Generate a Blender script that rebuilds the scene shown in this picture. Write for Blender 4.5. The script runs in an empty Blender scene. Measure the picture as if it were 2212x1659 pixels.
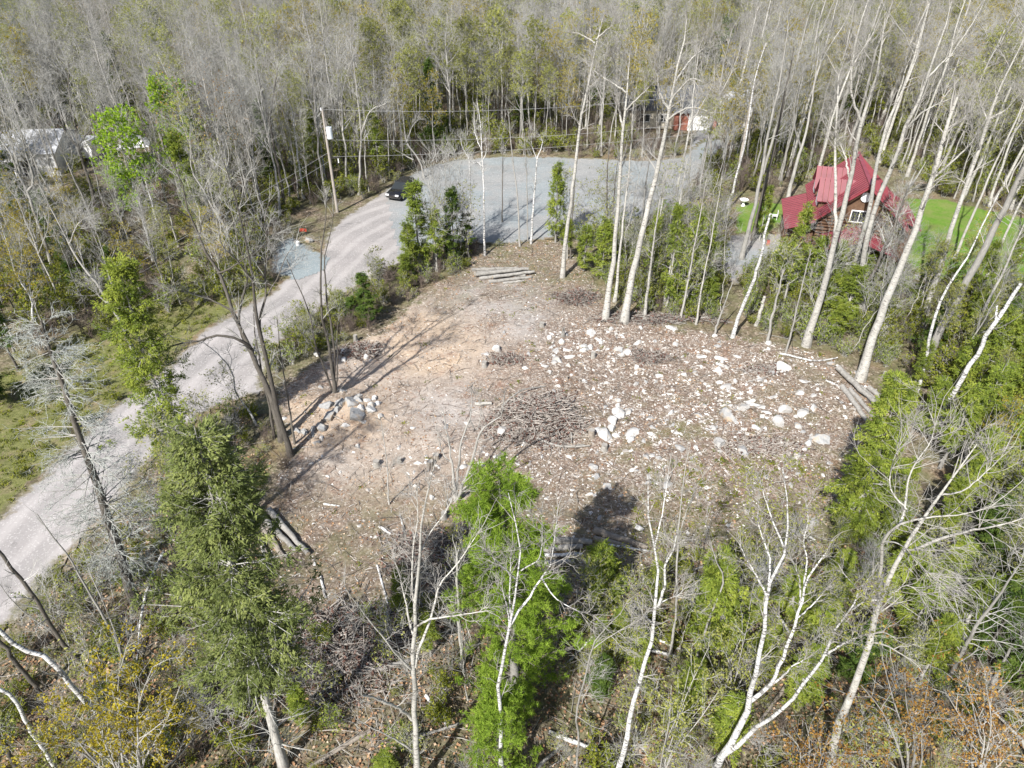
import bpy, math, random
import numpy as np
from mathutils import Vector, Matrix

# ------------------------------------------------------------------ camera, sky, sun, exposure
scene = bpy.context.scene
PITCH = math.radians(35.4); FPX = 1551.0; CAMH = 30.0
cam_data = bpy.data.cameras.new("camera"); cam = bpy.data.objects.new("camera", cam_data)
scene.collection.objects.link(cam); scene.camera = cam
cam.location = (0, 0, CAMH); cam.rotation_euler = (math.pi / 2 - PITCH, 0, 0)
cam_data.sensor_width = 36.0; cam_data.lens = FPX / 2212 * 36.0
cam_data.clip_start = 0.2; cam_data.clip_end = 6000

SUN_EL = math.radians(43); SUN_AZ = math.radians(208)      # compass bearing of the sun, +Y = north
world = bpy.data.worlds.new("World"); scene.world = world; world.use_nodes = True
wn = world.node_tree.nodes; wl = world.node_tree.links
for n in list(wn): wn.remove(n)
sky = wn.new("ShaderNodeTexSky"); sky.sky_type = 'NISHITA'; sky.sun_disc = False
sky.sun_elevation = SUN_EL; sky.sun_rotation = SUN_AZ
sky.air_density = 1.0; sky.dust_density = 1.5; sky.ozone_density = 1.0
bg = wn.new("ShaderNodeBackground"); bg.inputs['Strength'].default_value = 0.085
wo = wn.new("ShaderNodeOutputWorld")
wl.new(sky.outputs[0], bg.inputs[0]); wl.new(bg.outputs[0], wo.inputs[0])
sd = bpy.data.lights.new("sun", 'SUN'); sd.energy = 4.9; sd.angle = math.radians(0.6); sd.color = (1.0, 0.97, 0.925)
sun = bpy.data.objects.new("sun", sd); scene.collection.objects.link(sun)
sdir = Vector((math.sin(SUN_AZ) * math.cos(SUN_EL), math.cos(SUN_AZ) * math.cos(SUN_EL), math.sin(SUN_EL)))
sun.rotation_euler = sdir.to_track_quat('Z', 'Y').to_euler(); sun.location = sdir * 80
vs = scene.view_settings
vs.view_transform = 'Standard'; vs.look = 'None'; vs.gamma = 1.0; vs.use_curve_mapping = False
vs.exposure = 0.78
scene.cycles.max_bounces = 5; scene.cycles.diffuse_bounces = 3; scene.cycles.transparent_max_bounces = 4
scene.cycles.caustics_reflective = False; scene.cycles.caustics_refractive = False

# ------------------------------------------------------------------ helpers: ground and survey points
rs = np.random.RandomState(11)
cP, sP = math.cos(PITCH), math.sin(PITCH)

def gauss(x, y, cx, cy, s, a): return a * np.exp(-((x - cx) ** 2 + (y - cy) ** 2) / (2 * s * s))

def H(x, y):
    x = np.asarray(x, float); y = np.asarray(y, float)
    h = 0.10 * np.sin(x * .31 + 1.3) * np.cos(y * .27) + 0.16 * np.sin(x * .09 - .4) * np.sin(y * .075 + 2) + 0.05 * np.sin(x * .8 + y * .5) * np.sin(y * .7 - x * .3)
    h = h + gauss(x, y, -13.2, 39.3, 1.5, .75) + gauss(x, y, -10.2, 38.6, 1.0, .45) + gauss(x, y, -15.0, 36.5, 1.3, .45)
    h = h + gauss(x, y, 3.2, 37.5, 2.4, .35) + gauss(x, y, -28.5, 65.5, 1.7, .9)
    return h
def Hs(x, y): return float(H(x, y))

def ray(u, v):
    vv = (829.5 - v) / FPX
    return (u - 1106.0) / FPX, cP + sP * vv, -sP + cP * vv
def G(u, v, z=0.0):
    """ground point surveyed at a photo position (2212 wide)"""
    a, b, c = ray(u, v); t = (CAMH - z) / -c
    for _ in range(2): t = (CAMH - z - Hs(a * t, b * t)) / -c
    return a * t, b * t
def D3(u, v, Y):
    a, b, c = ray(u, v); t = Y / b
    return np.array([a * t, Y, CAMH + c * t])
def GP(pts): return np.array([G(u, v) for u, v in pts])
def pxpos(x, y, z=0.0):
    """where a world point stands in the survey, for sorting by region"""
    dy = y; dz = z - CAMH
    dep = dy * cP - dz * sP; up = dy * sP + dz * cP
    return 1106 + FPX * x / dep, 829.5 - FPX * up / dep

def in_poly(x, y, poly):
    x = np.asarray(x, float); y = np.asarray(y, float); inside = np.zeros(x.shape, bool)
    n = len(poly); j = n - 1
    for i in range(n):
        xi, yi = poly[i]; xj, yj = poly[j]
        c = ((yi > y) != (yj > y)) & (x < (xj - xi) * (y - yi) / (yj - yi + 1e-12) + xi)
        inside ^= c; j = i
    return inside
def edge_dist(x, y, poly):
    x = np.asarray(x, float); y = np.asarray(y, float); d = np.full(x.shape, 1e9); n = len(poly)
    for i in range(n):
        ax, ay = poly[i]; bx, by = poly[(i + 1) % n]
        dx, dy = bx - ax, by - ay; L = dx * dx + dy * dy + 1e-9
        t = np.clip(((x - ax) * dx + (y - ay) * dy) / L, 0, 1)
        d = np.minimum(d, np.hypot(x - ax - t * dx, y - ay - t * dy))
    return d

# ------------------------------------------------------------------ helpers: objects
C = scene.collection
def tag(o, label=None, cat=None, group=None, kind=None):
    if label: o['label'] = label
    if cat: o['category'] = cat
    if group: o['group'] = group
    if kind: o['kind'] = kind
    return o
def empty(name, loc, label=None, cat=None, group=None, rz=0.0):
    o = bpy.data.objects.new(name, None); C.objects.link(o); o.location = loc; o.rotation_euler = (0, 0, rz)
    o.empty_display_size = .3
    return tag(o, label, cat, group)
def link(name, me, parent=None):
    o = bpy.data.objects.new(name, me); C.objects.link(o)
    if parent is not None: o.parent = parent
    return o

class MB:
    """collects vertices and faces for ONE mesh"""
    def __init__(s): s.v = []; s.f = []; s.t = []; s.n = 0; s.m = []; s.sm = []
    def add(s, V, F, mat=0, tint=0.5, smooth=False):
        V = np.asarray(V, float).reshape(-1, 3); F = np.asarray(F, int)
        if len(V) == 0 or len(F) == 0: return
        s.v.append(V); s.f.append(F + s.n); s.n += len(V)
        s.t.append(np.broadcast_to(np.asarray(tint, float), (len(V),)).copy())
        s.m.append(np.full(len(F), mat)); s.sm.append(np.full(len(F), smooth))
    def box(s, x0, x1, y0, y1, z0, z1, mat=0, M=None):
        V = np.array([(x, y, z) for z in (z0, z1) for y in (y0, y1) for x in (x0, x1)], float)
        if M is not None: V = xf(M, V)
        s.add(V, [(0, 2, 3, 1), (4, 5, 7, 6), (0, 1, 5, 4), (2, 6, 7, 3), (0, 4, 6, 2), (1, 3, 7, 5)], mat)
    def mesh(s, name, mats):
        me = bpy.data.meshes.new(name)
        V = np.concatenate(s.v); me.vertices.add(len(V)); me.vertices.foreach_set('co', V.astype(np.float32).ravel())
        li = np.concatenate([f.ravel() for f in s.f]); lt = np.concatenate([np.full(len(f), f.shape[1]) for f in s.f])
        me.loops.add(len(li)); me.loops.foreach_set('vertex_index', li.astype(np.int32))
        ls = np.concatenate([[0], np.cumsum(lt)[:-1]]); me.polygons.add(len(lt)); me.polygons.foreach_set('loop_start', ls.astype(np.int32))
        for m in mats: me.materials.append(m)
        me.polygons.foreach_set('material_index', np.concatenate(s.m).astype(np.int32))
        me.polygons.foreach_set('use_smooth', np.concatenate(s.sm).astype(bool))
        a = me.attributes.new('tint', 'FLOAT', 'POINT'); a.data.foreach_set('value', np.concatenate(s.t).astype(np.float32))
        me.update(calc_edges=True)
        return me
    def build(s, name, mats, parent=None, loc=None):
        if not isinstance(mats, (list, tuple)): mats = [mats]
        o = link(name, s.mesh(name, mats), parent)
        if loc is not None: o.location = loc
        return o
def xf(M, V):
    M = np.array(M); return V @ M[:3, :3].T + M[:3, 3]

def unit(a): return a / (np.linalg.norm(a, axis=-1, keepdims=True) + 1e-9)

def tubes(mb, P, R, sides=4, mat=0, tint=0.5, smooth=True, cap=False):
    P = np.asarray(P, float); R = np.asarray(R, float)
    if P.ndim == 2: P = P[None]; R = R[None]
    N, m, _ = P.shape
    if N == 0: return
    T = unit(np.gradient(P, axis=1)); Dv = unit(P[:, -1] - P[:, 0])
    ref = np.where(np.abs(Dv[:, 2:3]) > .7, np.array([[1., 0, 0]]), np.array([[0, 0, 1.]]))[:, None, :]
    A = unit(np.cross(T, ref)); B = np.cross(T, A)
    an = np.arange(sides) * 2 * math.pi / sides
    V = P[:, :, None, :] + R[:, :, None, None] * (np.cos(an)[None, None, :, None] * A[:, :, None, :] + np.sin(an)[None, None, :, None] * B[:, :, None, :])
    base = (np.arange(N) * m * sides)[:, None, None] + (np.arange(m - 1) * sides)[None, :, None]
    j = np.arange(sides)[None, None, :]; j2 = (j + 1) % sides
    F = np.stack([base + j, base + j2, base + j2 + sides, base + j + sides], -1).reshape(-1, 4)
    if np.ndim(tint): tint = np.repeat(np.asarray(tint), m * sides)
    mb.add(V.reshape(-1, 3), F, mat, tint, smooth)

def grow(rn, P, R, k, t0, t1, L, ang, m=4, grav=0., wander=.12, rr=.5, taper=.3, flat=0., rmax=9., rmin=.006, tp=1.0):
    """children of a set of branches: k on each, between t0 and t1 of its length"""
    N, n, _ = P.shape
    par = np.repeat(np.arange(N), k); K = len(par)
    t = t0 + (t1 - t0) * rn.rand(K) ** tp
    f = t * (n - 1); i = np.clip(f.astype(int), 0, n - 2); fr = (f - i)[:, None]
    b = P[par, i] * (1 - fr) + P[par, i + 1] * fr
    r = R[par, i] * (1 - fr[:, 0]) + R[par, i + 1] * fr[:, 0]
    tan = unit(P[par, i + 1] - P[par, i])
    q = rn.randn(K, 3); q[:, 2] *= (1 - flat); perp = unit(np.cross(np.cross(tan, q), tan))
    a = (ang + rn.randn(K) * .16)[:, None]
    d = unit(tan * np.cos(a) + perp * np.sin(a))
    Ls = (L(t) if callable(L) else np.full(K, L)) * rn.uniform(.6, 1.25, K)
    out = np.zeros((K, m, 3)); out[:, 0] = b; p = b
    g = np.array([0, 0, grav])
    for s in range(1, m):
        d = unit(d + rn.randn(K, 3) * wander + g); p = p + d * (Ls / (m - 1))[:, None]; out[:, s] = p
    r0 = np.clip(r * rr, rmin, rmax)
    Rr = r0[:, None] * np.linspace(1, taper, m)[None]
    return out, Rr, t

def leaves(mb, rn, c, size, mat=0, up=.4, tint=None, tri=True, stretch=1.6):
    """little leaf-sized faces at the points c"""
    N = len(c)
    if N == 0: return
    nrm = unit(rn.randn(N, 3) + np.array([0, 0, up * 2])); a = unit(np.cross(nrm, rn.randn(N, 3))); b = np.cross(nrm, a)
    s = (size * rn.uniform(.6, 1.3, N))[:, None]
    if tint is None: tint = rn.rand(N)
    if tri:
        V = np.stack([c - a * s * .5, c + a * s * .5, c + b * s * stretch], 1); F = np.arange(N * 3).reshape(-1, 3); k = 3
    else:
        V = np.stack([c - b * s * stretch * .5, c + a * s * .5, c + b * s * stretch * .5, c - a * s * .5], 1); F = np.arange(N * 4).reshape(-1, 4); k = 4
    mb.add(V.reshape(-1, 3), F, mat, np.repeat(tint, k))

def along(rn, P, k, t0=.2, t1=1., jit=.05):
    N, n, _ = P.shape; par = np.repeat(np.arange(N), k); t = rn.uniform(t0, t1, len(par)) * (n - 1)
    i = np.clip(t.astype(int), 0, n - 2); fr = (t - i)[:, None]
    return P[par, i] * (1 - fr) + P[par, i + 1] * fr + rn.randn(len(par), 3) * jit, par

# ------------------------------------------------------------------ helpers: materials
class NT:
    def __init__(s, name):
        s.m = bpy.data.materials.new(name); s.m.use_nodes = True; s.t = s.m.node_tree; s.n = s.t.nodes; s.l = s.t.links
        s.b = s.n['Principled BSDF']; s.b.inputs['Roughness'].default_value = .9; s.b.inputs['Specular IOR Level'].default_value = .15
        s.out = s.n['Material Output']
    def new(s, ty, **kw):
        n = s.n.new(ty)
        for k, v in kw.items(): setattr(n, k, v)
        return n
    def set(s, n, i, v):
        if isinstance(v, bpy.types.NodeSocket): s.l.new(v, n.inputs[i])
        else:
            if isinstance(v, (tuple, list)) and len(v) == 3 and n.inputs[i].type == 'RGBA': v = (*v, 1)
            n.inputs[i].default_value = v
    def pos(s): return s.new('ShaderNodeNewGeometry').outputs['Position']
    def obj(s): return s.new('ShaderNodeTexCoord').outputs['Object']
    def rand(s): return s.new('ShaderNodeObjectInfo').outputs['Random']
    def attr(s, name='tint'): return s.new('ShaderNodeAttribute', attribute_name=name).outputs['Fac']
    def scale(s, vec, sc):
        n = s.new('ShaderNodeMapping'); s.set(n, 'Vector', vec); n.inputs['Scale'].default_value = sc; return n.outputs[0]
    def noise(s, vec, sc, det=4, rough=.6, col=False, dist=0.):
        n = s.new('ShaderNodeTexNoise'); s.set(n, 'Vector', vec); n.inputs['Scale'].default_value = sc
        n.inputs['Detail'].default_value = det; n.inputs['Roughness'].default_value = rough; n.inputs['Distortion'].default_value = dist
        return n.outputs['Color' if col else 'Fac']
    def voro(s, vec, sc, out='Color', feat='F1'):
        n = s.new('ShaderNodeTexVoronoi', feature=feat); s.set(n, 'Vector', vec); n.inputs['Scale'].default_value = sc; return n.outputs[out]
    def ramp(s, f, stops, interp='LINEAR'):
        n = s.new('ShaderNodeValToRGB'); s.set(n, 0, f); e = n.color_ramp.elements; n.color_ramp.interpolation = interp
        while len(e) < len(stops): e.new(.5)
        for el, (p, c) in zip(e, stops):
            el.position = p; el.color = (c, c, c, 1) if not isinstance(c, tuple) else (*c, 1)
        return n.outputs[0]
    def mix(s, f, a, b, mode='MIX'):
        n = s.new('ShaderNodeMix', data_type='RGBA', blend_type=mode)
        s.set(n, 0, f); s.set(n, 6, a); s.set(n, 7, b); return n.outputs[2]
    def math(s, op, a, b=0., c=None):
        n = s.new('ShaderNodeMath', operation=op); s.set(n, 0, a); s.set(n, 1, b)
        if c is not None: s.set(n, 2, c)
        return n.outputs[0]
    def sepx(s, c, ch=0): n = s.new('ShaderNodeSeparateColor'); s.set(n, 0, c); return n.outputs[ch]
    def bump(s, h, st=.5, dist=.05):
        n = s.new('ShaderNodeBump'); s.set(n, 'Height', h); n.inputs['Strength'].default_value = st; n.inputs['Distance'].default_value = dist
        s.l.new(n.outputs[0], s.b.inputs['Normal'])
    def col(s, c): s.set(s.b, 'Base Color', c); return s
    def rough(s, r): s.b.inputs['Roughness'].default_value = r; return s

def m_plain(name, c, rough=.8, var=.12, sc=6., metal=0., spec=.3):
    t = NT(name); n = t.noise(t.obj(), sc, 5)
    d = tuple(max(0, x * (1 - var)) for x in c); e = tuple(min(1, x * (1 + var)) for x in c)
    t.col(t.ramp(n, [(.3, d), (.7, e)])); t.rough(rough); t.b.inputs['Metallic'].default_value = metal; t.b.inputs['Specular IOR Level'].default_value = spec
    return t.m
def m_bark(name, a, b, dark, sc=(6, 6, 1.2), marks=.0, rv=.25):
    """bark: vertical grain, dark scars, each tree a little different"""
    t = NT(name); p = t.obj(); n = t.noise(t.scale(p, sc), 3, 6, .65)
    c = t.ramp(n, [(.3, a), (.7, b)])
    if marks > 0:
        k = t.noise(t.scale(p, (2.2, 2.2, 9)), 1.6, 3, .7); c = t.mix(t.ramp(k, [(.6 - marks * .12, 0.), (.64 - marks * .12, .9)]), c, dark)
        k2 = t.noise(t.scale(p, (1.2, 1.2, .9)), 1.3, 2); c = t.mix(t.ramp(k2, [(.55, 0.), (.75, .55)]), c, dark)
    else:
        k = t.noise(t.scale(p, (1, 1, .5)), 1.7, 3); c = t.mix(t.ramp(k, [(.5, 0.), (.75, .6)]), c, dark)
    if marks > 0: c = t.mix(t.ramp(t.noise(t.scale(p, (1, 1, .35)), 1.1, 3), [(.42, 0.), (.7, .5)]), c, tuple(x * .55 for x in a))
    r = t.rand(); v = t.new('ShaderNodeMapRange'); t.set(v, 0, r); v.inputs[3].default_value = 1 - rv; v.inputs[4].default_value = 1 + rv
    h = t.new('ShaderNodeHueSaturation'); t.set(h, 'Color', c); t.l.new(v.outputs[0], h.inputs['Value']); t.col(h.outputs[0])
    t.bump(n, .6, .03); return t.m
def m_leaf(name, a, b, c3, trans=.35, rv=.15):
    """foliage: colour differs from clump to clump, some light comes through"""
    t = NT(name); f = t.attr('tint'); c = t.ramp(f, [(.0, a), (.5, b), (1., c3)])
    v = t.new('ShaderNodeMapRange'); t.set(v, 0, t.rand()); v.inputs[3].default_value = 1 - rv; v.inputs[4].default_value = 1 + rv
    h = t.new('ShaderNodeHueSaturation'); t.set(h, 'Color', c); t.l.new(v.outputs[0], h.inputs['Value'])
    d = t.new('ShaderNodeBsdfDiffuse'); tr = t.new('ShaderNodeBsdfTranslucent'); t.set(d, 0, h.outputs[0]); t.set(tr, 0, h.outputs[0])
    mx = t.new('ShaderNodeMixShader'); mx.inputs[0].default_value = trans; t.l.new(d.outputs[0], mx.inputs[1]); t.l.new(tr.outputs[0], mx.inputs[2])
    t.l.new(mx.outputs[0], t.out.inputs[0]); t.n.remove(t.b); return t.m
# ------------------------------------------------------------------ ground materials
def litter(t, p):
    v = t.voro(t.mix(.04, p, t.noise(p, 7, 3, col=True)), 8.5); f = t.sepx(v, 0)
    c = t.ramp(f, [(0, (.07, .052, .036)), (.25, (.15, .12, .085)), (.5, (.22, .17, .125)), (.72, (.20, .175, .13)), (.9, (.33, .265, .205)), (1, (.45, .38, .31))])
    g = t.noise(p, .33, 6, .7); c = t.mix(t.ramp(g, [(.38, 0.), (.58, .75)]), c, (.13, .135, .06))
    g2 = t.noise(p, .9, 8, .75); c = t.mix(t.ramp(g2, [(.36, .75), (.5, 0.)]), c, (.055, .042, .03))
    g3 = t.noise(p, .21, 5); c = t.mix(t.ramp(g3, [(.52, 0.), (.7, .4)]), c, (.27, .17, .105))
    return c
def ground_bump(t, p, st=.7):
    n = t.noise(p, 7, 8, .75); t.bump(n, st, .08)

t = NT('forest_floor'); p = t.pos(); t.col(litter(t, p)); ground_bump(t, p); M_FLOOR = t.m

t = NT('cleared_soil'); p = t.pos(); ed = t.attr()
v = t.sepx(t.voro(t.mix(.05, p, t.noise(p, 6, 3, col=True)), 11), 0)
base = t.ramp(v, [(0, (.10, .07, .055)), (.3, (.235, .17, .125)), (.6, (.305, .235, .18)), (.85, (.41, .35, .29)), (1, (.60, .56, .52))])
fine = t.noise(p, 5, 9, .8); base = t.mix(t.ramp(fine, [(.40, .85), (.56, 0.)]), base, (.12, .09, .07))
pale = t.noise(p, .35, 7, .66); base = t.mix(t.math('MULTIPLY', t.attr('pale'), t.ramp(pale, [(.36, .15), (.54, 1.)])), base, t.ramp(fine, [(.3, (.27, .24, .22)), (.7, (.48, .45, .425))]))
sand = t.noise(p, .35, 5, .6)
mk = t.attr('sand'); base = t.mix(t.math('MULTIPLY', mk, t.ramp(sand, [(.3, .3), (.55, 1.)])), base, t.ramp(fine, [(.3, (.38, .28, .195)), (.7, (.56, .455, .35))]))
red = t.noise(p, .75, 8, .72); base = t.mix(t.ramp(red, [(.54, 0.), (.66, .55)]), base, t.ramp(v, [(0, (.12, .06, .035)), (1, (.33, .165, .10))]))
moss = t.noise(p, .5, 8, .7); mk2 = t.attr('moss'); base = t.mix(t.math('MULTIPLY', mk2, t.ramp(moss, [(.48, 0.), (.64, .6)])), base, (.15, .155, .055))
base = t.mix(t.math('MULTIPLY', t.attr('near'), t.ramp(t.noise(p, .45, 7, .7), [(.38, .2), (.56, .95)])), base, litter(t, p))
e2 = t.math('ADD', ed, t.math('MULTIPLY', t.math('SUBTRACT', t.noise(p, .8, 7, .7), .5), 5.))
c = t.mix(t.ramp(e2, [(.15, 0.), (.6, 1.)]), litter(t, p), base)
t.col(c); t.bump(t.noise(p, 6, 9, .8), .9, .1); M_CLEAR = t.m

def gravel(name, a, b, edge_mix=.5, tracks=False):
    t = NT(name); p = t.pos(); ed = t.attr()
    f = t.noise(p, 9, 8, .8); c = t.ramp(f, [(.3, a), (.7, b)])
    pa = t.noise(p, .14, 5, .6); c = t.mix(t.ramp(pa, [(.4, 0.), (.65, .45)]), c, tuple(x * .8 for x in a))
    pb = t.noise(p, .17, 7, .65); c = t.mix(t.ramp(pb, [(.44, 0.), (.58, .6)]), c, (.33, .305, .295) if tracks else (.225, .265, .28)); pk = t.noise(p, .8, 6, .7); c = t.mix(t.ramp(pk, [(.56, 0.), (.68, .45)]), c, tuple(x * .62 for x in a))
    if tracks:
        tr = t.attr('track'); w = t.noise(p, .25, 3)
        s = t.math('SINE', t.math('ADD', t.math('MULTIPLY', tr, 3.1), t.math('MULTIPLY', w, 2.2)))
        c = t.mix(t.ramp(s, [(.0, 0.), (.9, .4)]), c, (.46, .43, .415))
        s2 = t.math('SINE', t.math('ADD', t.math('MULTIPLY', tr, 17.), t.math('MULTIPLY', w, 2.)))
        c = t.mix(t.ramp(s2, [(.2, 0.), (1., .08)]), c, (.23, .21, .205))
    sp = t.sepx(t.voro(p, 14), 0); c = t.mix(t.ramp(sp, [(.86, 0.), (.97, .5)]), c, (.52, .50, .48))
    e2 = t.math('ADD', ed, t.math('MULTIPLY', t.math('SUBTRACT', t.noise(p, 1.1, 7, .7), .5), 2.6))
    c = t.mix(t.ramp(e2, [(.1, 0.), (.55, 1.)]), litter(t, p), c)
    t.col(c); t.bump(f, .35, .03); return t.m
M_ROAD = gravel('road_gravel', (.245, .23, .222), (.35, .33, .32), tracks=True)
M_TURN = gravel('turning_gravel', (.225, .23, .228), (.325, .325, .32))
M_PAD = gravel('blue_gravel', (.20, .235, .245), (.28, .315, .325))
M_DRIVE = gravel('drive_gravel', (.24, .225, .215), (.36, .34, .33))

t = NT('lawn_grass'); p = t.pos(); f = t.noise(p, 5, 9, .8); c = t.ramp(f, [(.3, (.07, .15, .018)), (.7, (.15, .27, .035))])
c = t.mix(t.ramp(t.noise(p, .45, 8, .7), [(.42, 0.), (.62, .7)]), c, (.21, .22, .08)); e2 = t.math('ADD', t.attr(), t.math('MULTIPLY', t.math('SUBTRACT', t.noise(p, .7, 6, .7), .5), 3.))
t.col(t.mix(t.ramp(e2, [(.1, 0.), (.6, 1.)]), litter(t, p), c)); t.bump(f, .8, .08); M_LAWN = t.m
t = NT('mossy_verge'); p = t.pos(); f = t.noise(p, 4, 9, .8)
c = t.ramp(f, [(.25, (.07, .065, .03)), (.5, (.15, .16, .055)), (.75, (.28, .25, .13))])
c = t.mix(t.ramp(t.noise(p, .6, 6), [(.5, 0.), (.7, .7)]), c, t.ramp(f, [(.3, (.18, .13, .09)), (.7, (.36, .28, .20))]))
e2 = t.math('ADD', t.attr(), t.math('MULTIPLY', t.math('SUBTRACT', t.noise(p, .6, 6, .7), .5), 4.))
t.col(t.mix(t.ramp(e2, [(.1, 0.), (.6, 1.)]), litter(t, p), c)); t.bump(f, .9, .1); M_VERGE = t.m

# ------------------------------------------------------------------ the ground and everything lying flush on it
gx = np.unique(np.concatenate([np.linspace(-60, 60, 161), np.linspace(-320, 320, 161), [-3500, -1500, -700, 700, 1500, 3500]]))
gy = np.unique(np.concatenate([np.linspace(-20, 110, 174), np.linspace(110, 420, 78), [-400, -150, 600, 1200, 2500, 5000]]))
XX, YY = np.meshgrid(gx, gy); nx = len(gx); fade = np.clip((420 - np.hypot(XX, YY)) / 100, 0, 1)
V = np.stack([XX, YY, H(XX, YY) * fade - .05], -1).reshape(-1, 3)
i = (np.arange(len(gy) - 1)[:, None] * nx + np.arange(nx - 1)[None]).ravel()
mb = MB(); mb.add(V, np.stack([i, i + 1, i + nx + 1, i + nx], 1), 0, .5, True)
tag(mb.build('ground', M_FLOOR), 'brown leaf-littered forest floor under the trees', kind='structure')

def sheet(name, poly, mat, lift, step, label, extra=None, rough=0., merge=()):
    poly = np.asarray(poly, float); x0, y0 = poly.min(0) - step; x1, y1 = poly.max(0) + step
    xs = np.arange(x0, x1 + step, step); ys = np.arange(y0, y1 + step, step); X, Y = np.meshgrid(xs, ys); n = len(xs)
    jx = rs.uniform(-.3, .3, X.shape) * step; jy = rs.uniform(-.3, .3, X.shape) * step; X = X + jx; Y = Y + jy
    ins = in_poly(X, Y, poly); ed = edge_dist(X, Y, poly) * np.where(ins, 1, -1)
    for Q in merge: ed = np.maximum(ed, edge_dist(X, Y, Q) * np.where(in_poly(X, Y, Q), 1, -1))
    Z = H(X, Y) + lift + rs.uniform(-1, 1, X.shape) * rough * np.clip(ed, 0, 1)
    i = (np.arange(len(ys) - 1)[:, None] * n + np.arange(n - 1)[None]).ravel(); q = np.stack([i, i + 1, i + n + 1, i + n], 1)
    keep = (ins.ravel()[q].sum(1) >= 2); q = q[keep]; used = np.unique(q); rm = np.full(X.size, -1); rm[used] = np.arange(len(used))
    V = np.stack([X, Y, Z], -1).reshape(-1, 3)[used]; mb = MB(); mb.add(V, rm[q], 0, ed.ravel()[used], True)
    o = mb.build(name, mat); tag(o, label, kind='structure')
    if extra:
        for k, fn in extra.items():
            a = o.data.attributes.new(k, 'FLOAT', 'POINT'); a.data.foreach_set('value', fn(V[:, 0], V[:, 1]).astype(np.float32))
    return o

TURN = [(835, 415), (868, 388), (915, 362), (985, 344), (1100, 338), (1200, 339), (1300, 343), (1400, 347), (1470, 340), (1500, 318), (1520, 300), (1560, 300), (1570, 318), (1530, 345), (1510, 380), (1470, 430), (1400, 474), (1300, 497), (1170, 520), (1100, 530), (1040, 527), (960, 528), (900, 548), (870, 560), (850, 480)]
PAD = [(575, 590), (590, 545), (600, 522), (632, 512), (690, 545), (710, 560), (690, 590), (640, 605)]
ROAD_L = [(0, 1115), (70, 1045), (150, 966), (233, 886), (277, 855), (367, 786), (433, 716), (500, 678), (580, 636), (617, 600), (665, 580), (690, 556), (705, 505), (740, 470), (790, 438), (835, 408), (870, 390), (930, 370)]
ROAD_R = [(985, 500), (925, 540), (875, 565), (830, 592), (770, 622), (722, 655), (633, 718), (580, 768), (567, 850), (483, 873), (433, 902), (347, 978), (300, 1020), (253, 1088), (167, 1175), (83, 1268), (33, 1335), (0, 1362)]
pl = GP(ROAD_L); pr = GP(ROAD_R)
P_ROAD = np.concatenate([[pl[0] + (pl[0] - pl[2]) * 5], pl, pr, [pr[-1] + (pr[-1] - pr[-3]) * 5]])
P_TURN = GP(TURN)
rc = np.array([G(u, v) for u, v in [(-40, 1290), (60, 1190), (200, 1040), (300, 940), (400, 850), (470, 780), (560, 700), (640, 650), (700, 590), (790, 510), (850, 480), (930, 450)]])
def track(x, y):
    """signed distance across the road from its middle line"""
    best = np.full(x.shape, 1e9); sg = np.zeros(x.shape)
    for a, b in zip(rc[:-1], rc[1:]):
        d = b - a; L = np.hypot(*d); tt = np.clip(((x - a[0]) * d[0] + (y - a[1]) * d[1]) / L ** 2, 0, 1)
        px, py = x - a[0] - tt * d[0], y - a[1] - tt * d[1]; dd = np.hypot(px, py); s = np.sign(d[0] * py - d[1] * px)
        m = dd < best; best = np.where(m, dd, best); sg = np.where(m, s * dd, sg)
    return sg
VERGE1 = [(-200, 900), (60, 780), (180, 700), (320, 640), (430, 600), (520, 600), (600, 600), (590, 640), (500, 685), (433, 722), (367, 790), (277, 862), (233, 892), (150, 972), (70, 1050), (0, 1122), (-200, 1300)]
sheet('grass_verge', GP(VERGE1), M_VERGE, .0, .5, 'mossy yellow-green grass verge along the far side of the gravel road', rough=.06)
sheet('gravel_pad', GP(PAD), M_PAD, .06, .3, 'blue-grey crushed stone pad at the road side', merge=(P_ROAD,))
sheet('gravel_road', P_ROAD, M_ROAD, .03, .45, 'pale grey gravel road with wheel tracks running to the turning circle', {'track': track}, merge=(GP(TURN), GP(PAD)))
sheet('turning_circle', P_TURN, M_TURN, .05, .5, 'wide blue-grey gravel turning circle at the end of the road', merge=(P_ROAD,))
CLEAR = [(1160, 518), (1215, 525), (1262, 570), (1300, 640), (1330, 690), (1400, 690), (1480, 712), (1560, 722), (1660, 738), (1750, 757), (1840, 795), (1905, 850), (1930, 905), (1880, 960), (1830, 1040), (1800, 1120), (1740, 1180), (1650, 1215), (1520, 1230), (1400, 1250), (1280, 1290), (1100, 1290), (950, 1300), (800, 1330), (700, 1350), (610, 1290), (565, 1160), (590, 1050), (625, 975), (600, 910), (585, 860), (640, 805), (700, 772), (790, 730), (850, 690), (905, 640), (960, 600), (1000, 578), (1040, 545), (1100, 522)]
P_CLEAR = GP(CLEAR)
sb = np.array([G(*q) for q in [(900, 740), (960, 760), (820, 690), (740, 860), (680, 900), (760, 910), (880, 1010)]])
def sandf(x, y): return np.clip(sum(gauss(x, y, a, b, s, w) for (a, b), s, w in zip(sb, [3.6, 3, 3.5, 2, 2, 2, 3.2], [.9, .7, .6, 1, 1, .8, .6])), 0, 1)
mc = np.array([G(*q) for q in [(1650, 1080), (1500, 1120), (1700, 960), (1480, 1000)]])
def mossf(x, y): return np.clip(sum(gauss(x, y, a, b, 5., .55) for a, b in mc), 0, 1)
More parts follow.
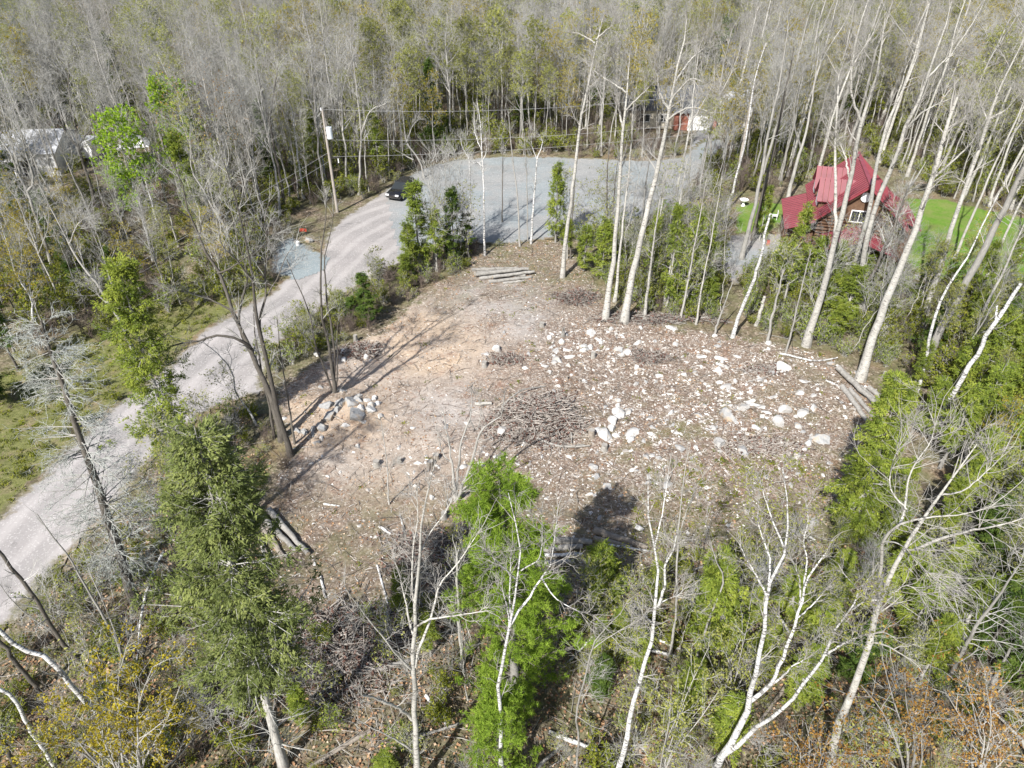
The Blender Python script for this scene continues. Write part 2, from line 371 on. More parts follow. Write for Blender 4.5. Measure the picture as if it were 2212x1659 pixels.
pc = np.array([G(*q) for q in [(1100, 640), (1040, 670), (970, 705), (890, 720), (820, 720), (960, 760), (820, 800), (850, 860), (930, 860), (780, 960), (860, 950), (1120, 700), (1000, 900), (740, 1000), (900, 1010)]])
def palef(x, y): return np.clip(sum(gauss(x, y, a, b, s, w) for (a, b), s, w in zip(pc, [2.6, 2.8, 3, 3, 2.6, 3, 2.6, 2.6, 2.4, 2, 2, 2, 2.2, 1.8, 2], [.9, .9, .9, .9, .8, .7, .7, .7, .6, .7, .7, .6, .4, .5, .4])), 0, 1) + .06
def nearf(x, y):
    u, v = pxpos(x, y); return np.clip((v - 1000) / 150, 0, 1) * .9 + np.clip(gauss(u, v, 1120, 545, 70, 1.) + gauss(u, v, 960, 620, 40, .8) + gauss(u, v, 1230, 590, 50, .8) + gauss(u, v, 1750, 780, 60, .6), 0, .9) * np.clip((1000 - v) / 60, 0, 1)
sheet('cleared_lot', P_CLEAR, M_CLEAR, .03, .22, 'cleared building lot of brown soil, wood chips and pale sand', {'sand': sandf, 'moss': mossf, 'pale': palef, 'near': nearf}, rough=.045)
LAWN_R = GP([(1955, 426), (2041, 431), (2130, 452), (2230, 472), (2360, 500), (2360, 650), (2200, 640), (2090, 620), (1980, 600), (1935, 545)])
LAWN_L = GP([(1590, 440), (1662, 436), (1715, 443), (1700, 475), (1665, 503), (1578, 508)])
sheet('lawn', LAWN_R, M_LAWN, .04, .5, 'bright green lawn to the right of the red-roofed house', rough=.04)
sheet('lawn', LAWN_L, M_LAWN, .04, .4, 'small bright green lawn patch left of the red-roofed house', rough=.04)
sheet('lawn', GP([(1408, 468), (1425, 405), (1452, 395), (1470, 420), (1462, 470)]), M_LAWN, .04, .4, 'narrow green grass strip at the edge of the turning circle', rough=.04)
P_DRIVE = GP([(1545, 590), (1556, 545), (1575, 508), (1665, 503), (1745, 500), (1745, 540), (1670, 560), (1610, 590), (1590, 620)])
sheet('driveway', P_DRIVE, M_DRIVE, .05, .3, 'grey gravel driveway in front of the red-roofed house')
sheet('driveway', GP([(1478, 338), (1490, 306), (1505, 275), (1560, 272), (1560, 300), (1540, 345)]), M_DRIVE, .02, .4, 'grey gravel driveway climbing to the brick bungalow')
sheet('lawn', GP([(-260, 330), (-120, 230), (0, 205), (60, 235), (70, 290), (-30, 320)]), M_LAWN, .03, 1., 'far lawn behind the white metal-roofed building')
# ------------------------------------------------------------------ bark, twig and leaf materials
M_BARK = m_bark('grey_bark', (.23, .22, .20), (.42, .405, .375), (.085, .075, .06), marks=0)
M_BARKD = m_bark('dark_bark', (.075, .066, .056), (.165, .15, .13), (.04, .035, .03), marks=0)
M_ASPEN = m_bark('aspen_bark', (.33, .32, .29), (.54, .52, .475), (.12, .11, .10), sc=(3, 3, 4), marks=.3, rv=.12)
M_BIRCH = m_bark('birch_bark', (.52, .51, .49), (.74, .735, .72), (.07, .065, .06), sc=(3, 3, 7), marks=.62, rv=.1)
M_TWIG = m_bark('grey_twig', (.29, .285, .26), (.45, .44, .415), (.16, .15, .13), marks=0)
M_TWIGP = m_bark('pale_twig', (.27, .255, .23), (.42, .40, .37), (.17, .16, .145), marks=0, rv=.1)
M_TWIGB = m_bark('brown_twig', (.13, .10, .085), (.22, .18, .15), (.08, .06, .05), marks=0)
M_LICH = m_bark('lichen_twig', (.36, .38, .35), (.54, .56, .52), (.2, .2, .18), marks=0)
L_CEDAR = m_leaf('cedar_leaf', (.085, .12, .025), (.20, .26, .043), (.35, .39, .07), .35)
L_OLD = m_leaf('dull_cedar_leaf', (.08, .10, .035), (.165, .20, .065), (.29, .32, .11), .35)
L_DARK = m_leaf('spruce_leaf', (.03, .06, .016), (.075, .125, .028), (.15, .20, .04), .3)
L_PINE = m_leaf('pine_leaf', (.13, .21, .03), (.255, .375, .05), (.38, .49, .08), .45, .08)
L_BRIGHT = m_leaf('young_green_leaf', (.17, .30, .02), (.29, .43, .035), (.42, .54, .07), .5, .08)
L_YELLOW = m_leaf('yellow_bud', (.20, .17, .02), (.38, .31, .03), (.50, .42, .06), .45, .1)
L_LIME = m_leaf('lime_bud', (.19, .205, .05), (.31, .325, .08), (.43, .43, .14), .45, .2)
L_ORANGE = m_leaf('orange_bud', (.24, .12, .035), (.38, .21, .055), (.44, .30, .09), .4, .15)
L_RED = m_leaf('red_bud', (.30, .06, .03), (.42, .10, .05), (.45, .17, .08), .4, .1)
L_SHRUB = m_leaf('shrub_leaf', (.09, .11, .02), (.19, .22, .03), (.31, .31, .05), .4)

def trunk_line(rn, h, lean=(0, 0), m=12, wob=.12, crook=0.):
    t = np.linspace(0, 1, m); w = np.cumsum(rn.randn(m, 2), 0) * wob * np.sqrt(h / 15.) * .5; w -= w[0]
    P = np.stack([lean[0] * t + w[:, 0], lean[1] * t + w[:, 1], h * t], 1)
    if crook: P[:, 0] += crook * np.sin(t * math.pi * 1.3); P[:, 1] += crook * .6 * np.cos(t * math.pi * 1.7) - crook * .6
    return P

def deciduous(seed, h, r, clear=.4, bark=None, twig=None, leaf=None, nleaf=0, lsize=.07, k1=20, L=.26, ang=.72, up=.10, k=(5, 3, 2), lean=(0, 0), wob=.14, tw=.009, leafup=.4, fork=0, sides=7, tri=True):
    """trunk mesh and crown mesh of a leafless or budding broadleaf tree"""
    rn = np.random.RandomState(seed); T = trunk_line(rn, h, lean, 14, wob)[None]; s = np.linspace(0, 1, 14)
    R = (r * ((1 - s) ** .85 * .93 + .07) + r * .5 * np.exp(-s * 30))[None]; R[:, 0] *= 1.1
    T[0, 0, 2] = -.3
    tb = MB(); tubes(tb, T, R, sides, 0, .5)
    stems = T; SR = R
    if fork:
        F_, FR, _ = grow(rn, T, R, fork, clear * .75, clear + .2, lambda t: h * (1 - t) * .95, .3, 9, .05, .07, .72, .12)
        tubes(tb, F_, FR, 5, 0); stems = F_; SR = FR
    cb = MB()
    B1, R1, _ = grow(rn, T, R, k1, clear, .98, lambda t: h * L * (1.15 - t) + .5, ang, 6, up, .12, .5, .2, rmax=r * .42)
    if fork:
        Bf, Rf, _ = grow(rn, stems, SR, max(3, k1 // 3), .2, .97, lambda t: h * L * .7 * (1.15 - t) + .4, ang, 6, up, .12, .5, .2, rmax=r * .35)
        B1 = np.concatenate([B1, Bf]); R1 = np.concatenate([R1, Rf])
    tubes(cb, B1, R1, 4, 0)
    B2, R2, _ = grow(rn, B1, R1, k[0], .2, .97, lambda t: h * L * .42 * (1.1 - t) + .3, .7, 4, up * .7, .16, .55, .3, rmin=tw * 1.1); tubes(cb, B2, R2, 3, 0)
    B3, R3, _ = grow(rn, B2, R2, k[1], .25, 1, lambda t: .75 + 0 * t, .65, 3, up * .6, .15, .6, .4, rmin=tw); tubes(cb, B3, R3, 3, 0)
    E = B3
    if k[2]:
        B4, R4, _ = grow(rn, B3, R3, k[2], .3, 1, lambda t: .42 + 0 * t, .6, 2, 0, .1, .6, .5, rmin=tw * .8); tubes(cb, B4, R4, 3, 0); E = B4
    if nleaf:
        kk = max(1, int(nleaf / len(E))); sel = E if nleaf >= len(E) else E[rn.permutation(len(E))[:nleaf]]
        c, _ = along(rn, sel, kk, .5, 1, .06); leaves(cb, rn, c, lsize, 1, leafup, tri=tri)
    return tb.mesh('trunk', [bark]), cb.mesh('crown', [twig, leaf or twig])

def conifer(seed, h, w, r, clear=.12, k1=70, k2=9, nspr=6, lsz=.1, leaf=None, bark=None, twig=None, droop=-.05, gaps=.15, shape=.75, deadlow=14, lean=(0, 0), clump=4, full=.3, lift=.12):
    """trunk and crown of a cedar, hemlock or spruce: sprays of leaf-sized faces on real branches, with gaps"""
    rn = np.random.RandomState(seed); T = trunk_line(rn, h, lean, 12, .07)[None]; s = np.linspace(0, 1, 12); T[0, 0, 2] = -.3
    R = (r * ((1 - s) ** .9 * .95 + .05) + r * .35 * np.exp(-s * 25))[None]; tb = MB(); tubes(tb, T, R, 7, 0)
    cb = MB()
    prof = lambda t: w * 1.08 * (1.04 - t) ** shape * np.clip((t - clear) / .18 + full, .3, 1) * (1 + .25 * np.sin(t * 41 + seed)) * (.55 + .6 * rn.rand(len(t)))
    B1, R1, t1 = grow(rn, T, R, k1, clear, .985, prof, 1.35, 6, droop, .07, .35, .2, rmax=.045, rmin=.012)
    B1[:, :, 2] += (np.linspace(0, 1, 6) ** 2)[None] * lift * np.linalg.norm(B1[:, -1] - B1[:, 0], axis=1)[:, None]
    if gaps: keep = rn.rand(len(B1)) > gaps; B1 = B1[keep]; R1 = R1[keep]
    tubes(cb, B1, R1, 4, 0)
    B2, R2, _ = grow(rn, B1, R1, k2, .15, 1, lambda t: .22 * w * (1.15 - t) + .28, .8, 4, droop * .6, .12, .6, .3, flat=.65, rmin=.007); tubes(cb, B2, R2, 3, 0)
    c, par = along(rn, B2, nspr, .15, 1.02, .07)
    ct = rn.rand(len(B1)); tint0 = np.clip(np.repeat(ct, k2)[par] * .55 + rn.rand(len(B2))[par] * .4 + rn.rand(len(c)) * .15, 0, 1)
    cc = np.repeat(c, clump, 0) + rn.randn(len(c) * clump, 3) * np.array([lsz * .7, lsz * .7, lsz * .4]); dd = unit(B2[:, -1] - B2[:, 0])[np.repeat(par, clump)]; ti = np.clip(np.repeat(tint0, clump) + rn.randn(len(cc)) * .1, 0, 1)
    dd = unit(dd + rn.randn(*dd.shape) * .45 + np.array([0, 0, -.15])); sdv = unit(np.cross(dd, np.array([0, 0, 1.]) + rn.randn(*dd.shape) * .35)); ln = (lsz * 2.1 * rn.uniform(.6, 1.3, len(cc)))[:, None]
    cb.add(np.stack([cc - sdv * ln * .2, cc + sdv * ln * .2, cc + dd * ln], 1).reshape(-1, 3), np.arange(len(cc) * 3).reshape(-1, 3), 1, np.repeat(ti, 3))
    if deadlow:
        D1, RD, _ = grow(rn, T, R, deadlow, .06, clear + .12, w * .5, 1.45, 4, -.04, .12, .2, .2, rmax=.02, rmin=.01); tubes(cb, D1, RD, 3, 0)
        D2, RD2, _ = grow(rn, D1, RD, 5, .2, 1, .35, .7, 3, 0, .15, .5, .3, rmin=.006); tubes(cb, D2, RD2, 3, 0)
    return tb.mesh('trunk', [bark]), cb.mesh('crown', [twig, leaf])

def pine(seed, h, w, r, clear=.12, k1=60, leaf=None, lsz=.16, nt=8, lean=(0, 0), tuft=9):
    rn = np.random.RandomState(seed); T = trunk_line(rn, h, lean, 12, .05)[None]; s = np.linspace(0, 1, 12); T[0, 0, 2] = -.3
    R = (r * ((1 - s) ** .9 * .95 + .05) + r * .4 * np.exp(-s * 28))[None]; tb = MB(); tubes(tb, T, R, 9, 0)
    cb = MB(); prof = lambda t: w * (1.05 - t) ** .42 * np.clip((t - clear) / .2 + .6, .5, 1) * (1 + .3 * np.sin(t * 33 + seed))
    B1, R1, _ = grow(rn, T, R, k1, clear, .97, prof, 1.2, 6, .05, .06, .35, .25, rmax=.06, rmin=.014); tubes(cb, B1, R1, 4, 0)
    B2, R2, _ = grow(rn, B1, R1, 8, .25, 1, lambda t: .25 * w * (1.15 - t) + .3, .7, 4, .06, .12, .6, .35, flat=.5, rmin=.008); tubes(cb, B2, R2, 3, 0)
    c, par = along(rn, B2, nt, .35, 1.03, .08)
    N = len(c); d = unit(rn.randn(N, tuft, 3) + np.array([0, 0, .7])); e = c[:, None] + d * (lsz * rn.uniform(.7, 1.25, (N, tuft, 1)))
    sd_ = unit(np.cross(d, rn.randn(N, tuft, 3))) * .013; b = np.broadcast_to(c[:, None], e.shape)
    V = np.stack([b - sd_, b + sd_, e + sd_ * .4], 2).reshape(-1, 3); ti = np.clip(rn.rand(len(B2))[par][:, None] * .6 + rn.rand(N, tuft) * .4, 0, 1)
    cb.add(V, np.arange(len(V)).reshape(-1, 3), 1, np.repeat(ti.ravel(), 3))
    return tb.mesh('trunk', [M_BARK]), cb.mesh('crown', [M_BARKD, leaf])

def dead_conifer(seed, h, w, r, lean=(0, 0), k1=60, mat=None):
    rn = np.random.RandomState(seed); T = trunk_line(rn, h, lean, 12, .08)[None]; s = np.linspace(0, 1, 12); T[0, 0, 2] = -.3
    R = (r * ((1 - s) ** .8 * .85 + .15) + r * .4 * np.exp(-s * 25))[None]; tb = MB(); tubes(tb, T, R, 7, 0)
    cb = MB(); B1, R1, _ = grow(rn, T, R, k1, .12, .99, lambda t: w * (1.15 - t * .75) * np.clip(t * 3, .4, 1), 1.45, 6, -.03, .09, .3, .25, rmax=.035, rmin=.014); tubes(cb, B1, R1, 4, 0)
    B2, R2, _ = grow(rn, B1, R1, 9, .25, 1, lambda t: .7 + 0 * t, .75, 4, -.05, .14, .6, .3, flat=.5, rmin=.009); tubes(cb, B2, R2, 3, 1)
    B3, R3, _ = grow(rn, B2, R2, 4, .2, 1, lambda t: .25 + 0 * t, .9, 2, -.15, .3, .6, .5, rmin=.008); tubes(cb, B3, R3, 3, 1)
    return tb.mesh('trunk', [M_BARKD]), cb.mesh('crown', [M_BARK, mat or M_LICH])

def shrub(seed, h, n=9, leaf=None, nleaf=300, lsz=.06, twig=None, spread=.5):
    rn = np.random.RandomState(seed); S = np.zeros((n, 5, 3)); a = rn.rand(n) * 6.28; s = np.linspace(0, 1, 5)
    hh = h * rn.uniform(.5, 1., n); sp = spread * h * rn.rand(n)
    S[:, :, 0] = np.cos(a)[:, None] * sp[:, None] * s ** 1.3 + rn.randn(n, 1) * .1; S[:, :, 1] = np.sin(a)[:, None] * sp[:, None] * s ** 1.3 + rn.randn(n, 1) * .1
    S[:, :, 2] = hh[:, None] * s - .05; S[:, 1:, :2] += rn.randn(n, 4, 2) * .05 * h; R = np.full((n, 5), .014) * np.linspace(1, .5, 5) * (h / 1.5) ** .5
    mb = MB(); tubes(mb, S, R, 3, 0); B, RB, _ = grow(rn, S, R, 5, .25, 1, h * .3, .6, 3, .1, .2, .6, .4, rmin=.007); tubes(mb, B, RB, 3, 0)
    B2, RB2, _ = grow(rn, B, RB, 3, .3, 1, h * .15, .6, 2, .05, .2, .6, .4, rmin=.006); tubes(mb, B2, RB2, 3, 0)
    if nleaf: c, _ = along(rn, B2, max(1, nleaf // len(B2)), .3, 1, .05); leaves(mb, rn, c, lsz, 1, .5)
    return mb.mesh('shrub', [twig or M_TWIG, leaf or M_TWIG])

def place_tree(name, meshes, loc, rz, sc, label, cat, group=None, names=('trunk', 'crown'), tilt=None):
    e = empty(name, loc, label, cat, group, rz); e.scale = (sc, sc, sc)
    if tilt: e.rotation_euler = (tilt[0], tilt[1], rz)
    for nm, me in zip(names, meshes): link(nm, me, e)
    return e

# prototypes (mesh data shared by many trees)
MA = M_ASPEN
GREY = [deciduous(s, h, r, cl, M_BARK, M_TWIG, k1=k1, L=L, ang=a, up=u, wob=w, fork=f) for s, h, r, cl, k1, L, a, u, w, f in [
    (1, 15, .115, .42, 20, .24, .72, .10, .16, 0), (2, 16, .14, .38, 16, .25, .68, .12, .2, 3), (3, 13, .085, .45, 18, .20, .6, .14, .16, 0),
    (4, 17, .15, .45, 18, .26, .8, .08, .22, 2), (5, 12, .08, .35, 18, .24, .7, .12, .2, 0)]]
PALE = [deciduous(s, h, r, cl, M_ASPEN, M_TWIGP, k1=k1, L=L, ang=a, up=u, wob=.15, k=(4, 3, 2)) for s, h, r, cl, k1, L, a, u in [
    (11, 18, .14, .55, 16, .22, .8, .08), (12, 16, .11, .5, 16, .2, .7, .12)]]
BUDY = [deciduous(s, h, .095, .36, M_BARK, M_TWIG, lf, nl, .095, 18, .24, .72, .1, k=(5, 4, 1), wob=.17) for s, h, lf, nl in [
    (21, 14, L_LIME, 4200), (22, 15, L_YELLOW, 2600), (23, 13, L_ORANGE, 700), (24, 14, L_LIME, 2200)]]
BIRCHP = [deciduous(s, h, .085, .4, M_BIRCH, M_TWIGP, k1=14, L=.2, ang=.6, up=.13, k=(4, 4, 2), wob=.25, fork=f) for s, h, f in [(31, 14, 0), (32, 15, 2)]]
BRIGHTP = [deciduous(s, h, .09, .3, M_BIRCH, M_TWIG, L_BRIGHT, 7500, .14, 26, .30, .65, .1, k=(5, 5, 2), wob=.15, tri=False) for s, h in [(41, 13), (42, 12)]]
CEDARP = [conifer(51, 8, 1.5, .12, .12, 80, 8, 6, .075, L_CEDAR, M_BARK, M_TWIG, gaps=.25, shape=1.0), conifer(52, 6, 1.25, .09, .1, 62, 8, 6, .07, L_CEDAR, M_BARK, M_TWIG, gaps=.3, shape=1.0),
          conifer(53, 10, 1.7, .13, .25, 76, 8, 6, .08, L_CEDAR, M_BARK, M_TWIG, gaps=.35, shape=.9)]
SPRUCEP = [conifer(61, 13, 2.1, .16, .1, 85, 9, 6, .10, L_DARK, M_BARKD, M_BARKD, shape=.9), conifer(62, 9, 1.6, .11, .15, 70, 8, 6, .09, L_DARK, M_BARKD, M_BARKD, gaps=.3),
           conifer(63, 15, 2.3, .18, .35, 70, 9, 6, .11, L_DARK, M_BARKD, M_BARKD, gaps=.3, shape=.6)]
SAP = [deciduous(s, h, .032, .25, b, M_TWIG, lf, nl, .075, 12, .22, .7, .1, k=(4, 3, 0), wob=.2, tw=.008, sides=4) for s, h, b, lf, nl in [
    (71, 5.5, M_BARK, None, 0), (72, 4.5, M_BARK, L_LIME, 500), (73, 7, M_ASPEN, None, 0), (74, 6, M_BARK, L_LIME, 800)]]
SHRUBS = [shrub(81, 1.3, 10, L_SHRUB, 900, .07), shrub(82, 1.8, 12, None, 0, twig=M_TWIGB), shrub(83, .8, 10, L_LIME, 400, .05), shrub(84, 1.6, 12, L_CEDAR, 700, .07), shrub(85, 2.4, 10, L_SHRUB, 1100, .075, spread=.4), shrub(86, 1.4, 14, None, 0, twig=M_TWIGB)]
# ------------------------------------------------------------------ trees built one by one where the survey puts them
def smooth(P, k=4):
    P = np.asarray(P, float); Q = np.concatenate([[2 * P[0] - P[1]], P, [2 * P[-1] - P[-2]]]); out = []
    for i in range(1, len(Q) - 2):
        a, b, c, d = Q[i - 1:i + 3]
        for s in np.arange(k) / k: out.append(.5 * (2 * b + (c - a) * s + (2 * a - 5 * b + 4 * c - d) * s * s + (3 * b - a - 3 * c + d) * s ** 3))
    out.append(P[-1]); return np.array(out)
def resample(P, R, m):
    d = np.concatenate([[0], np.cumsum(np.linalg.norm(np.diff(P, axis=0), axis=1))]); s = np.linspace(0, d[-1], m)
    return np.stack([np.interp(s, d, P[:, i]) for i in range(3)], 1), np.interp(s, d, R)
seedc = [500]; EXTRA = []; TR = [];  AG_ = 'tall pale aspens along the far right edge of the lot'
def traced(name, label, cat, stems, bark, twig, tw=None, group=None, basev=None, leaf=None, lf=0, lsz=.07, flare=.5):
    """stems: (survey points, width at start, width at end, depth at start, depth at end); the first one is the trunk and starts at its foot"""
    seedc[0] += 1; rn = np.random.RandomState(seedc[0]); u0, v0 = stems[0][0][0]
    bx, by = G(u0, v0); bz = Hs(bx, by); S = []; SR = []
    for k, st in enumerate(stems):
        pts, w0, w1 = st[:3]; d0, d1 = (st[3], st[4]) if len(st) > 3 else (0, 0)
        w0 *= 1.04 if group == AG_ else .9; w1 = w1 * (.55 if w1 <= 4 and tw else .9); n = len(pts); P = np.array([D3(u, v, by + d0 + (d1 - d0) * i / max(1, n - 1)) for i, (u, v) in enumerate(pts)])
        if k == 0: P[0] = (bx, by, bz - .25)
        dep = P[:, 1] * cP - (P[:, 2] - CAMH) * sP; R = np.linspace(w0, w1, n) / 2 * dep / FPX
        P = smooth(P); R = np.interp(np.linspace(0, 1, len(P)), np.linspace(0, 1, n), R)
        P, R = resample(P, R, 16)
        P[1:-1] += rn.randn(14, 3) * np.minimum(.035, R[1:-1, None] * .35)
        if k == 0: R = R * (1 + flare * np.exp(-np.arange(16) * 1.1))
        S.append(P); SR.append(R)
    org = np.array([bx, by, bz]); S = np.array(S) - org; SR = np.array(SR)
    tb = MB(); tubes(tb, S[:1], SR[:1], 10, 0, .5); cb = MB()
    if len(S) > 1: tubes(cb, S[1:], SR[1:], 8, 0, .5)
    if tw:
        k1, t0, L, ang, kk = tw[:5]; up = tw[5] if len(tw) > 5 else .1
        B, RB, _ = grow(rn, S, SR, k1, t0, .99, lambda t: L * (1.2 - t * .7), ang, 6, up, .15, .42, .25, rmax=.05, rmin=.013); tubes(cb, B, RB, 4, 1)
        B2, RB2, _ = grow(rn, B, RB, kk[0], .2, 1, lambda t: L * .45 * (1.2 - t) + .2, .7, 4, up * .7, .18, .6, .3, rmin=.0085); tubes(cb, B2, RB2, 3, 1); E = B2
        B3, RB3, _ = grow(rn, B2, RB2, kk[1], .2, 1, .5 if L > 1.2 else .35, .65, 3, up * .4, .16, .6, .4, rmin=.006); tubes(cb, B3, RB3, 3, 1); E = B3
        tips, rt, _ = grow(rn, S, SR, 3, .93, 1, L * .8, .35, 5, up, .15, .8, .25, rmin=.012); tubes(cb, tips, rt, 4, 1)
        if lf: c, _ = along(rn, E, lf, .3, 1, .06); leaves(cb, rn, c, lsz, 2, .4, tri=False)
    e = empty(name, org, label, cat, group); tb.build('trunk', bark, e)
    if cb.n: cb.build('crown', [bark, twig, leaf or twig], e)
    if label == 'x': TR.append((e, 'tall forked pale aspen', bx, by, 1))
    return e

HB = 'birches standing at the near edge of the lot'
traced('bare_tree', 'big silvery-grey bare tree with long forked left limb, just left of the green pine', 'tree', [
    ([(903, 1700), (900, 1656), (895, 1539), (894, 1439), (895, 1356), (900, 1273), (907, 1189), (914, 1106), (928, 1050), (938, 1005)], 16, 3),
    ([(894, 1450), (862, 1418), (837, 1389), (787, 1326), (757, 1286), (737, 1256)], 6, 2, 0, -1.5),
    ([(890, 1555), (862, 1530), (837, 1519), (805, 1506), (780, 1501)], 8, 5, 0, -1.2), ([(888, 1620), (850, 1595), (800, 1570), (760, 1549)], 6, 3, 0, -.8),
    ([(897, 1354), (930, 1338), (970, 1331), (1010, 1326), (1054, 1319)], 6, 3, 0, -1), ([(897, 1440), (908, 1390), (924, 1356), (940, 1300), (954, 1256), (990, 1216), (1020, 1170), (1047, 1129)], 8, 2, 0, 1.2),
    ([(892, 1370), (882, 1330), (872, 1280), (862, 1240), (850, 1206)], 6, 2, 0, 1), ([(897, 1340), (890, 1260), (893, 1180), (903, 1120), (900, 1060)], 5, 2, 0, .8),
    ([(905, 1200), (930, 1150), (960, 1110), (985, 1060)], 4, 1.5, 0, 1)], M_ASPEN, M_TWIGP, (7, .35, 1.2, .8, (4, 3), .1), HB)
traced('birch_tree', 'tall slim birch whose stem runs up in front of the green pine and forks', 'tree', [
    ([(1083, 1720), (1084, 1656), (1080, 1606), (1084, 1556), (1077, 1473), (1090, 1423), (1100, 1353), (1110, 1306), (1117, 1256), (1124, 1189), (1112, 1120), (1098, 1065)], 12, 3),
    ([(1101, 1352), (1118, 1325), (1137, 1299), (1155, 1270), (1170, 1246), (1187, 1223), (1198, 1165), (1204, 1106)], 8, 2, 0, 1.3), ([(1170, 1248), (1190, 1280), (1210, 1299), (1245, 1318), (1284, 1329)], 4, 1.2, 1, 0),
    ([(1100, 1350), (1096, 1310), (1090, 1295), (1086, 1275)], 4, 2), ([(1113, 1250), (1095, 1232), (1070, 1210), (1048, 1188)], 4, 1.5, 0, -1), ([(1126, 1232), (1145, 1220), (1166, 1204), (1172, 1150), (1168, 1100)], 4, 1.5, 0, -.8),
    ([(1102, 1345), (1101, 1290), (1102, 1240), (1104, 1200)], 5, 2, 0, .6)], M_BIRCH, M_TWIGP, (7, .4, 1.1, .7, (4, 3), .1), HB)
traced('birch_tree', 'white birch with two upright tops between the green pine and the triple birch', 'tree', [
    ([(1328, 1715), (1337, 1656), (1357, 1573), (1370, 1506), (1397, 1423), (1410, 1356), (1417, 1289), (1422, 1249), (1414, 1189), (1402, 1123), (1398, 1075), (1400, 1050)], 14, 3),
    ([(1414, 1180), (1424, 1140), (1432, 1100), (1440, 1050), (1446, 1012)], 5, 2, 0, .6), ([(1422, 1310), (1437, 1260), (1437, 1223), (1454, 1189), (1460, 1165), (1463, 1145)], 7, 4, 0, -.4), ([(1412, 1350), (1400, 1338), (1388, 1325)], 5, 4, 0, -.4),
    ([(1418, 1310), (1440, 1295), (1465, 1285), (1480, 1270)], 3, 1, 0, .5)], M_BIRCH, M_TWIGP, (7, .45, .9, .7, (4, 3), .1), HB)
traced('birch_tree', 'large white birch splitting into three spreading stems in the right foreground', 'tree', [
    ([(1535, 1700), (1552, 1656), (1585, 1599), (1610, 1543), (1622, 1506), (1622, 1480), (1635, 1433), (1648, 1373), (1655, 1289), (1662, 1262), (1688, 1223), (1698, 1173), (1702, 1106), (1698, 1055), (1690, 1010)], 18, 3),
    ([(1621, 1515), (1640, 1500), (1662, 1483), (1682, 1439), (1708, 1373), (1716, 1346), (1728, 1313), (1736, 1290), (1738, 1262), (1756, 1232), (1775, 1206), (1790, 1185), (1798, 1166)], 11, 3, 0, 1.6),
    ([(1568, 1628), (1610, 1592), (1642, 1566), (1688, 1536), (1742, 1469), (1782, 1413), (1802, 1359), (1842, 1313), (1850, 1283), (1885, 1239)], 12, 3, 0, -1.6),
    ([(1783, 1415), (1815, 1394), (1845, 1379), (1872, 1369)], 6, 3, -1, -1.8), ([(1655, 1285), (1635, 1246), (1612, 1206), (1598, 1176)], 6, 2, 0, .8), ([(1692, 1179), (1675, 1139), (1662, 1106), (1648, 1062), (1640, 1030)], 5, 2, 0, .5),
    ([(1704, 1365), (1688, 1340), (1675, 1325)], 6, 5, 1, .6), ([(1728, 1310), (1728, 1256), (1718, 1225), (1707, 1203)], 5, 2, 1, .3), ([(1737, 1270), (1742, 1210), (1736, 1170), (1745, 1125), (1742, 1080)], 5, 1.5, 1.4, 2.4),
    ([(1650, 1490), (1690, 1462), (1710, 1440), (1742, 1423)], 7, 3, .4, 0), ([(1842, 1315), (1870, 1298), (1895, 1288)], 5, 3, -1.2, -2), ([(1660, 1265), (1664, 1210), (1650, 1170), (1636, 1120), (1640, 1085)], 5, 2, 0, 1.2), ([(1722, 1335), (1752, 1310), (1770, 1290), (1783, 1275)], 4, 2, 1, 1.8)],
    M_BIRCH, M_TWIGP, (9, .4, .9, .75, (4, 3), .08), HB, leaf=L_LIME, lf=2, lsz=.05)
traced('poplar_tree', 'cream-barked poplar with wide drooping bare crown leaning right, beside the triple birch', 'tree', [
    ([(1782, 1690), (1795, 1640), (1815, 1556), (1842, 1489), (1875, 1399), (1892, 1333), (1905, 1293), (1925, 1239), (1952, 1189), (1978, 1146), (2008, 1100), (2040, 1055), (2085, 1000), (2110, 960)], 21, 4),
    ([(1903, 1290), (1899, 1249), (1905, 1189), (1909, 1164), (1935, 1139), (1975, 1124), (2030, 1116), (2090, 1109), (2150, 1090)], 10, 3, 0, -2), ([(1975, 1187), (2042, 1161), (2100, 1146), (2142, 1139), (2212, 1119), (2260, 1100)], 8, 3, 0, -1.5),
    ([(1937, 1139), (1952, 1110), (1958, 1060), (1972, 1010), (2010, 955), (2020, 915)], 7, 2, -.6, .6), ([(1913, 1170), (1935, 1172), (1962, 1190), (1980, 1215), (2010, 1240)], 4, 1.5, 0, -1.4), ([(1958, 1100), (1925, 1060), (1925, 1010), (1945, 960)], 4, 1.5, -.4, .8),
    ([(1895, 1330), (1915, 1300), (1950, 1266), (1975, 1270), (2000, 1285)], 4, 1.5, 0, -1), ([(2030, 1070), (2080, 1060), (2130, 1020), (2165, 985)], 5, 1.5, 0, 1)], M_ASPEN, M_TWIGP, (8, .45, 1.9, .75, (5, 3), .02), HB)
traced('dead_tree', 'thin dead grey spruce leaning right among dark evergreens at lower right', 'tree', [
    ([(2050, 1480), (2062, 1440), (2090, 1385), (2125, 1330), (2155, 1290), (2185, 1245), (2205, 1215)], 12, 4)], M_BARK, M_TWIG, (34, .1, 2.2, 1.3, (4, 2), -.04))
traced('dead_tree', 'pale crooked dead branch-like snag at the lower right edge', 'tree', [([(2240, 1650), (2212, 1607), (2180, 1570), (2150, 1540), (2134, 1520), (2140, 1508)], 8, 4)], M_ASPEN, M_TWIGP)
LG = 'trees leaning over the lower left corner'
traced('bare_tree', 'dark slim tree leaning left across the gravel road at lower left', 'tree', [
    ([(205, 1462), (150, 1405), (117, 1366), (80, 1300), (50, 1256), (15, 1215), (-25, 1165), (-60, 1120)], 11, 7)], M_BARKD, M_TWIG, (5, .4, 1.5, .7, (3, 3)), LG)
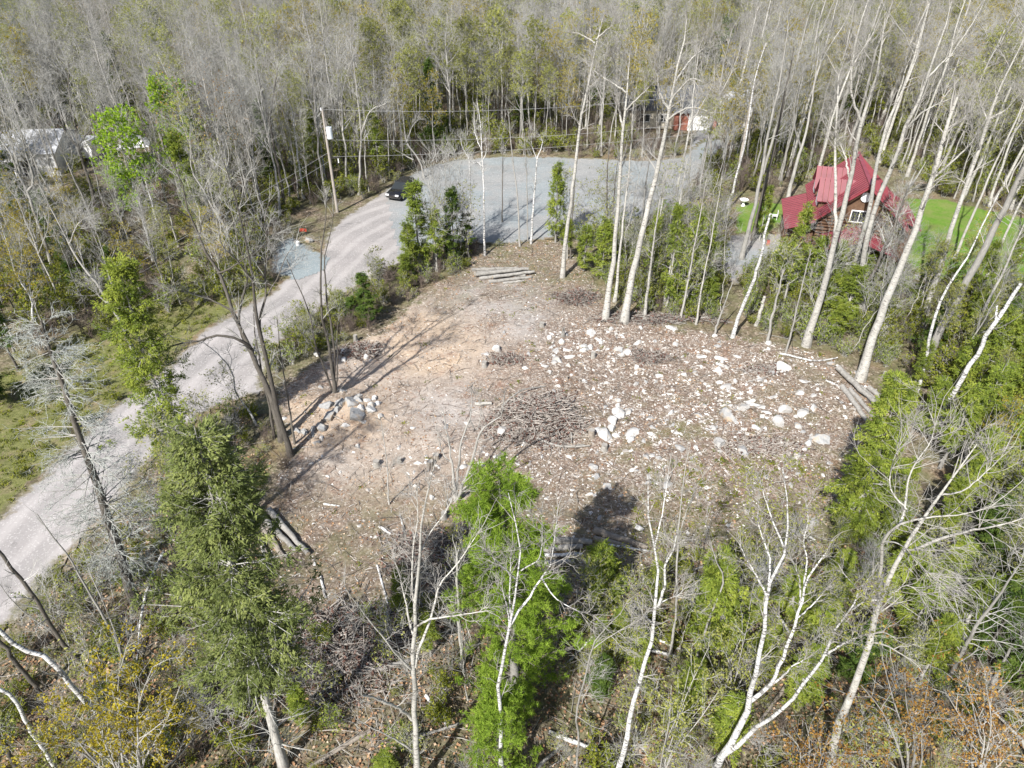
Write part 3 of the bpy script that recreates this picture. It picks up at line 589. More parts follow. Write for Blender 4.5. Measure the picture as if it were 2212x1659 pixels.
traced('bare_tree', 'short dark trunk below the dark slim tree at the left edge', 'tree', [([(85, 1495), (60, 1462), (20, 1412), (-20, 1370), (-50, 1330)], 11, 9)], M_BARKD, M_TWIG, None, LG)
traced('bare_tree', 'very dark trunk end in the bottom left corner', 'tree', [([(40, 1690), (20, 1625), (-15, 1580)], 12, 10)], M_BARKD, M_TWIG, None, LG)
traced('birch_tree', 'white birch arching out of the yellow-budding maple towards the left edge, upper of two', 'tree', [
    ([(262, 1600), (215, 1545), (177, 1506), (145, 1465), (127, 1443), (85, 1415), (40, 1399), (0, 1362), (-50, 1320)], 13, 9)], M_BIRCH, M_TWIGP, (4, .5, 1., .7, (3, 3)), LG)
traced('birch_tree', 'white birch curving up to the left edge, lower of two beside the yellow-budding maple', 'tree', [
    ([(140, 1690), (113, 1650), (85, 1605), (65, 1582), (45, 1530), (25, 1505), (0, 1490), (-40, 1475)], 10, 8)], M_BIRCH, M_TWIGP, None, LG)
traced('bare_tree', 'thin crooked grey tree rising from the yellow-budding maple to the road edge', 'tree', [
    ([(280, 1450), (262, 1410), (235, 1350), (207, 1306), (170, 1240), (140, 1190), (110, 1155), (80, 1110)], 8, 3), ([(262, 1405), (235, 1330), (200, 1250), (180, 1190)], 4, 2, 0, 1)], M_BARK, M_TWIG, (5, .3, 1.2, .7, (4, 3)), LG)
traced('bare_tree', 'thin grey sapling with few twigs left of the dead lichen-covered spruce foot', 'tree', [([(165, 1420), (120, 1370), (60, 1330), (20, 1290), (0, 1262)], 5, 2)], M_BARK, M_TWIG, (5, .3, 1., .7, (4, 3)), LG)
LM = 'dark bare trees on the bank between road and lot'
traced('bare_tree', 'dark bare tree with one big crooked limb reaching left over the road', 'tree', [
    ([(608, 950), (583, 853), (560, 800), (547, 766), (530, 725), (507, 690), (477, 596), (447, 553), (425, 500), (405, 450), (395, 400), (372, 350)], 14, 3),
    ([(545, 757), (530, 740), (500, 729), (467, 726), (435, 736), (400, 740), (370, 748), (333, 772), (300, 800)], 8, 3, 0, -2), ([(500, 670), (470, 655), (440, 640), (400, 630), (370, 628)], 5, 2, 0, 1), ([(470, 590), (500, 578), (525, 560), (560, 540), (600, 500)], 5, 2, 0, -1),
    ([(430, 510), (440, 470), (470, 430), (480, 380)], 4, 1.5, 0, 1.3), ([(560, 795), (520, 720), (520, 660), (535, 600), (520, 540), (500, 470), (490, 410)], 6, 2, .2, 1.5), ([(410, 470), (380, 450), (350, 430), (330, 390)], 4, 1.5, 0, -1)],
    M_BARKD, M_TWIG, (9, .3, 2., .75, (5, 4), .06), LM)
traced('bare_tree', 'tall grey bare tree nearest the sandy bank, right of the crooked-limbed tree', 'tree', [
    ([(628, 985), (613, 930), (600, 886), (585, 820), (573, 760), (560, 715), (553, 680), (552, 640), (545, 600), (535, 540), (520, 470), (500, 400), (480, 340)], 13, 3),
    ([(570, 745), (560, 690), (575, 640), (572, 590), (580, 540), (572, 480), (585, 420)], 7, 2, 0, 1.5), ([(548, 610), (525, 580), (510, 560), (480, 530), (470, 480)], 5, 2, 0, -1.2), ([(575, 640), (600, 600), (615, 560), (640, 520)], 4, 1.5, .6, 1.5)],
    M_BARKD, M_TWIG, (9, .35, 2., .75, (5, 4), .07), LM)
traced('bare_tree', 'thin dark tree standing between the road and the sandy bank, behind the tall grey one', 'tree', [([(592, 945), (583, 880), (570, 830), (560, 770), (550, 720), (548, 660)], 7, 3)], M_BARKD, M_TWIG, (8, .4, 1.4, .7, (4, 3)), LM)
traced('bare_tree', 'thin straight dark tree just right of the tall grey bare tree on the bank', 'tree', [([(636, 960), (625, 880), (612, 800), (603, 740), (598, 680)], 5, 2)], M_BARKD, M_TWIG, (8, .4, 1.3, .7, (4, 3)), LM)
traced('bare_tree', 'clump of dark bare stems above the boulders, middle stem', 'tree', [
    ([(722, 850), (717, 786), (708, 735), (697, 686), (693, 620), (693, 553), (700, 500), (705, 450), (698, 400)], 8, 2.5),
    ([(722, 835), (721, 740), (707, 653), (703, 600), (700, 560), (715, 500), (722, 440)], 6, 2, 0, 1.2), ([(718, 846), (705, 810), (680, 740), (672, 690), (655, 640), (640, 610), (632, 590), (620, 560)], 5, 2, 0, -.5), ([(716, 842), (705, 806), (690, 770), (670, 740), (650, 715)], 4, 2, 0, -1), ([(725, 845), (730, 780), (728, 720), (735, 660)], 4, 1.5, 0, .6)],
    M_BARKD, M_TWIG, (6, .4, 1.5, .7, (4, 3), .09), LM)
traced('birch_tree', 'thin birch sapling arching left in front of the road widening', 'tree', [([(556, 918), (540, 890), (510, 850), (505, 815), (490, 785), (477, 770), (460, 755), (443, 742)], 5, 2.5), ([(497, 797), (500, 775), (490, 755)], 2, 1)], M_BIRCH, M_TWIG, (6, .4, 1., .8, (3, 3)), LM)
traced('bare_tree', 'small bare multi-stemmed tree at the near edge of the lot, left of the brush pile', 'tree', [
    ([(984, 1083), (980, 1040), (977, 1000), (965, 930), (957, 885)], 9, 2), ([(984, 1078), (990, 1010), (996, 955), (1012, 912), (1020, 870), (1017, 830)], 7, 1.5, 0, .8), ([(988, 1078), (1010, 1020), (1025, 975), (1040, 930), (1060, 912), (1082, 902), (1087, 870), (1090, 845)], 8, 2, 0, -.6),
    ([(995, 1060), (1020, 1040), (1050, 1010), (1080, 985), (1100, 975)], 4, 1.5, 0, .4), ([(976, 1000), (960, 985), (950, 960), (944, 930)], 4, 1.5, 0, .6), ([(1014, 905), (1030, 930), (1040, 880), (1030, 850)], 3, 1, .5, 1)], M_BARK, M_TWIGP, (6, .3, .9, .7, (3, 3), .08))
traced('bare_tree', 'slim bare sapling on the near left of the lot beside two stumps', 'tree', [([(840, 1090), (838, 1050), (836, 1000), (826, 930), (822, 900)], 4, 1.5), ([(836, 1030), (850, 1000), (862, 990)], 2.5, 1)], M_BARK, M_TWIGP, (10, .2, .7, .7, (3, 3), .08))
traced('bare_tree', 'pale bare tree rising right of the hemlock at centre right foreground, crooked top', 'tree', [
    ([(1500, 1430), (1520, 1370), (1540, 1320), (1556, 1280), (1562, 1243), (1548, 1215), (1540, 1190), (1530, 1150), (1522, 1125)], 6, 2), ([(1545, 1200), (1530, 1175), (1500, 1165)], 2.5, 1)], M_BARK, M_TWIGP, (9, .4, 1., .8, (4, 3)))
traced('bare_tree', 'thin grey tree bending right between pine and white birch in the foreground', 'tree', [
    ([(1240, 1690), (1250, 1600), (1245, 1540), (1262, 1470), (1283, 1390), (1320, 1345), (1345, 1320), (1360, 1290)], 6, 2), ([(1283, 1400), (1310, 1380), (1350, 1355), (1385, 1340)], 3, 1, 0, -.6)], M_BARK, M_TWIGP, (8, .4, 1.2, .8, (4, 3), .02))
traced('bare_tree', 'straight grey trunk behind the pine on its left side', 'tree', [([(998, 1440), (994, 1380), (990, 1300), (987, 1200)], 9, 6)], M_BARK, M_TWIG, (8, .5, 1.4, .8, (3, 3)))
traced('bare_tree', 'slim grey tree standing on the lot edge right of the twin-topped white birch', 'tree', [([(1445, 1430), (1455, 1370), (1462, 1290), (1463, 1190), (1470, 1100), (1480, 1010), (1492, 960)], 7, 2), ([(1463, 1180), (1475, 1130), (1500, 1060), (1525, 1020)], 3, 1)], M_BARK, M_TWIGP, (8, .4, 1.2, .7, (4, 3)))

AG = 'tall pale aspens along the far right edge of the lot'
def aspen(label, pts, w0, w1=3, extra=(), tw=(13, .52, 2.3, .75, (5, 3), .07), bark=None, grp=AG, name='aspen_tree', twig=None): return traced(name, label, 'tree', [(pts, w0, w1)] + list(extra), bark or M_ASPEN, twig or M_TWIGP, tw, grp)
aspen('pale aspen with forked top, left of the two at the lot corner', [(1307, 691), (1316, 620), (1327, 550), (1338, 410), (1347, 277), (1354, 200), (1362, 105)], 13, 3, [([(1345, 275), (1338, 240), (1334, 208)], 5, 4, 0, .4), ([(1350, 240), (1375, 215), (1400, 190), (1420, 170)], 4, 1.5, 0, -1), ([(1353, 200), (1325, 180), (1300, 165), (1280, 150)], 4, 1.5, 0, 1), ([(1355, 175), (1330, 140), (1320, 110)], 4, 1.5, 0, -1)])
aspen('pale aspen with crooked spreading limbs, right of the two at the lot corner', [(1349, 696), (1360, 625), (1378, 545), (1402, 440), (1424, 353), (1436, 290), (1447, 235), (1460, 160), (1478, 90), (1485, 30)], 15, 3, [([(1440, 260), (1470, 240), (1500, 232), (1540, 245)], 5, 1.5, 0, -1.5), ([(1445, 240), (1425, 200), (1420, 165), (1405, 130)], 6, 2, 0, 1), ([(1450, 215), (1480, 180), (1500, 170), (1540, 190)], 5, 1.5, 0, -1), ([(1455, 180), (1500, 120), (1540, 100)], 5, 1.5, 0, 1)], tw=(13, .5, 2.3, .8, (6, 4), .03))
aspen('slimmer pale aspen close behind the left one at the back corner of the lot', [(1328, 650), (1334, 600), (1340, 540), (1352, 430), (1362, 330), (1368, 240)], 7, 3)
aspen('pale poplar behind the cedars with its top bending right, at the cul-de-sac edge', [(1215, 600), (1222, 520), (1235, 420), (1243, 360), (1257, 250), (1270, 180), (1277, 140), (1290, 90), (1302, 40)], 9, 3, [([(1286, 92), (1265, 80), (1245, 70)], 4, 1.5, 0, 1), ([(1288, 85), (1310, 65), (1330, 50)], 4, 1.5, 0, -1)])
aspen('thick pale aspen crossing the red roof, left of the crossing trunks', [(1742, 746), (1760, 680), (1780, 610), (1802, 530), (1825, 430), (1842, 367), (1858, 267), (1875, 220), (1892, 177), (1905, 100), (1912, 40)], 15, 4, [([(1804, 520), (1806, 433), (1803, 330), (1808, 240), (1812, 160)], 8, 4, 0, 1.5), ([(1835, 390), (1826, 340), (1815, 310)], 5, 3, 0, 1), ([(1860, 262), (1840, 200), (1842, 120), (1855, 60)], 6, 2, 0, -1)])
aspen('pale aspen in front of the house gable, second of the trunks crossing the red roof', [(1840, 610), (1852, 540), (1875, 467), (1892, 367), (1912, 283), (1940, 215), (1968, 160), (1990, 80), (2008, 0), (2015, -30)], 10, 3)
aspen('pale aspen crossing the right side of the red roof, straight and thick', [(1868, 695), (1852 + 8, 630), (1868, 540), (1890, 445), (1925, 367), (1952, 283), (1975, 230), (1995, 183), (2020, 120), (2042, 60), (2058, -10)], 13, 4, [([(1958, 278), (1990, 245), (2025, 225), (2060, 210)], 5, 1.5, 0, -1.5), ([(1998, 178), (2040, 130), (2080, 110)], 5, 1.5, 0, 1)])
aspen('big pale aspen at the head of the right-hand log stack', [(1858, 820), (1880, 750), (1910, 660), (1940, 590), (1955, 553), (1985, 475), (2008, 410), (2025, 345), (2042, 283), (2058, 235), (2068, 210)], 18, 6, [([(2016, 385), (2050, 355), (2092, 317), (2110, 290), (2128, 262)], 5, 2, 0, -1), ([(2042, 285), (2075, 262), (2095, 240)], 4, 1.5, 0, 1)])
aspen('tall pale aspen before the lawn, right of the big log-stack one', [(1990, 705), (2008, 645), (2038, 553), (2058, 490), (2082, 417), (2108, 340), (2135, 267), (2150, 220), (2168, 173), (2190, 130), (2215, 80)], 12, 4, [([(2136, 265), (2120, 230), (2112, 200)], 4, 2, 0, 1), ([(2140, 255), (2175, 235), (2205, 200)], 4, 1.5, 0, -1)])
aspen('thick grey leaning trunk right of the white curving birch', [(1995, 800), (2020, 735), (2060, 660), (2118, 553), (2160, 470), (2212, 367), (2250, 290), (2280, 220)], 18, 9, bark=M_BARK)
aspen('slim grey tree leaning right beside the thick grey trunk on the right', [(2070, 800), (2100, 730), (2140, 640), (2170, 580), (2200, 510), (2240, 430)], 8, 4)
aspen('curving white birch with a broken top between the log stack and the lawn', [(1975, 863), (1990, 815), (1998, 780), (2008, 720), (2025, 665), (2040, 630), (2062, 598), (2092, 553), (2115, 500), (2158, 417)], 8, 4, bark=M_BIRCH, tw=(3, .5, .8, .8, (3, 3)), name='birch_tree')
aspen('broken white birch snag with one stub, leaning right near the right edge', [(2030, 915), (2060, 850), (2108, 770), (2130, 725), (2158, 686), (2180, 650), (2205, 613)], 10, 8, [([(2152, 693), (2152, 675), (2155, 660)], 5, 4, 0, .3)], bark=M_BIRCH, tw=None, name='birch_tree')
aspen('thin white birch snag with a leaning stem at the back edge of the lot', [(1582, 730), (1595, 690), (1622, 620), (1632, 590), (1645, 553), (1650, 510), (1662, 470)], 8, 5, bark=M_BIRCH, tw=None, name='birch_tree')
aspen('short grey snag left of the white birch snag', [(1542, 724), (1560, 670), (1582, 612)], 5, 3, bark=M_BARK, tw=(5, .3, .5, .9, (2, 1)), name='dead_tree')
aspen('short pale broken trunk right of the white birch snag', [(1633, 702), (1643, 670), (1652, 640)], 8, 7, tw=None, name='dead_tree')
aspen('straight grey snag, third from left at the back edge of the lot', [(1658, 738), (1672, 670), (1684, 620), (1692, 585)], 6, 4, bark=M_BARK, tw=(6, .2, .6, 1., (2, 1)), name='dead_tree')
aspen('thin grey pole-like tree left of the thick aspen base', [(1698, 762), (1718, 680), (1742, 580), (1752, 540)], 4, 2.5, bark=M_BARK, tw=(8, .2, .6, .9, (3, 2)))
aspen('tall pale grey trunk left of the red-roofed house', [(1602, 560), (1618, 490), (1632, 433), (1650, 350), (1658, 300), (1675, 220), (1688, 150), (1700, 80), (1705, 33)], 9, 3, bark=M_BARK, twig=M_TWIG)
aspen('dark trunk running beside the tall pale grey trunk left of the house', [(1625, 520), (1645, 433), (1670, 330), (1690, 230), (1708, 147), (1715, 100)], 8, 3, bark=M_BARKD, twig=M_TWIG)
aspen('grey forked tree left of the red roof, standing by the lawn', [(1700, 437), (1722, 350), (1740, 290), (1760, 180), (1770, 90)], 8, 3, [([(1730, 320), (1715, 260), (1722, 200), (1735, 150)], 4, 1.5)], bark=M_BARK, twig=M_TWIG)
aspen('slender white birch behind the driveway, left of the tall grey trunks', [(1572, 450), (1590, 385), (1608, 317), (1620, 240), (1628, 183), (1642, 130), (1655, 93)], 5, 2.5, bark=M_BIRCH, name='birch_tree')
aspen('dark leaning trunk below the house gable', [(1845, 690), (1862, 640), (1900, 560), (1935, 480), (1965, 400)], 7, 5, bark=M_BARKD, twig=M_TWIG)
for k, (b, m, tp_, w) in enumerate([((1400, 640), (1412, 560), (1430, 440), 5), ((1435, 655), (1450, 560), (1470, 430), 5), ((1392, 690), (1402, 600), (1418, 480), 7), ((1470, 690), (1485, 610), (1510, 480), 5), ((1503, 700), (1520, 600), (1545, 470), 4), ((1375, 610), (1385, 520), (1395, 400), 6)]):
    aspen(['slim pale trunk in the cedars right of the twin aspens, first from the left', 'slim pale trunk in the cedars right of the twin aspens, fourth from the left', 'twin-stemmed pale trunk at the lot edge just right of the twin aspens', 'slim pale trunk at the lot edge, fifth right of the twin aspens', 'slim pale trunk nearest the driveway among the lot-edge trees', 'slim pale trunk behind the twin aspens on their right'][k],
          [b, m, tp_, (tp_[0] + 15, tp_[1] - 90)], w, 2, bark=M_BARK if k % 2 else M_ASPEN, tw=(9, .45, 1.5, .7, (4, 3)))
CG = 'thin birches and poplars in front of the turning circle'
for lab, pts, w0, ex, bk in [
    ('thin white birch with a small forked top, leftmost before the turning circle', [(1017, 505), (1016, 430), (1014, 345), (1010, 330)], 4, [([(1014, 345), (1000, 320), (993, 295)], 3, 1), ([(1014, 350), (1035, 352), (1050, 330), (1048, 290)], 3, 1)], M_BIRCH),
    ('white-topped birch with raised limbs before the turning circle', [(1047, 553), (1045, 450), (1044, 373), (1040, 310), (1037, 262), (1030, 215)], 5, [([(1043, 360), (1030, 350), (1020, 345)], 3, 2), ([(1042, 330), (1027, 290), (1024, 270)], 3, 1.5)], M_BIRCH),
    ('crooked white birch standing right of centre before the turning circle', [(1147, 527), (1152, 450), (1157, 383), (1162, 335), (1174, 312), (1164, 290)], 5, [([(1160, 345), (1148, 310), (1150, 280)], 2.5, 1)], M_BIRCH),
    ('slim grey poplar before the turning circle, left of the crooked white birch', [(1124, 533), (1118, 430), (1110, 367), (1102, 290), (1098, 240)], 4, [], M_BARK),
    ('thin dark sapling in the middle of the turning circle view', [(1085, 480), (1085, 410), (1086, 340), (1083, 300)], 3, [], M_BARKD),
    ('thin grey sapling behind the log stack, right of the poplar', [(1140, 520), (1139, 430), (1136, 350), (1132, 290)], 3, [], M_BARK),
    ('grey forked poplar behind the parked car', [(918, 385), (905, 345), (880, 310), (873, 270), (868, 225)], 5, [([(893, 345), (865, 330), (835, 315)], 3, 1), ([(880, 305), (890, 275), (905, 255)], 3, 1)], M_BARK),
    ('slim dark tree right of the light cedar before the turning circle', [(1232, 560), (1236, 490), (1240, 420), (1243, 360)], 4, [], M_BARKD),
    ('dark straight trunk between turning circle and lot, right part', [(1308, 520), (1311, 440), (1312, 370), (1316, 300)], 6, [], M_BARKD),
    ('second dark straight trunk between turning circle and lot', [(1318, 545), (1324, 470), (1328, 400), (1338, 330)], 5, [], M_BARKD)]:
    aspen(lab, pts, w0, 2, ex, bark=bk, tw=(9, .4, 1.2, .7, (4, 3)), grp=CG, name='birch_tree' if bk is M_BIRCH else 'bare_tree', twig=M_TWIG)
LL = 'large bare trees in the woods left of the road'
for lab, pts, w0, ex, bk in [
    ('pale yellowish tree with a stubby side stem, behind the green cedar by the road', [(292, 765), (265, 705), (233, 653), (210, 610), (187, 586), (163, 553), (135, 500), (110, 450), (85, 400)], 9, [([(230, 655), (215, 640), (206, 625)], 4, 3), ([(150, 530), (165, 490), (185, 470)], 4, 2)], M_BARK),
    ('thick grey tree with a curled side limb near the white building', [(120, 600), (95, 520), (77, 467), (60, 415), (43, 383), (20, 325), (0, 300), (-25, 250)], 10, [([(60, 412), (72, 395), (66, 360), (55, 330), (46, 292)], 6, 3)], M_BARK),
    ('dark grey tree forking into two stems before the white fence', [(215, 475), (195, 400), (173, 327), (160, 260), (150, 200), (148, 130)], 9, [([(173, 325), (140, 280), (115, 240), (97, 210)], 6, 3), ([(172, 310), (195, 275), (208, 220)], 4, 2)], M_BARKD),
    ('grey V-shaped tree in front of the utility pole', [(505, 560), (492, 520), (487, 490), (462, 455), (440, 410), (415, 370), (410, 300)], 7, [([(490, 500), (515, 460), (530, 390), (545, 365)], 5, 2), ([(488, 510), (440, 480), (400, 430), (385, 405)], 5, 2), ([(440, 410), (470, 350), (478, 290)], 4, 2)], M_BARK),
    ('dark upright tree left of the utility pole, reaching above it', [(612, 450), (605, 380), (592, 320), (580, 250), (565, 190), (550, 130)], 8, [([(590, 310), (575, 240), (555, 200)], 4, 2), ([(582, 260), (592, 200), (600, 140)], 4, 2)], M_BARKD),
    ('grey bare tree with many fine ascending twigs, centre of the left woods', [(505, 430), (490, 350), (478, 280), (465, 210), (455, 140)], 8, [([(478, 280), (450, 240), (440, 190)], 4, 2)], M_BARK),
    ('slim white birch left of the utility pole', [(657, 428), (645, 350), (636, 280), (628, 230), (606, 195)], 5, [], M_BIRCH), ('second slim white birch left of the utility pole', [(703, 392), (695, 330), (688, 270), (690, 215)], 4, [], M_BIRCH),
    ('grey tree right of the utility pole with curving crown', [(775, 420), (778, 350), (780, 280), (770, 190), (762, 120)], 6, [([(780, 290), (800, 240), (830, 225)], 4, 2)], M_BARK),
    ('dark grey twin trunk right of the utility pole', [(763, 400), (766, 320), (768, 240), (775, 160)], 6, [], M_BARKD), ('crooked dead birch at the left edge, pale upper stem', [(60, 720), (72, 660), (45, 610), (30, 580), (20, 540), (0, 480)], 6, [([(40, 600), (48, 560), (42, 520)], 3, 2)], M_BIRCH)]:
    aspen(lab, pts, w0, 2.5, ex, bark=bk, tw=(13, .4, 2.2, .7, (5, 4)), grp=LL, name='birch_tree' if bk is M_BIRCH else 'bare_tree', twig=M_TWIG)

RX = np.random.RandomState(61)
for k, (u, v, h) in enumerate([(1640, 400, 20), (1700, 380, 21), (1760, 395, 22), (1830, 330, 21), (1900, 350, 23), (1960, 380, 22), (2020, 400, 23), (2080, 430, 22), (2150, 430, 23), (2060, 560, 20), (2130, 600, 21), (2200, 560, 22), (2180, 680, 20), (2250, 480, 23), (1560, 360, 18), (1510, 400, 17), (1450, 480, 17), (2100, 340, 22), (1990, 300, 21), (1800, 290, 20), (2240, 380, 22), (1700, 300, 20), (1600, 300, 19), (1900, 270, 20)]):
    p0 = np.array([*G(u, v), 0.]); lx = RX.uniform(.2, 2.2); f = lambda s, j=0.: D3(*pxpos(p0[0] + lx * s + j, p0[1], h * s), p0[1]); pp_ = [(u, v)] + [tuple(float(c) for c in pxpos(p0[0] + lx * s + RX.randn() * .12, p0[1], h * s)) for s in (.2, .4, .58, .75, .9, 1.)]
    s0 = RX.uniform(.5, .62); fk = [tuple(float(c) for c in pxpos(p0[0] + lx * s0 + d_ * RX.choice([-1, 1]) * 0 + d_, p0[1], h * (s0 + e_))) for d_, e_ in ((0, 0), (RX.uniform(.5, .9), .1), (RX.uniform(1.2, 1.8), .22), (RX.uniform(1.6, 2.4), .34))]
    sg = RX.choice([-1, 1]); fk = [(pp_0, q) if i == 0 else (2 * pp_0 * 0 + (fk[0][0] + sg * (pp_0 - fk[0][0])), q) for i, (pp_0, q) in enumerate(fk)]
    traced('aspen_tree', 'x', 'tree', [(pp_, 9 * 700 / (v + 460), 2.5), (fk, 4, 1.5, 0, RX.uniform(-1.5, 1.5))], M_ASPEN if k % 3 else M_BARK, M_TWIGP, (12, .5, 2.4, .75, (5, 3), .07), 'tall forked aspens in the woods round the red-roofed house'); EXTRA.append(k)
def budding_maple():
    rn = np.random.RandomState(5); x, y = G(300, 1730); org = np.array([x, y, Hs(x, y)]); tb = MB(); cb = MB()
    tops = [(60, 1600), (130, 1540), (200, 1480), (260, 1430), (330, 1440), (390, 1480), (440, 1560), (350, 1560), (250, 1560), (170, 1630), (420, 1640), (90, 1660), (300, 1500), (210, 1560)]
    S = []; h = 6.3
    for k, (u, v) in enumerate(tops):
        Y = y + rn.uniform(-.8, 2.2); e = D3(u, v, Y)
        z = e[2]
        P = np.array([org + (0, 0, -.2), org + (e - org) * (.22, .22, .33) + rn.randn(3) * .12, org + (e - org) * (.58, .58, .7) + rn.randn(3) * .2, e]); S.append(resample(smooth(P), np.ones(13), 12)[0])
    S = np.array(S) - org; R = np.linspace(.055, .012, 12)[None].repeat(len(S), 0)
    tubes(tb, S[:3], R[:3] * 1.2, 6); tubes(cb, S[3:], R[3:], 5, 0)
    B, RB, _ = grow(rn, S, R, 9, .35, 1, 1.5, .7, 5, .05, .15, .6, .3, rmin=.012); tubes(cb, B, RB, 4, 1); B2, R2, _ = grow(rn, B, RB, 6, .2, 1, .7, .7, 4, .05, .15, .6, .4, rmin=.009); tubes(cb, B2, R2, 3, 1)
    c, _ = along(rn, B2, 5, .3, 1, .03); sel = rn.rand(len(c)) < .62; c = c[sel]; c = np.repeat(c, 5, 0) + rn.randn(len(c) * 5, 3) * .05; leaves(cb, rn, c, .075, 2, .2, np.clip(np.repeat(rn.rand(len(c) // 5), 5) + rn.randn(len(c)) * .1, 0, 1), tri=False, stretch=1.1)
    e = empty('maple_tree', org, 'multi-stemmed maple covered in mustard-yellow buds in the bottom left corner', 'tree'); tb.build('trunk', M_BARK, e); cb.build('crown', [M_BARK, M_TWIG, L_YELLOW], e)
budding_maple()
def orange_maple(u, v, tops, label, leafm, seed, h0=.05):
    rn = np.random.RandomState(seed); x, y = G(u, v); org = np.array([x, y, Hs(x, y)]); S = []
    for (a, b) in tops:
        Y = y + rn.uniform(-.8, 1.2); e = D3(a, b, Y); P = np.array([org + (0, 0, -.2), org + (e - org) * (.25, .25, .35) + rn.randn(3) * .1, org + (e - org) * (.6, .6, .68) + rn.randn(3) * .15, e]); S.append(resample(smooth(P), np.ones(13), 12)[0])
    S = np.array(S) - org; R = np.linspace(h0, .01, 12)[None].repeat(len(S), 0); tb = MB(); cb = MB(); tubes(tb, S[:2], R[:2] * 1.2, 6); tubes(cb, S[2:], R[2:], 5, 0)
    B, RB, _ = grow(rn, S, R, 8, .3, 1, 1.2, .7, 5, .05, .15, .6, .3, rmin=.011); tubes(cb, B, RB, 4, 1); B2, R2, _ = grow(rn, B, RB, 5, .2, 1, .6, .7, 4, .05, .15, .6, .4, rmin=.008); tubes(cb, B2, R2, 3, 1)
    c, _ = along(rn, B2, 4, .3, 1, .03); c = c[rn.rand(len(c)) < .5]; c = np.repeat(c, 4, 0) + rn.randn(len(c) * 4, 3) * .06; leaves(cb, rn, c, .075, 2, .2, np.clip(np.repeat(rn.rand(len(c) // 4), 4), 0, 1), tri=False, stretch=1.1)
    e = empty('maple_tree', org, label, 'tree', 'young budding maples in the lower right'); tb.build('trunk', M_BARK, e); cb.build('crown', [M_BARK, M_TWIG, leafm], e)
orange_maple(1960, 1700, [(1860, 1480), (1905, 1420), (1955, 1400), (2010, 1440), (1830, 1580), (1960, 1520), (2020, 1520), (1880, 1540)], 'young maple with rusty orange buds right of the cream-barked poplar foot', L_ORANGE, 91)
orange_maple(2110, 1690, [(2040, 1490), (2090, 1470), (2130, 1480), (2180, 1560), (2060, 1580), (2150, 1600), (2110, 1540), (2200, 1620)], 'young maple with rusty orange buds in the bottom right corner', L_ORANGE, 92)
orange_maple(1740, 1720, [(1700, 1580), (1740, 1560), (1790, 1590), (1760, 1630), (1830, 1620), (1710, 1640)], 'low young maple with orange buds between triple birch and poplar', L_ORANGE, 93, .035)
orange_maple(1420, 1700, [(1400, 1560), (1450, 1480), (1490, 1440), (1530, 1400), (1470, 1560), (1520, 1520), (1440, 1620), (1560, 1480)], 'young tree dotted with lime-green buds left of the triple birch', L_LIME, 94, .035)
orange_maple(1560, 1540, [(1560, 1400), (1600, 1380), (1620, 1330), (1520, 1380), (1580, 1450), (1640, 1420)], 'young tree dotted with lime-green buds behind the triple birch', L_LIME, 95, .035)

# ---- evergreens
def ever(label, base, top, w_px, kind='cedar', unique=None, name='cedar_tree', group=None, tilt=0, **kw):
    """w_px: half-width of the crown as surveyed"""
    x, y = G(*base); z = Hs(x, y); tpt = D3(top[0], top[1], y); h = tpt[2] - z; dep = y * cP + (CAMH - h * .4) * sP; w = w_px * dep / FPX
    seedc[0] += 1; sd_ = seedc[0]
    if unique == 'pine': me = pine(sd_, h, w, h * .017, leaf=L_PINE, lean=(tpt[0] - x, 0), **kw)
    elif unique == 'dead': me = dead_conifer(sd_, h, w, h * .0155, lean=(tpt[0] - x, 0), **kw)
    elif unique: me = conifer(sd_, h, w, h * (.011 if h > 11 else .014), leaf=kw.pop('leafm', L_CEDAR if kind == 'cedar' else L_DARK), bark=M_BARK if kind == 'cedar' else M_BARKD, twig=M_TWIG if kind == 'cedar' else M_BARKD, lean=(tpt[0] - x, 0), **kw)
    else:
        pr, hs, ws = (CEDARP, (8, 6, 10), (1.5, 1.25, 1.7)) if kind == 'cedar' else (SPRUCEP, (13, 9, 15), (2.1, 1.6, 2.3)); k = sd_ % 3
        e = place_tree(name, pr[k], (x, y, z), rs.rand() * 6.28, h / hs[k], label, 'tree', group, tilt=((0, 0)))
        s = h / hs[k]; sx = np.clip(w / (ws[k]), s * .6, s * 2.0); e.scale = (sx, sx, s); return e
    return place_tree(name, me, (x, y, z), 0, 1, label, 'tree', group)
ever('large yellow-green cedar with bare lower trunk in the left foreground', (612, 1655), (432, 925), 205, unique=1, clear=.36, k1=210, k2=11, nspr=8, lsz=.062, gaps=.12, shape=.8, deadlow=60, leafm=L_OLD, clump=4, full=.6, lift=.2)
ever('loose yellow-green cedar standing at the road edge, left', (392, 1015), (248, 566), 98, unique=1, clear=.12, k1=150, k2=10, nspr=8, lsz=.065, gaps=.15, shape=.65, clump=4)
ever('dead spruce hung with grey lichen beside the road at left', (293, 1303), (88, 690), 118, unique='dead', name='dead_spruce', k1=150)
ever('bright green white pine in the centre foreground', (1117, 1506), (1078, 1042), 145, unique='pine', name='pine_tree', clear=.03, k1=150, lsz=.18, nt=11)
ever('low fresh-green pine below the large pine at the bottom edge', (1075, 1690), (1070, 1500), 95, unique='pine', name='pine_tree', clear=.02, k1=55, lsz=.15, nt=8)
ever('small dark hemlock behind the pine on its right', (1310, 1312), (1300, 1185), 48, unique=1, clear=.04, k1=60, k2=8, lsz=.07, gaps=.1, deadlow=0)
ever('small yellow-green hemlock behind the silvery tree, upper', (876, 1350), (858, 1228), 32, name='hemlock_tree'); ever('small yellow-green hemlock behind the silvery tree, lower', (930, 1415), (926, 1330), 34, name='hemlock_tree')
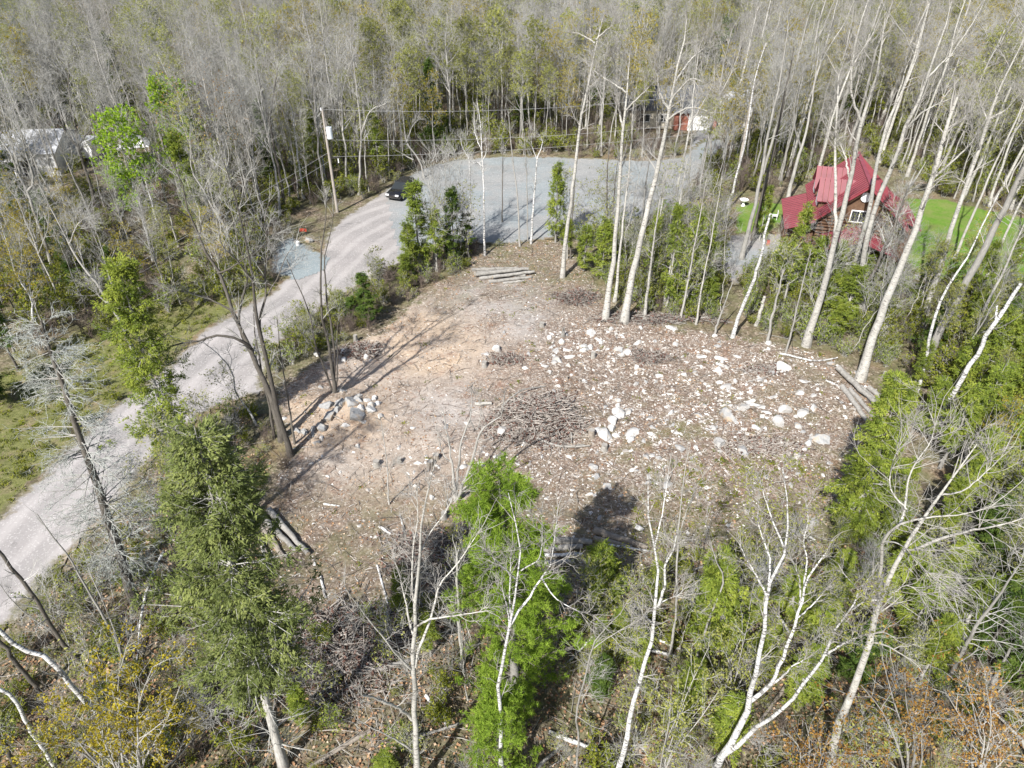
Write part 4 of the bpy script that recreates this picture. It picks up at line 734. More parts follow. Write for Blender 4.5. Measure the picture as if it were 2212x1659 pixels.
ever('yellow-green cedar bush right of the pine', (1292, 1430), (1290, 1335), 30); ever('full green hemlock left of the triple birch', (1556, 1400), (1556, 1195), 72, unique=1, clear=.03, k1=90, k2=9, nspr=7, lsz=.075, gaps=.08, deadlow=0, name='hemlock_tree')
ever('yellow-green cedar between twin-topped birch and lot edge', (1405, 1330), (1400, 1215), 36); ever('tiny cedar at the bottom edge below the silvery tree', (838, 1690), (842, 1630), 40); ever('small dark cedar near the foot of the large left cedar', (655, 1560), (652, 1490), 34)
ever('bushy bright yellow-green spruce at the end of the right-hand log stack', (1838, 1165), (1950, 826), 76, unique=1, clear=.04, k1=170, k2=10, nspr=9, lsz=.065, gaps=.05, shape=.6, deadlow=10, name='spruce_tree', clump=4)
CE = 'cedars at the back edge of the lot'
for lab, b, tp_, w in [('cedar left of the twin aspens', (1262, 585), (1268, 480), 22), ('cedar close behind the twin aspens', (1300, 600), (1306, 470), 26), ('tall cedar right of the twin aspens', (1400, 640), (1420, 455), 24), ('cedar third right of the twin aspens', (1440, 660), (1462, 420), 26),
    ('cedar fourth right of the twin aspens, widest', (1480, 668), (1506, 450), 30), ('cedar nearest the driveway left side', (1512, 640), (1540, 480), 30), ('short cedar at the lot edge before the driveway', (1530, 668), (1548, 590), 24),
    ('small light cedar on the left lawn patch', (1640, 520), (1652, 400), 18), ('cedar below the red side roof', (1690, 670), (1712, 440), 30), ('cedar by the porch, dense', (1735, 660), (1752, 500), 34), ('cedar at the left end of the right-hand woods edge', (1668, 640), (1690, 520), 28), ('cedar in front of the porch, yellowish', (1780, 660), (1800, 520), 32),
    ('cedar left of the big aspen, low', (1820, 700), (1835, 560), 32), ('cedar behind the thick aspen base', (1790, 690), (1800, 590), 30), ('cedar right of the thick aspen base, low and yellowish', (1800, 740), (1812, 650), 30), ('cedar under the red front roof, dark', (1850, 640), (1862, 540), 26),
    ('light green cedar before the turning circle', (1200, 525), (1208, 350), 24), ('cedar right of the light green one', (1225, 560), (1232, 470), 18), ('cedar at the mouth of the turning circle, tallest and leftmost', (908, 590), (900, 372), 34), ('cedar beside the tallest at the turning circle mouth', (890, 604), (888, 480), 24), ('cedar at the turning circle mouth, right of the tallest', (945, 585), (938, 450), 26),
    ('low yellowish cedar by the road mouth', (880, 620), (884, 540), 22)]: ever(lab, b, tp_, w * 1.25, group=CE)
for lab, b, tp_, w in [('dark spruce right of the turning circle mouth cedars', (985, 575), (972, 400), 30), ('dark spruce behind the left log stack end', (1010, 560), (1000, 460), 26), ('small dark green spruce on the bank between road and lot', (795, 700), (782, 590), 34), ('small dark spruce low on the bank beside the road', (765, 690), (755, 640), 26), ('narrow green cedar in the far woods left of centre', (972, 330), (966, 238), 12),
    ('small spruce by the slim birches left of the utility pole', (657, 420), (652, 355), 12), ('dark spruce in the left woods behind the road cedar', (185, 640), (170, 480), 34), ('dark spruce in the left woods near the white building', (130, 560), (105, 470), 24), ('tall dark pine far at the top centre', (1092, 112), (1080, -14), 18), ('dark conifer at the left edge above the verge', (-30, 880), (-60, 740), 60), ('dark conifer left of the dead spruce, by the left edge', (40, 800), (10, 640), 40)]: ever(lab, b, tp_, w, 'spruce', name='spruce_tree', group='dark conifers')
GR = 'low evergreens filling the woods at the lower right'
r7 = np.random.RandomState(17); glist = []
for u, v, hp, w in [(1700, 1330, 110, 50), (1760, 1390, 120, 55), (1640, 1450, 110, 50), (1720, 1520, 120, 55), (1850, 1480, 130, 60), (1790, 1300, 110, 45), (1960, 1380, 150, 60), (1930, 1300, 140, 55), (2010, 1320, 150, 60), (2060, 1390, 160, 65), (2110, 1440, 170, 60), (2150, 1360, 160, 65), (2190, 1480, 170, 70), (2080, 1250, 170, 60), (2010, 1200, 160, 55),
    (2150, 1200, 190, 65), (2230, 1300, 190, 70), (2060, 1120, 190, 60), (2120, 1060, 200, 65), (2200, 1080, 210, 65), (2030, 1010, 180, 50), (2090, 960, 190, 55), (2160, 960, 200, 60), (2240, 960, 210, 65), (1995, 940, 130, 42), (2050, 890, 160, 45), (2130, 860, 180, 50), (2210, 850, 190, 50), (2000, 790, 150, 40), (2070, 790, 150, 40), (2150, 770, 160, 40), (1300, 1500, 80, 40), (1370, 1450, 90, 45), (1480, 1530, 100, 50), (1560, 1620, 110, 55), (1980, 1480, 140, 60), (1330, 1400, 80, 36), (1900, 1210, 120, 45), (1920, 1120, 130, 45), (2260, 1180, 200, 60), (2250, 1600, 160, 70), (1620, 1360, 90, 40), (1500, 1330, 80, 38)]:
    glist.append(ever('x', (u, v), (u + (u - 1106) / (3015 - v) * hp, v - hp), w, 'cedar' if r7.rand() < .68 else 'spruce', name='hemlock_tree', group=GR))
# bright young trees
for lab, b, tp_, k in [('bright lime-green birch in fresh leaf, left of a pair', (330, 562), (262, 262), 0), ('bright lime-green birch in fresh leaf, right of a pair', (420, 470), (362, 202), 1), ('small bright green tree far behind the turning circle', (945, 215), (932, 95), 1)]:
    x, y = G(*b); h = D3(tp_[0], tp_[1], y)[2]; tpx = D3(tp_[0], tp_[1], y)[0]; h0 = (13, 12)[k]
    place_tree('birch_tree', BRIGHTP[k], (x, y, Hs(x, y)), 0, h / h0, lab, 'tree', tilt=(0, math.atan2(tpx - x, h)))
# ------------------------------------------------------------------ the woods
LAND = [('the utility pole', G(729, 460)), ('the turning circle', G(1150, 400)), ('the white metal-roofed building', G(30, 365)), ('the bright green birch pair', G(340, 520)), ('the red-roofed house', G(1830, 470)), ('the brick bungalow', G(1450, 270)),
        ('the grey-roofed far house', G(1160, 60)), ('the right lawn', G(2120, 520)), ('the blue-grey gravel pad', G(640, 560)), ('the parked black car', G(863, 430)), ('the white shed roof', G(1590, 240)), ('the right-hand log stack', G(1860, 860)), ('the tall top pine', G(1090, 100)), ('the white tent', G(300, 330)), ('the lichen-hung dead spruce', G(293, 1303))]
ORD = ['first', 'second', 'third', 'fourth', 'fifth', 'sixth', 'seventh', 'eighth', 'ninth', 'tenth', 'eleventh', 'twelfth', 'thirteenth', 'fourteenth', 'fifteenth', 'sixteenth', 'seventeenth', 'eighteenth', 'nineteenth', 'twentieth', 'twenty-first', 'twenty-second', 'twenty-third', 'twenty-fourth']
def name_by_place(items, groupname, size_rank=False, land=None):
    """items: (object, kind phrase, x, y, size). Gives every one a label by its look and what it stands beside"""
    land = land or LAND; bk = {}
    for it in items:
        o, kp, x, y, s = it; d = [math.hypot(x - a, y - b) for _, (a, b) in land]; i = int(np.argmin(d)); n, (a, b) = land[i]
        dx, dy = x - a, y - b; rel = ('right of ' if dx > 0 else 'left of ') if abs(dx) > abs(dy) else ('behind ' if dy > 0 else 'in front of ')
        bk.setdefault((kp, rel + n), []).append(it)
    for (kp, pl_), L in bk.items():
        if size_rank: L.sort(key=lambda q: -q[4])
        else: L.sort(key=lambda q: pxpos(q[2], q[3])[0])
        for k, (o, _, x, y, s) in enumerate(L):
            if len(L) == 1: lab = f'{kp} {pl_}'
            elif size_rank: lab = ('largest ' if k == 0 else f'{ORD[k]} largest ' if k < 24 else 'smaller ') + f'{kp} {pl_}'
            else: lab = f'{kp} {pl_}' + (f', {ORD[k]} from the left there' if k < 24 else ', farther right')
            o['label'] = lab; o['group'] = groupname

P_HOUSE = GP([(1690, 560), (1730, 420), (1860, 340), (1990, 400), (1990, 560), (1850, 640)])
KEEP_OUT = [P_ROAD, P_TURN, P_CLEAR, LAWN_R, LAWN_L, P_DRIVE, P_HOUSE, GP([(1560, 640), (1560, 430), (1990, 380), (1990, 640)]), GP([(1375, 262), (1375, 215), (1530, 210), (1530, 300), (1480, 340)]), GP([(1560, 262), (1560, 232), (1620, 232), (1620, 262)]),
    GP([(-80, 400), (-80, 325), (85, 320), (85, 385)]), GP([(120, 352), (120, 322), (340, 312), (345, 345)]), GP([(1130, 66), (1130, 48), (1185, 48), (1185, 70)]), GP([(575, 590), (590, 530), (632, 490), (700, 480), (720, 560), (640, 605)]), GP([(700, 480), (700, 440), (755, 430), (755, 470)])]
def free(x, y, pad=.8):
    ok = np.ones(x.shape, bool)
    for P in KEEP_OUT:
        lo = P.min(0) - 2; hi = P.max(0) + 2; s = (x > lo[0]) & (x < hi[0]) & (y > lo[1]) & (y < hi[1])
        if s.any(): ins = in_poly(x[s], y[s], P) | (edge_dist(x[s], y[s], P) < pad); k = np.where(s)[0][ins]; ok[k] = False
    u, v = pxpos(x, y); h = np.abs(np.sin(x * 12.99 + y * 78.2) * 43758.5) % 1
    ok &= ~((u > -90) & (u < 350) & (v > 320) & (v < 480) & (h < .72)); ok &= ~((u > 210) & (u < 450) & (v > 450) & (v < 640) & (h < .5)); ok &= ~((u > 1380) & (u < 1640) & (v > 215) & (v < 330) & (h < .35))
    return ok
def cand(y0, y1, st, seed):
    rn = np.random.RandomState(seed); xs = np.arange(-.8 * y1 - 25, .8 * y1 + 25, st); ys = np.arange(y0, y1, st); X, Y = np.meshgrid(xs, ys)
    X = (X + rn.uniform(-.48, .48, X.shape) * st).ravel(); Y = (Y + rn.uniform(-.48, .48, Y.shape) * st).ravel(); k = np.abs(X) < .79 * Y + 22; return X[k], Y[k]
def woods(x, y):
    """where the woods grow, as seen in the survey"""
    u, v = pxpos(x, y); near = ((u < 600) & (v < 625 + np.clip(560 - u, 0, 560) * .3)) | ((u > 1960) & (v < 860) & (v > 640)) | ((u > 2080) & (v < 1500) & (u < 2700)) | ((u < -60) & (v < 760))
    return ((v < 440) | ((v < 560) & (u < 640)) | ((v < 560) & (u > 2240)) | near)
xs1, ys1 = cand(16, 110, 2.75, 3); xs2, ys2 = cand(110, 190, 3.2, 4); xs3, ys3 = cand(190, 360, 4.3, 5)
tx = np.concatenate([xs1, xs2, xs3]); ty = np.concatenate([ys1, ys2, ys3])
k = woods(tx, ty) & free(tx, ty); tx, ty = tx[k], ty[k]
o_ = np.argsort(np.hypot(tx, ty)); tx, ty = tx[o_], ty[o_]; rn = np.random.RandomState(77)
tu, tv = pxpos(tx, ty)
clus = .5 + .5 * np.sin(tx * .11 + 1.1) * np.sin(ty * .085 + .5) + .3 * np.sin(tx * .043 - 2) * np.cos(ty * .05); q = rn.rand(len(tx))
P_con = np.where((tu > 2080) & (tv > 700), .62, np.where((tu > 1960) & (tv > 600), .3, np.where(tv < 30, .16, np.where((tu < 600) & (tv > 430), .10, .035))))
kind = np.zeros(len(tx), int)                                     # grey, pale, budding, birch, conifer, bright
r1 = rn.rand(len(tx)); bud = np.clip(.22 + .36 * clus, .1, .6)
kind[:] = 0; kind[r1 < .14] = 1; kind[(r1 >= .14) & (r1 < .14 + bud)] = 2; kind[(r1 > .935)] = 3; kind[q < P_con] = 4
kind[(tu < 60) & (tv < 330) & (rn.rand(len(tx)) < .35)] = 5
PROT = [(GREY, 'bare_tree', 'grey leafless tree'), (PALE, 'aspen_tree', 'pale-barked leafless aspen'), (BUDY, 'budding_tree', 'tree hazed with small spring buds'), (BIRCHP, 'birch_tree', 'white-stemmed birch'), (None, 'conifer_tree', 'dark evergreen'), (BRIGHTP, 'leafing_tree', 'bright green leafing tree')]
CONP = SPRUCEP + CEDARP; PROT[4] = (CONP, 'conifer_tree', 'evergreen')
LIM = {0: 300, 1: 130, 2: 200, 3: 80, 4: 90, 5: 12}; cnt = {k: 0 for k in range(6)}; items = []; far = []; SRC = {}
for i in range(len(tx)):
    kd = kind[i]; pr, nm, ph = PROT[kd]
    if kd == 2: vi = (0, 1, 3, 2)[int(np.clip((.5 + .5 * math.sin(tx[i] * .07 + ty[i] * .05)) * 2.2 + rn.rand() * 1.4 - .2, 0, 3.99))]
    elif kd == 4: vi = rn.choice([0, 1, 2, 3, 4, 5]) if tv[i] < 560 else rn.choice([1, 3, 4, 5, 1])
    else: vi = rn.randint(len(pr))
    s = rn.uniform(.72, 1.12) * (1.3 if (kd == 4 and tv[i] < 60) else 1) * (.8 if (kd == 4 and tv[i] > 560) else 1) * (.62 if (tv[i] > 560 and kd != 4) else 1)
    if tv[i] > 560 and tu[i] > 1900 and kd != 4: s *= .85
    rz = rn.rand() * 6.28; tl = (rn.randn() * .035, rn.randn() * .035); z = Hs(tx[i], ty[i]) if ty[i] < 300 else 0
    if cnt[kd] < LIM[kd] and abs(tu[i] - 1106) < 1300 or (kd, vi) not in SRC:
        cnt[kd] += 1; e = place_tree(nm, pr[vi], (tx[i], ty[i], z), rz, s, 'x', 'tree', tilt=tl); SRC.setdefault((kd, vi), e)
        k2 = ph if kd != 2 else ['lime-hazed budding tree', 'yellow-hazed budding tree', 'orange-hazed budding tree', 'faintly lime-budding tree'][vi]
        items.append((e, ('tall ' if s > 1 else '') + k2, tx[i], ty[i], s))
    else: far.append((tx[i], ty[i], z, tl[0], tl[1], rz, s, kd * 10 + vi))
name_by_place(items, 'trees in the surrounding woods')

def scatter(name, rows, sources, label, parts=True):
    """one object: many copies of the source trees' own meshes, standing on its points"""
    rows = np.array(rows); me = bpy.data.meshes.new(name); me.from_pydata(rows[:, :3].tolist(), [], [])
    for an, ty_, dat in (('rot', 'FLOAT_VECTOR', rows[:, 3:6]), ('scl', 'FLOAT', rows[:, 6]), ('idx', 'INT', rows[:, 7].astype(int))):
        a = me.attributes.new(an, ty_, 'POINT'); a.data.foreach_set('vector' if ty_ == 'FLOAT_VECTOR' else 'value', (dat.astype(np.float32) if ty_ != 'INT' else dat.astype(np.int32)).ravel())
    o = link(name, me); tag(o, label, None, None, 'stuff')
    ng = bpy.data.node_groups.new(name, 'GeometryNodeTree'); ng.interface.new_socket('Geometry', in_out='INPUT', socket_type='NodeSocketGeometry'); ng.interface.new_socket('Geometry', in_out='OUTPUT', socket_type='NodeSocketGeometry')
    N = ng.nodes; L = ng.links; gi = N.new('NodeGroupInput'); go = N.new('NodeGroupOutput'); jn = N.new('GeometryNodeJoinGeometry')
    def at(nm, ty_): n = N.new('GeometryNodeInputNamedAttribute'); n.data_type = ty_; n.inputs[0].default_value = nm; return n.outputs['Attribute']
    r, s, ix = at('rot', 'FLOAT_VECTOR'), at('scl', 'FLOAT'), at('idx', 'INT')
    e2r = N.new('FunctionNodeEulerToRotation'); L.new(r, e2r.inputs[0])
    for key, objs in sources.items():
        if not (rows[:, 7] == key).any(): continue
        cm = N.new('FunctionNodeCompare'); cm.data_type = 'INT'; cm.operation = 'EQUAL'; L.new(ix, cm.inputs[2]); cm.inputs[3].default_value = key
        for ob in objs:
            oi = N.new('GeometryNodeObjectInfo'); oi.inputs['Object'].default_value = ob; oi.inputs['As Instance'].default_value = True; oi.transform_space = 'ORIGINAL'
            ip = N.new('GeometryNodeInstanceOnPoints'); L.new(gi.outputs[0], ip.inputs['Points']); L.new(cm.outputs[0], ip.inputs['Selection']); L.new(oi.outputs['Geometry'], ip.inputs['Instance'])
            L.new(e2r.outputs[0], ip.inputs['Rotation']); L.new(s, ip.inputs['Scale']); L.new(ip.outputs[0], jn.inputs[0])
    L.new(jn.outputs[0], go.inputs[0]); md = o.modifiers.new('scatter', 'NODES'); md.node_group = ng
    return o
src = {kd * 10 + vi: [c for c in e.children] for (kd, vi), e in SRC.items()}
scatter('distant_woods', far, src, 'distant grey and budding woods filling the background')

# ---- saplings and shrubs
sp = []; rn = np.random.RandomState(99)
def region(poly, st, seed, pad=.2):
    P = GP(poly); r2 = np.random.RandomState(seed); xs = np.arange(P[:, 0].min(), P[:, 0].max(), st); ys = np.arange(P[:, 1].min(), P[:, 1].max(), st); X, Y = np.meshgrid(xs, ys)
    X = (X + r2.uniform(-.5, .5, X.shape) * st).ravel(); Y = (Y + r2.uniform(-.5, .5, Y.shape) * st).ravel(); k = in_poly(X, Y, P); return X[k], Y[k]
R_BANK = [(870, 565), (880, 620), (850, 670), (700, 760), (640, 790), (590, 820), (575, 775), (640, 715), (760, 635), (835, 590)]
R_FRONT = [(565, 1180), (640, 1330), (800, 1310), (960, 1290), (1250, 1270), (1500, 1215), (1700, 1190), (1850, 1150), (1990, 1090), (2120, 1100), (2350, 1300), (2300, 1800), (-150, 1800), (0, 1440), (100, 1290), (260, 1130), (400, 960), (560, 880), (590, 980), (560, 1080)]
R_BACKR = [(1320, 660), (1290, 560), (1230, 515), (1420, 480), (1560, 470), (1560, 690), (1480, 700), (1390, 680)]
R_BACKR2 = [(1610, 715), (1600, 600), (1700, 560), (1960, 600), (1960, 800), (1850, 780), (1740, 745)]
R_BACKL = [(880, 612), (905, 560), (960, 532), (1160, 512), (1230, 500), (1240, 530), (1160, 515), (1050, 545), (1010, 575), (930, 620), (880, 655)]
sap_items = []
SAPN = ['slim leafless sapling', 'thin lime-budding sapling', 'tall pale sapling', 'bushy lime-budding sapling']; scnt = [0]
def plant_saps(poly, st, seed, smin, smax, probs, land=None, check=None):
    X, Y = region(poly, st, seed); r2 = np.random.RandomState(seed + 1)
    for x, y in zip(X, Y):
        if check and not check(x, y): continue
        uu_, vv_ = pxpos(x, y)
        if (540 < uu_ < 1230 and vv_ > 1120 and r2.rand() < .5) or (820 < uu_ < 935 and 480 < vv_ < 680): continue
        k = r2.choice(4, p=probs); s = r2.uniform(smin, smax); e = place_tree('sapling', SAP[k], (x, y, Hs(x, y)), r2.rand() * 6.28, s, 'x', 'sapling', tilt=(r2.randn() * .08, r2.randn() * .08))
        sap_items.append((e, SAPN[k], x, y, s))
def off_lot(x, y): a = np.array([x]); b = np.array([y]); return not (in_poly(a, b, P_ROAD)[0] or (in_poly(a, b, P_CLEAR)[0] and edge_dist(a, b, P_CLEAR)[0] > 1.2) or in_poly(a, b, P_TURN)[0])
plant_saps(R_BANK, 2.0, 301, .4, .8, [.5, .2, .1, .2], check=off_lot); plant_saps(R_FRONT, 2.25, 302, .45, 1.0, [.35, .25, .1, .3], check=off_lot)
plant_saps(R_BACKR, 2.6, 303, .9, 1.6, [.3, .15, .45, .1], check=off_lot); plant_saps(R_BACKR2, 2.7, 304, .7, 1.5, [.35, .15, .35, .15], check=off_lot); plant_saps(R_BACKL, 1.5, 305, .9, 1.7, [.35, .2, .3, .15], check=off_lot)
LAND2 = LAND + [('the brush pile', G(1150, 900)), ('the white pine', G(1117, 1506)), ('the large left cedar', G(612, 1655)), ('the triple birch', G(1560, 1640)), ('the cream-barked poplar', G(1795, 1640)), ('the silvery tree', G(900, 1656)), ('the lower left log stack', G(610, 1170)), ('the twin aspens', G(1330, 693)), ('the sandy bank boulders', G(740, 890)), ('the yellow-budding maple', G(300, 1700)), ('the far log stack', G(1090, 598)), ('the end spruce', G(1838, 1165))]
name_by_place(sap_items, 'saplings around the lot', land=LAND2); name_by_place(TR, 'tall forked aspens in the woods round the red-roofed house', land=LAND)
name_by_place([(o, 'small dark hemlock' if (o.children[0].data in [q[0] for q in SPRUCEP]) else 'small yellow-green hemlock', o.location.x, o.location.y, 1) for o in glist], GR, land=LAND2)
sh = []; shsrc = {}; r2 = np.random.RandomState(401)
SHN = ['green-budding shrub', 'leafless twiggy shrub', 'low green shrub', 'dark green juniper-like shrub', 'tall budding shrub', 'brown twiggy bush']
for k, (u, v) in enumerate([(662, 752), (800, 715), (745, 735), (500, 905), (830, 660), (620, 1010)]):
    x, y = G(u, v); o = link('shrub', SHRUBS[k]); o.location = (x, y, Hs(x, y)); shsrc[k] = [o]
    tag(o, SHN[k] + ' ' + ['at the lower edge of the road bank above the boulders', 'on the bank between road and lot, near the small spruce', 'on the bank beside the lot, halfway along', 'beside the road below the widening', 'at the top of the bank next to the lot', 'at the foot of the bank below the leaning trees'][k], 'shrub', 'shrubs on the bank')
def shrubs(poly, st, seed, s0, s1, pr, check=off_lot):
    X, Y = region(poly, st, seed); r3 = np.random.RandomState(seed)
    for x, y in zip(X, Y):
        if check and not check(x, y): continue
        uu_, vv_ = pxpos(x, y)
        if 540 < uu_ < 1230 and vv_ > 1120 and r3.rand() < .6: continue
        sh.append((x, y, Hs(x, y), r3.randn() * .1, r3.randn() * .1, r3.rand() * 6.28, r3.uniform(s0, s1), r3.choice(6, p=pr)))
shrubs(R_BANK, .95, 501, .6, 1.3, [.25, .25, .15, .05, .15, .15]); shrubs(R_FRONT, 1.25, 502, .4, 1.05, [.26, .08, .22, .16, .2, .08]); shrubs(R_BACKR, 1.1, 503, .5, 1.2, [.2, .05, .15, .4, .15, .05]); shrubs(R_BACKR2, 1.1, 504, .5, 1.3, [.2, .05, .1, .45, .15, .05]); shrubs(R_BACKL, 1.2, 505, .6, 1.2, [.2, .3, .1, .1, .2, .1])
ux, uy = cand(26, 100, 1.65, 601); kk = woods(ux, uy) & free(ux, uy, .2); ux, uy = ux[kk], uy[kk]
for x, y in zip(ux, uy): sh.append((x, y, Hs(x, y), rn.randn() * .1, rn.randn() * .1, rn.rand() * 6.28, rn.uniform(.8, 1.9), rn.choice(6, p=[.24, .2, .16, .06, .2, .14])))
ux, uy = cand(100, 200, 3.4, 602); kk = free(ux, uy, .2); ux, uy = ux[kk], uy[kk]
for x, y in zip(ux, uy): sh.append((x, y, Hs(x, y), 0, 0, rn.rand() * 6.28, rn.uniform(1.2, 2.4), rn.choice(6, p=[.3, .2, .1, .05, .25, .1])))
vx, vy = region(VERGE1, 1.6, 603)
for x, y in zip(vx, vy):
    if off_lot(x, y) and rn.rand() < .8: sh.append((x, y, Hs(x, y), 0, 0, rn.rand() * 6.28, rn.uniform(.25, .7), rn.choice([0, 1, 2, 2, 5])))
scatter('undergrowth', sh, shsrc, 'tangled brown and green undergrowth below the trees')
# ------------------------------------------------------------------ rocks
import bmesh
t = NT('pale_limestone'); p = t.obj(); rr_ = t.rand(); pp = t.new('ShaderNodeVectorMath', operation='ADD'); t.set(pp, 0, p)
cb_ = t.new('ShaderNodeCombineXYZ'); t.l.new(t.math('MULTIPLY', rr_, 40.), cb_.inputs[0]); t.l.new(cb_.outputs[0], pp.inputs[1]); p2 = pp.outputs[0]
n1 = t.noise(p2, 2.2, 8, .7); c = t.ramp(n1, [(.3, (.35, .34, .32)), (.5, (.58, .565, .54)), (.7, (.74, .73, .705))]); n2 = t.noise(p2, 1.1, 5, .6)
c = t.mix(t.ramp(n2, [(.44, 0.), (.58, .8)]), c, (.27, .26, .245)); c = t.mix(t.ramp(t.noise(p2, 1.6, 4), [(.58, 0.), (.7, .5)]), c, (.52, .40, .27)); t.col(c); t.bump(n1, .6, .05); M_ROCK = t.m
t = NT('grey_boulder'); p = t.obj(); n1 = t.noise(p, 2.5, 8, .7); c = t.ramp(n1, [(.3, (.20, .20, .20)), (.7, (.42, .42, .41))]); c = t.mix(t.ramp(t.noise(p, 1.3, 4), [(.48, 0.), (.6, .8)]), c, (.36, .27, .18)); t.col(c); t.bump(n1, .6, .05); M_ROCKG = t.m
def rock_mesh(seed, sub=2, flat=.6, mat=None, planes=11):
    r = np.random.RandomState(seed); bm = bmesh.new(); bmesh.ops.create_icosphere(bm, subdivisions=sub, radius=1); V = np.array([v.co[:] for v in bm.verts])
    for _ in range(planes):
        n = unit(r.randn(3)); d = r.uniform(.5, .88); e = V @ n - d; V -= np.clip(e, 0, None)[:, None] * n * .95
    V += r.randn(*V.shape) * (.022 if sub > 1 else .05); V *= np.array([r.uniform(.8, 1.2), r.uniform(.65, 1.), flat * r.uniform(.8, 1.2)]) * .6
    for v, c_ in zip(bm.verts, V): v.co = c_
    me = bpy.data.meshes.new('rock'); bm.to_mesh(me); bm.free(); me.materials.append(mat); return me
RB = [rock_mesh(s, 3, f, M_ROCK) for s, f in ((1, .75), (2, .6), (3, .85), (4, .5), (5, .7))]; RG = [rock_mesh(s, 3, .75, M_ROCKG) for s in (11, 12, 13)]
RF = [rock_mesh(s, 3, .28, M_ROCK) for s in (21, 22, 23)]; RS = [rock_mesh(s, 1, f, M_ROCK, 7) for s, f in ((31, .6), (32, .45), (33, .75), (34, .35), (35, .6))]; RT = [rock_mesh(s, 1, .6, M_ROCKG, 7) for s in (36, 37)]
LOTL = [('the far log stack', G(1090, 598)), ('the right-hand log stack', G(1860, 860)), ('the brush pile', G(1150, 895)), ('the white boulder group', G(1320, 920)), ('the boulders on the sandy bank', G(735, 890)), ('the twin aspens', G(1330, 695)), ('the small brush heap behind the twin aspens', G(1245, 640)), ('the root tangle on the right', G(1405, 775)), ('the stump beside two pale rocks', G(1047, 788)), ('the cracked white slab', G(1634, 878)), ('the big cream rock at right', G(1693, 796)), ('the long fallen birch pole', G(1745, 780)), ('the jagged pale stump', G(1216, 726)), ('the dark central stump', G(1277, 940)), ('the end spruce', G(1800, 1050)), ('the pair of stumps near the front', G(933, 1000)), ('the lower left log stack', G(610, 1170)), ('the white pine', G(1110, 1250)), ('the small multi-stemmed tree', G(984, 1083)), ('the white birch snag', G(1582, 730)), ('the round grey boulder', G(1605, 977)), ('the front right corner of the lot', G(1650, 1130)), ('the sandy patch', G(900, 740)), ('the lot centre', G(1250, 840))]
def ppm(x, y): return FPX / (y * cP + CAMH * sP)
rocks = []
def rock(u, v, d, kind='b', rz=None, squash=1., sink=.28):
    x, y = G(u, v); pool, ph = {'b': (RB, 'pale blocky rock'), 'g': (RG, 'grey boulder'), 'f': (RF, 'flat white rock slab'), 's': (RS, 'small white rock'), 't': (RT, 'small grey rock')}[kind]
    k = rs.randint(len(pool)); o = link('rock', pool[k]); o.scale = (d, d * squash, d); o.rotation_euler = (rs.uniform(-.2, .2), rs.uniform(-.2, .2), rs.rand() * 6.28 if rz is None else rz)
    zt = pool[k].vertices; o.location = (x, y, Hs(x, y) + d * (.24 - sink) * (.4 if kind == 'f' else 1)); tag(o, 'x', 'rock'); rocks.append((o, ph, x, y, d)); return o
BIG = [(1336, 897, .95), (1324, 912, .75), (1308, 942, 1.1), (1292, 930, .6), (1321, 928, .6), (1332, 942, .5), (1356, 891, .6), (1334, 867, .45), (1334, 880, .5), (1085, 934, .75), (1099, 926, .45), (1063, 950, .4), (1125, 930, .5), (1141, 941, .6), (1276, 720, .8), (1212, 739, .7), (1186, 732, .55), (1205, 779, .8), (1196, 784, .55), (1176, 792, .5), (1229, 792, .5), (1355, 764, .7), (1259, 749, .6), (1258, 759, .6), (1276, 753, .6), (1342, 769, .5), (1263, 825, .45), (1460, 744, .5), (1374, 796, .5), (1476, 811, .5), (1424, 813, .5), (1188, 806, .4),
       (1693, 797, 1.25), (1554, 803, .7), (1642, 822, .5), (1605, 882, .9), (1680, 912, .9), (1696, 888, .85), (1727, 851, .65), (1757, 856, .45), (1552, 962, .9), (1745, 958, .55), (1721, 987, .55), (1538, 925, .55), (1634, 925, .55), (1652, 927, .5), (1738, 972, .4), (1753, 946, .4), (1722, 922, .55), (1074, 757, .75), (1544, 727, .4), (1660, 742, .6), (1130, 962, .4), (1000, 1010, .5), (890, 925, .35)]
for u, v, d in BIG: rock(u, v, d * 1.12, 'b', sink=.2)
for u, v, d in [(1420, 694, 1.0), (1453, 709, 1.15), (1293, 735, .85), (1201, 757, .95), (1190, 751, .8), (1229, 757, .9), (1227, 771, 1.1), (1376, 742, .9), (1508, 771, .9), (1560, 791, 1.1), (1561, 776, 1.), (1744, 825, .9), (1567, 837, 1.1), (1634, 876, 1.25), (1736, 894, 1.4), (1756, 880, 1.1), (1558, 866, .75), (1669, 857, .8), (1054, 764, .85), (1363, 939, 1.3), (1298, 742, .7), (1620, 868, .8), (1650, 890, .8), (1590, 770, .7), (1530, 760, .8)]: rock(u, v, d * 1.15, 'f', squash=rs.uniform(.45, .8))
for u, v, d in [(1335, 756, .85), (1667, 806, .8), (1576, 903, 1.7), (1773, 950, 1.2), (1605, 978, 1.05), (1136, 886, .6), (1070, 905, .5), (1792, 1002, .5), (1500, 805, .5), (1310, 1050, .6), (1282, 1010, .7), (1290, 1030, .6), (1420, 990, .6), (1410, 925, .5)]: rock(u, v, d, 'g', squash=.6 if d > 1.5 else .9)
for u, v, d in [(768, 902, 1.15), (711, 905, 1.05), (725, 891, .85), (705, 879, .95), (737, 873, .9), (757, 873, 1.), (694, 926, 1.), (676, 930, .6), (676, 940, .5), (658, 936, .6), (643, 934, .6), (685, 958, .55), (741, 848, .6), (694, 840, .45), (775, 868, .8), (668, 521, .95), (640, 523, .6)]: rock(u, v, d, 'g', sink=.2)
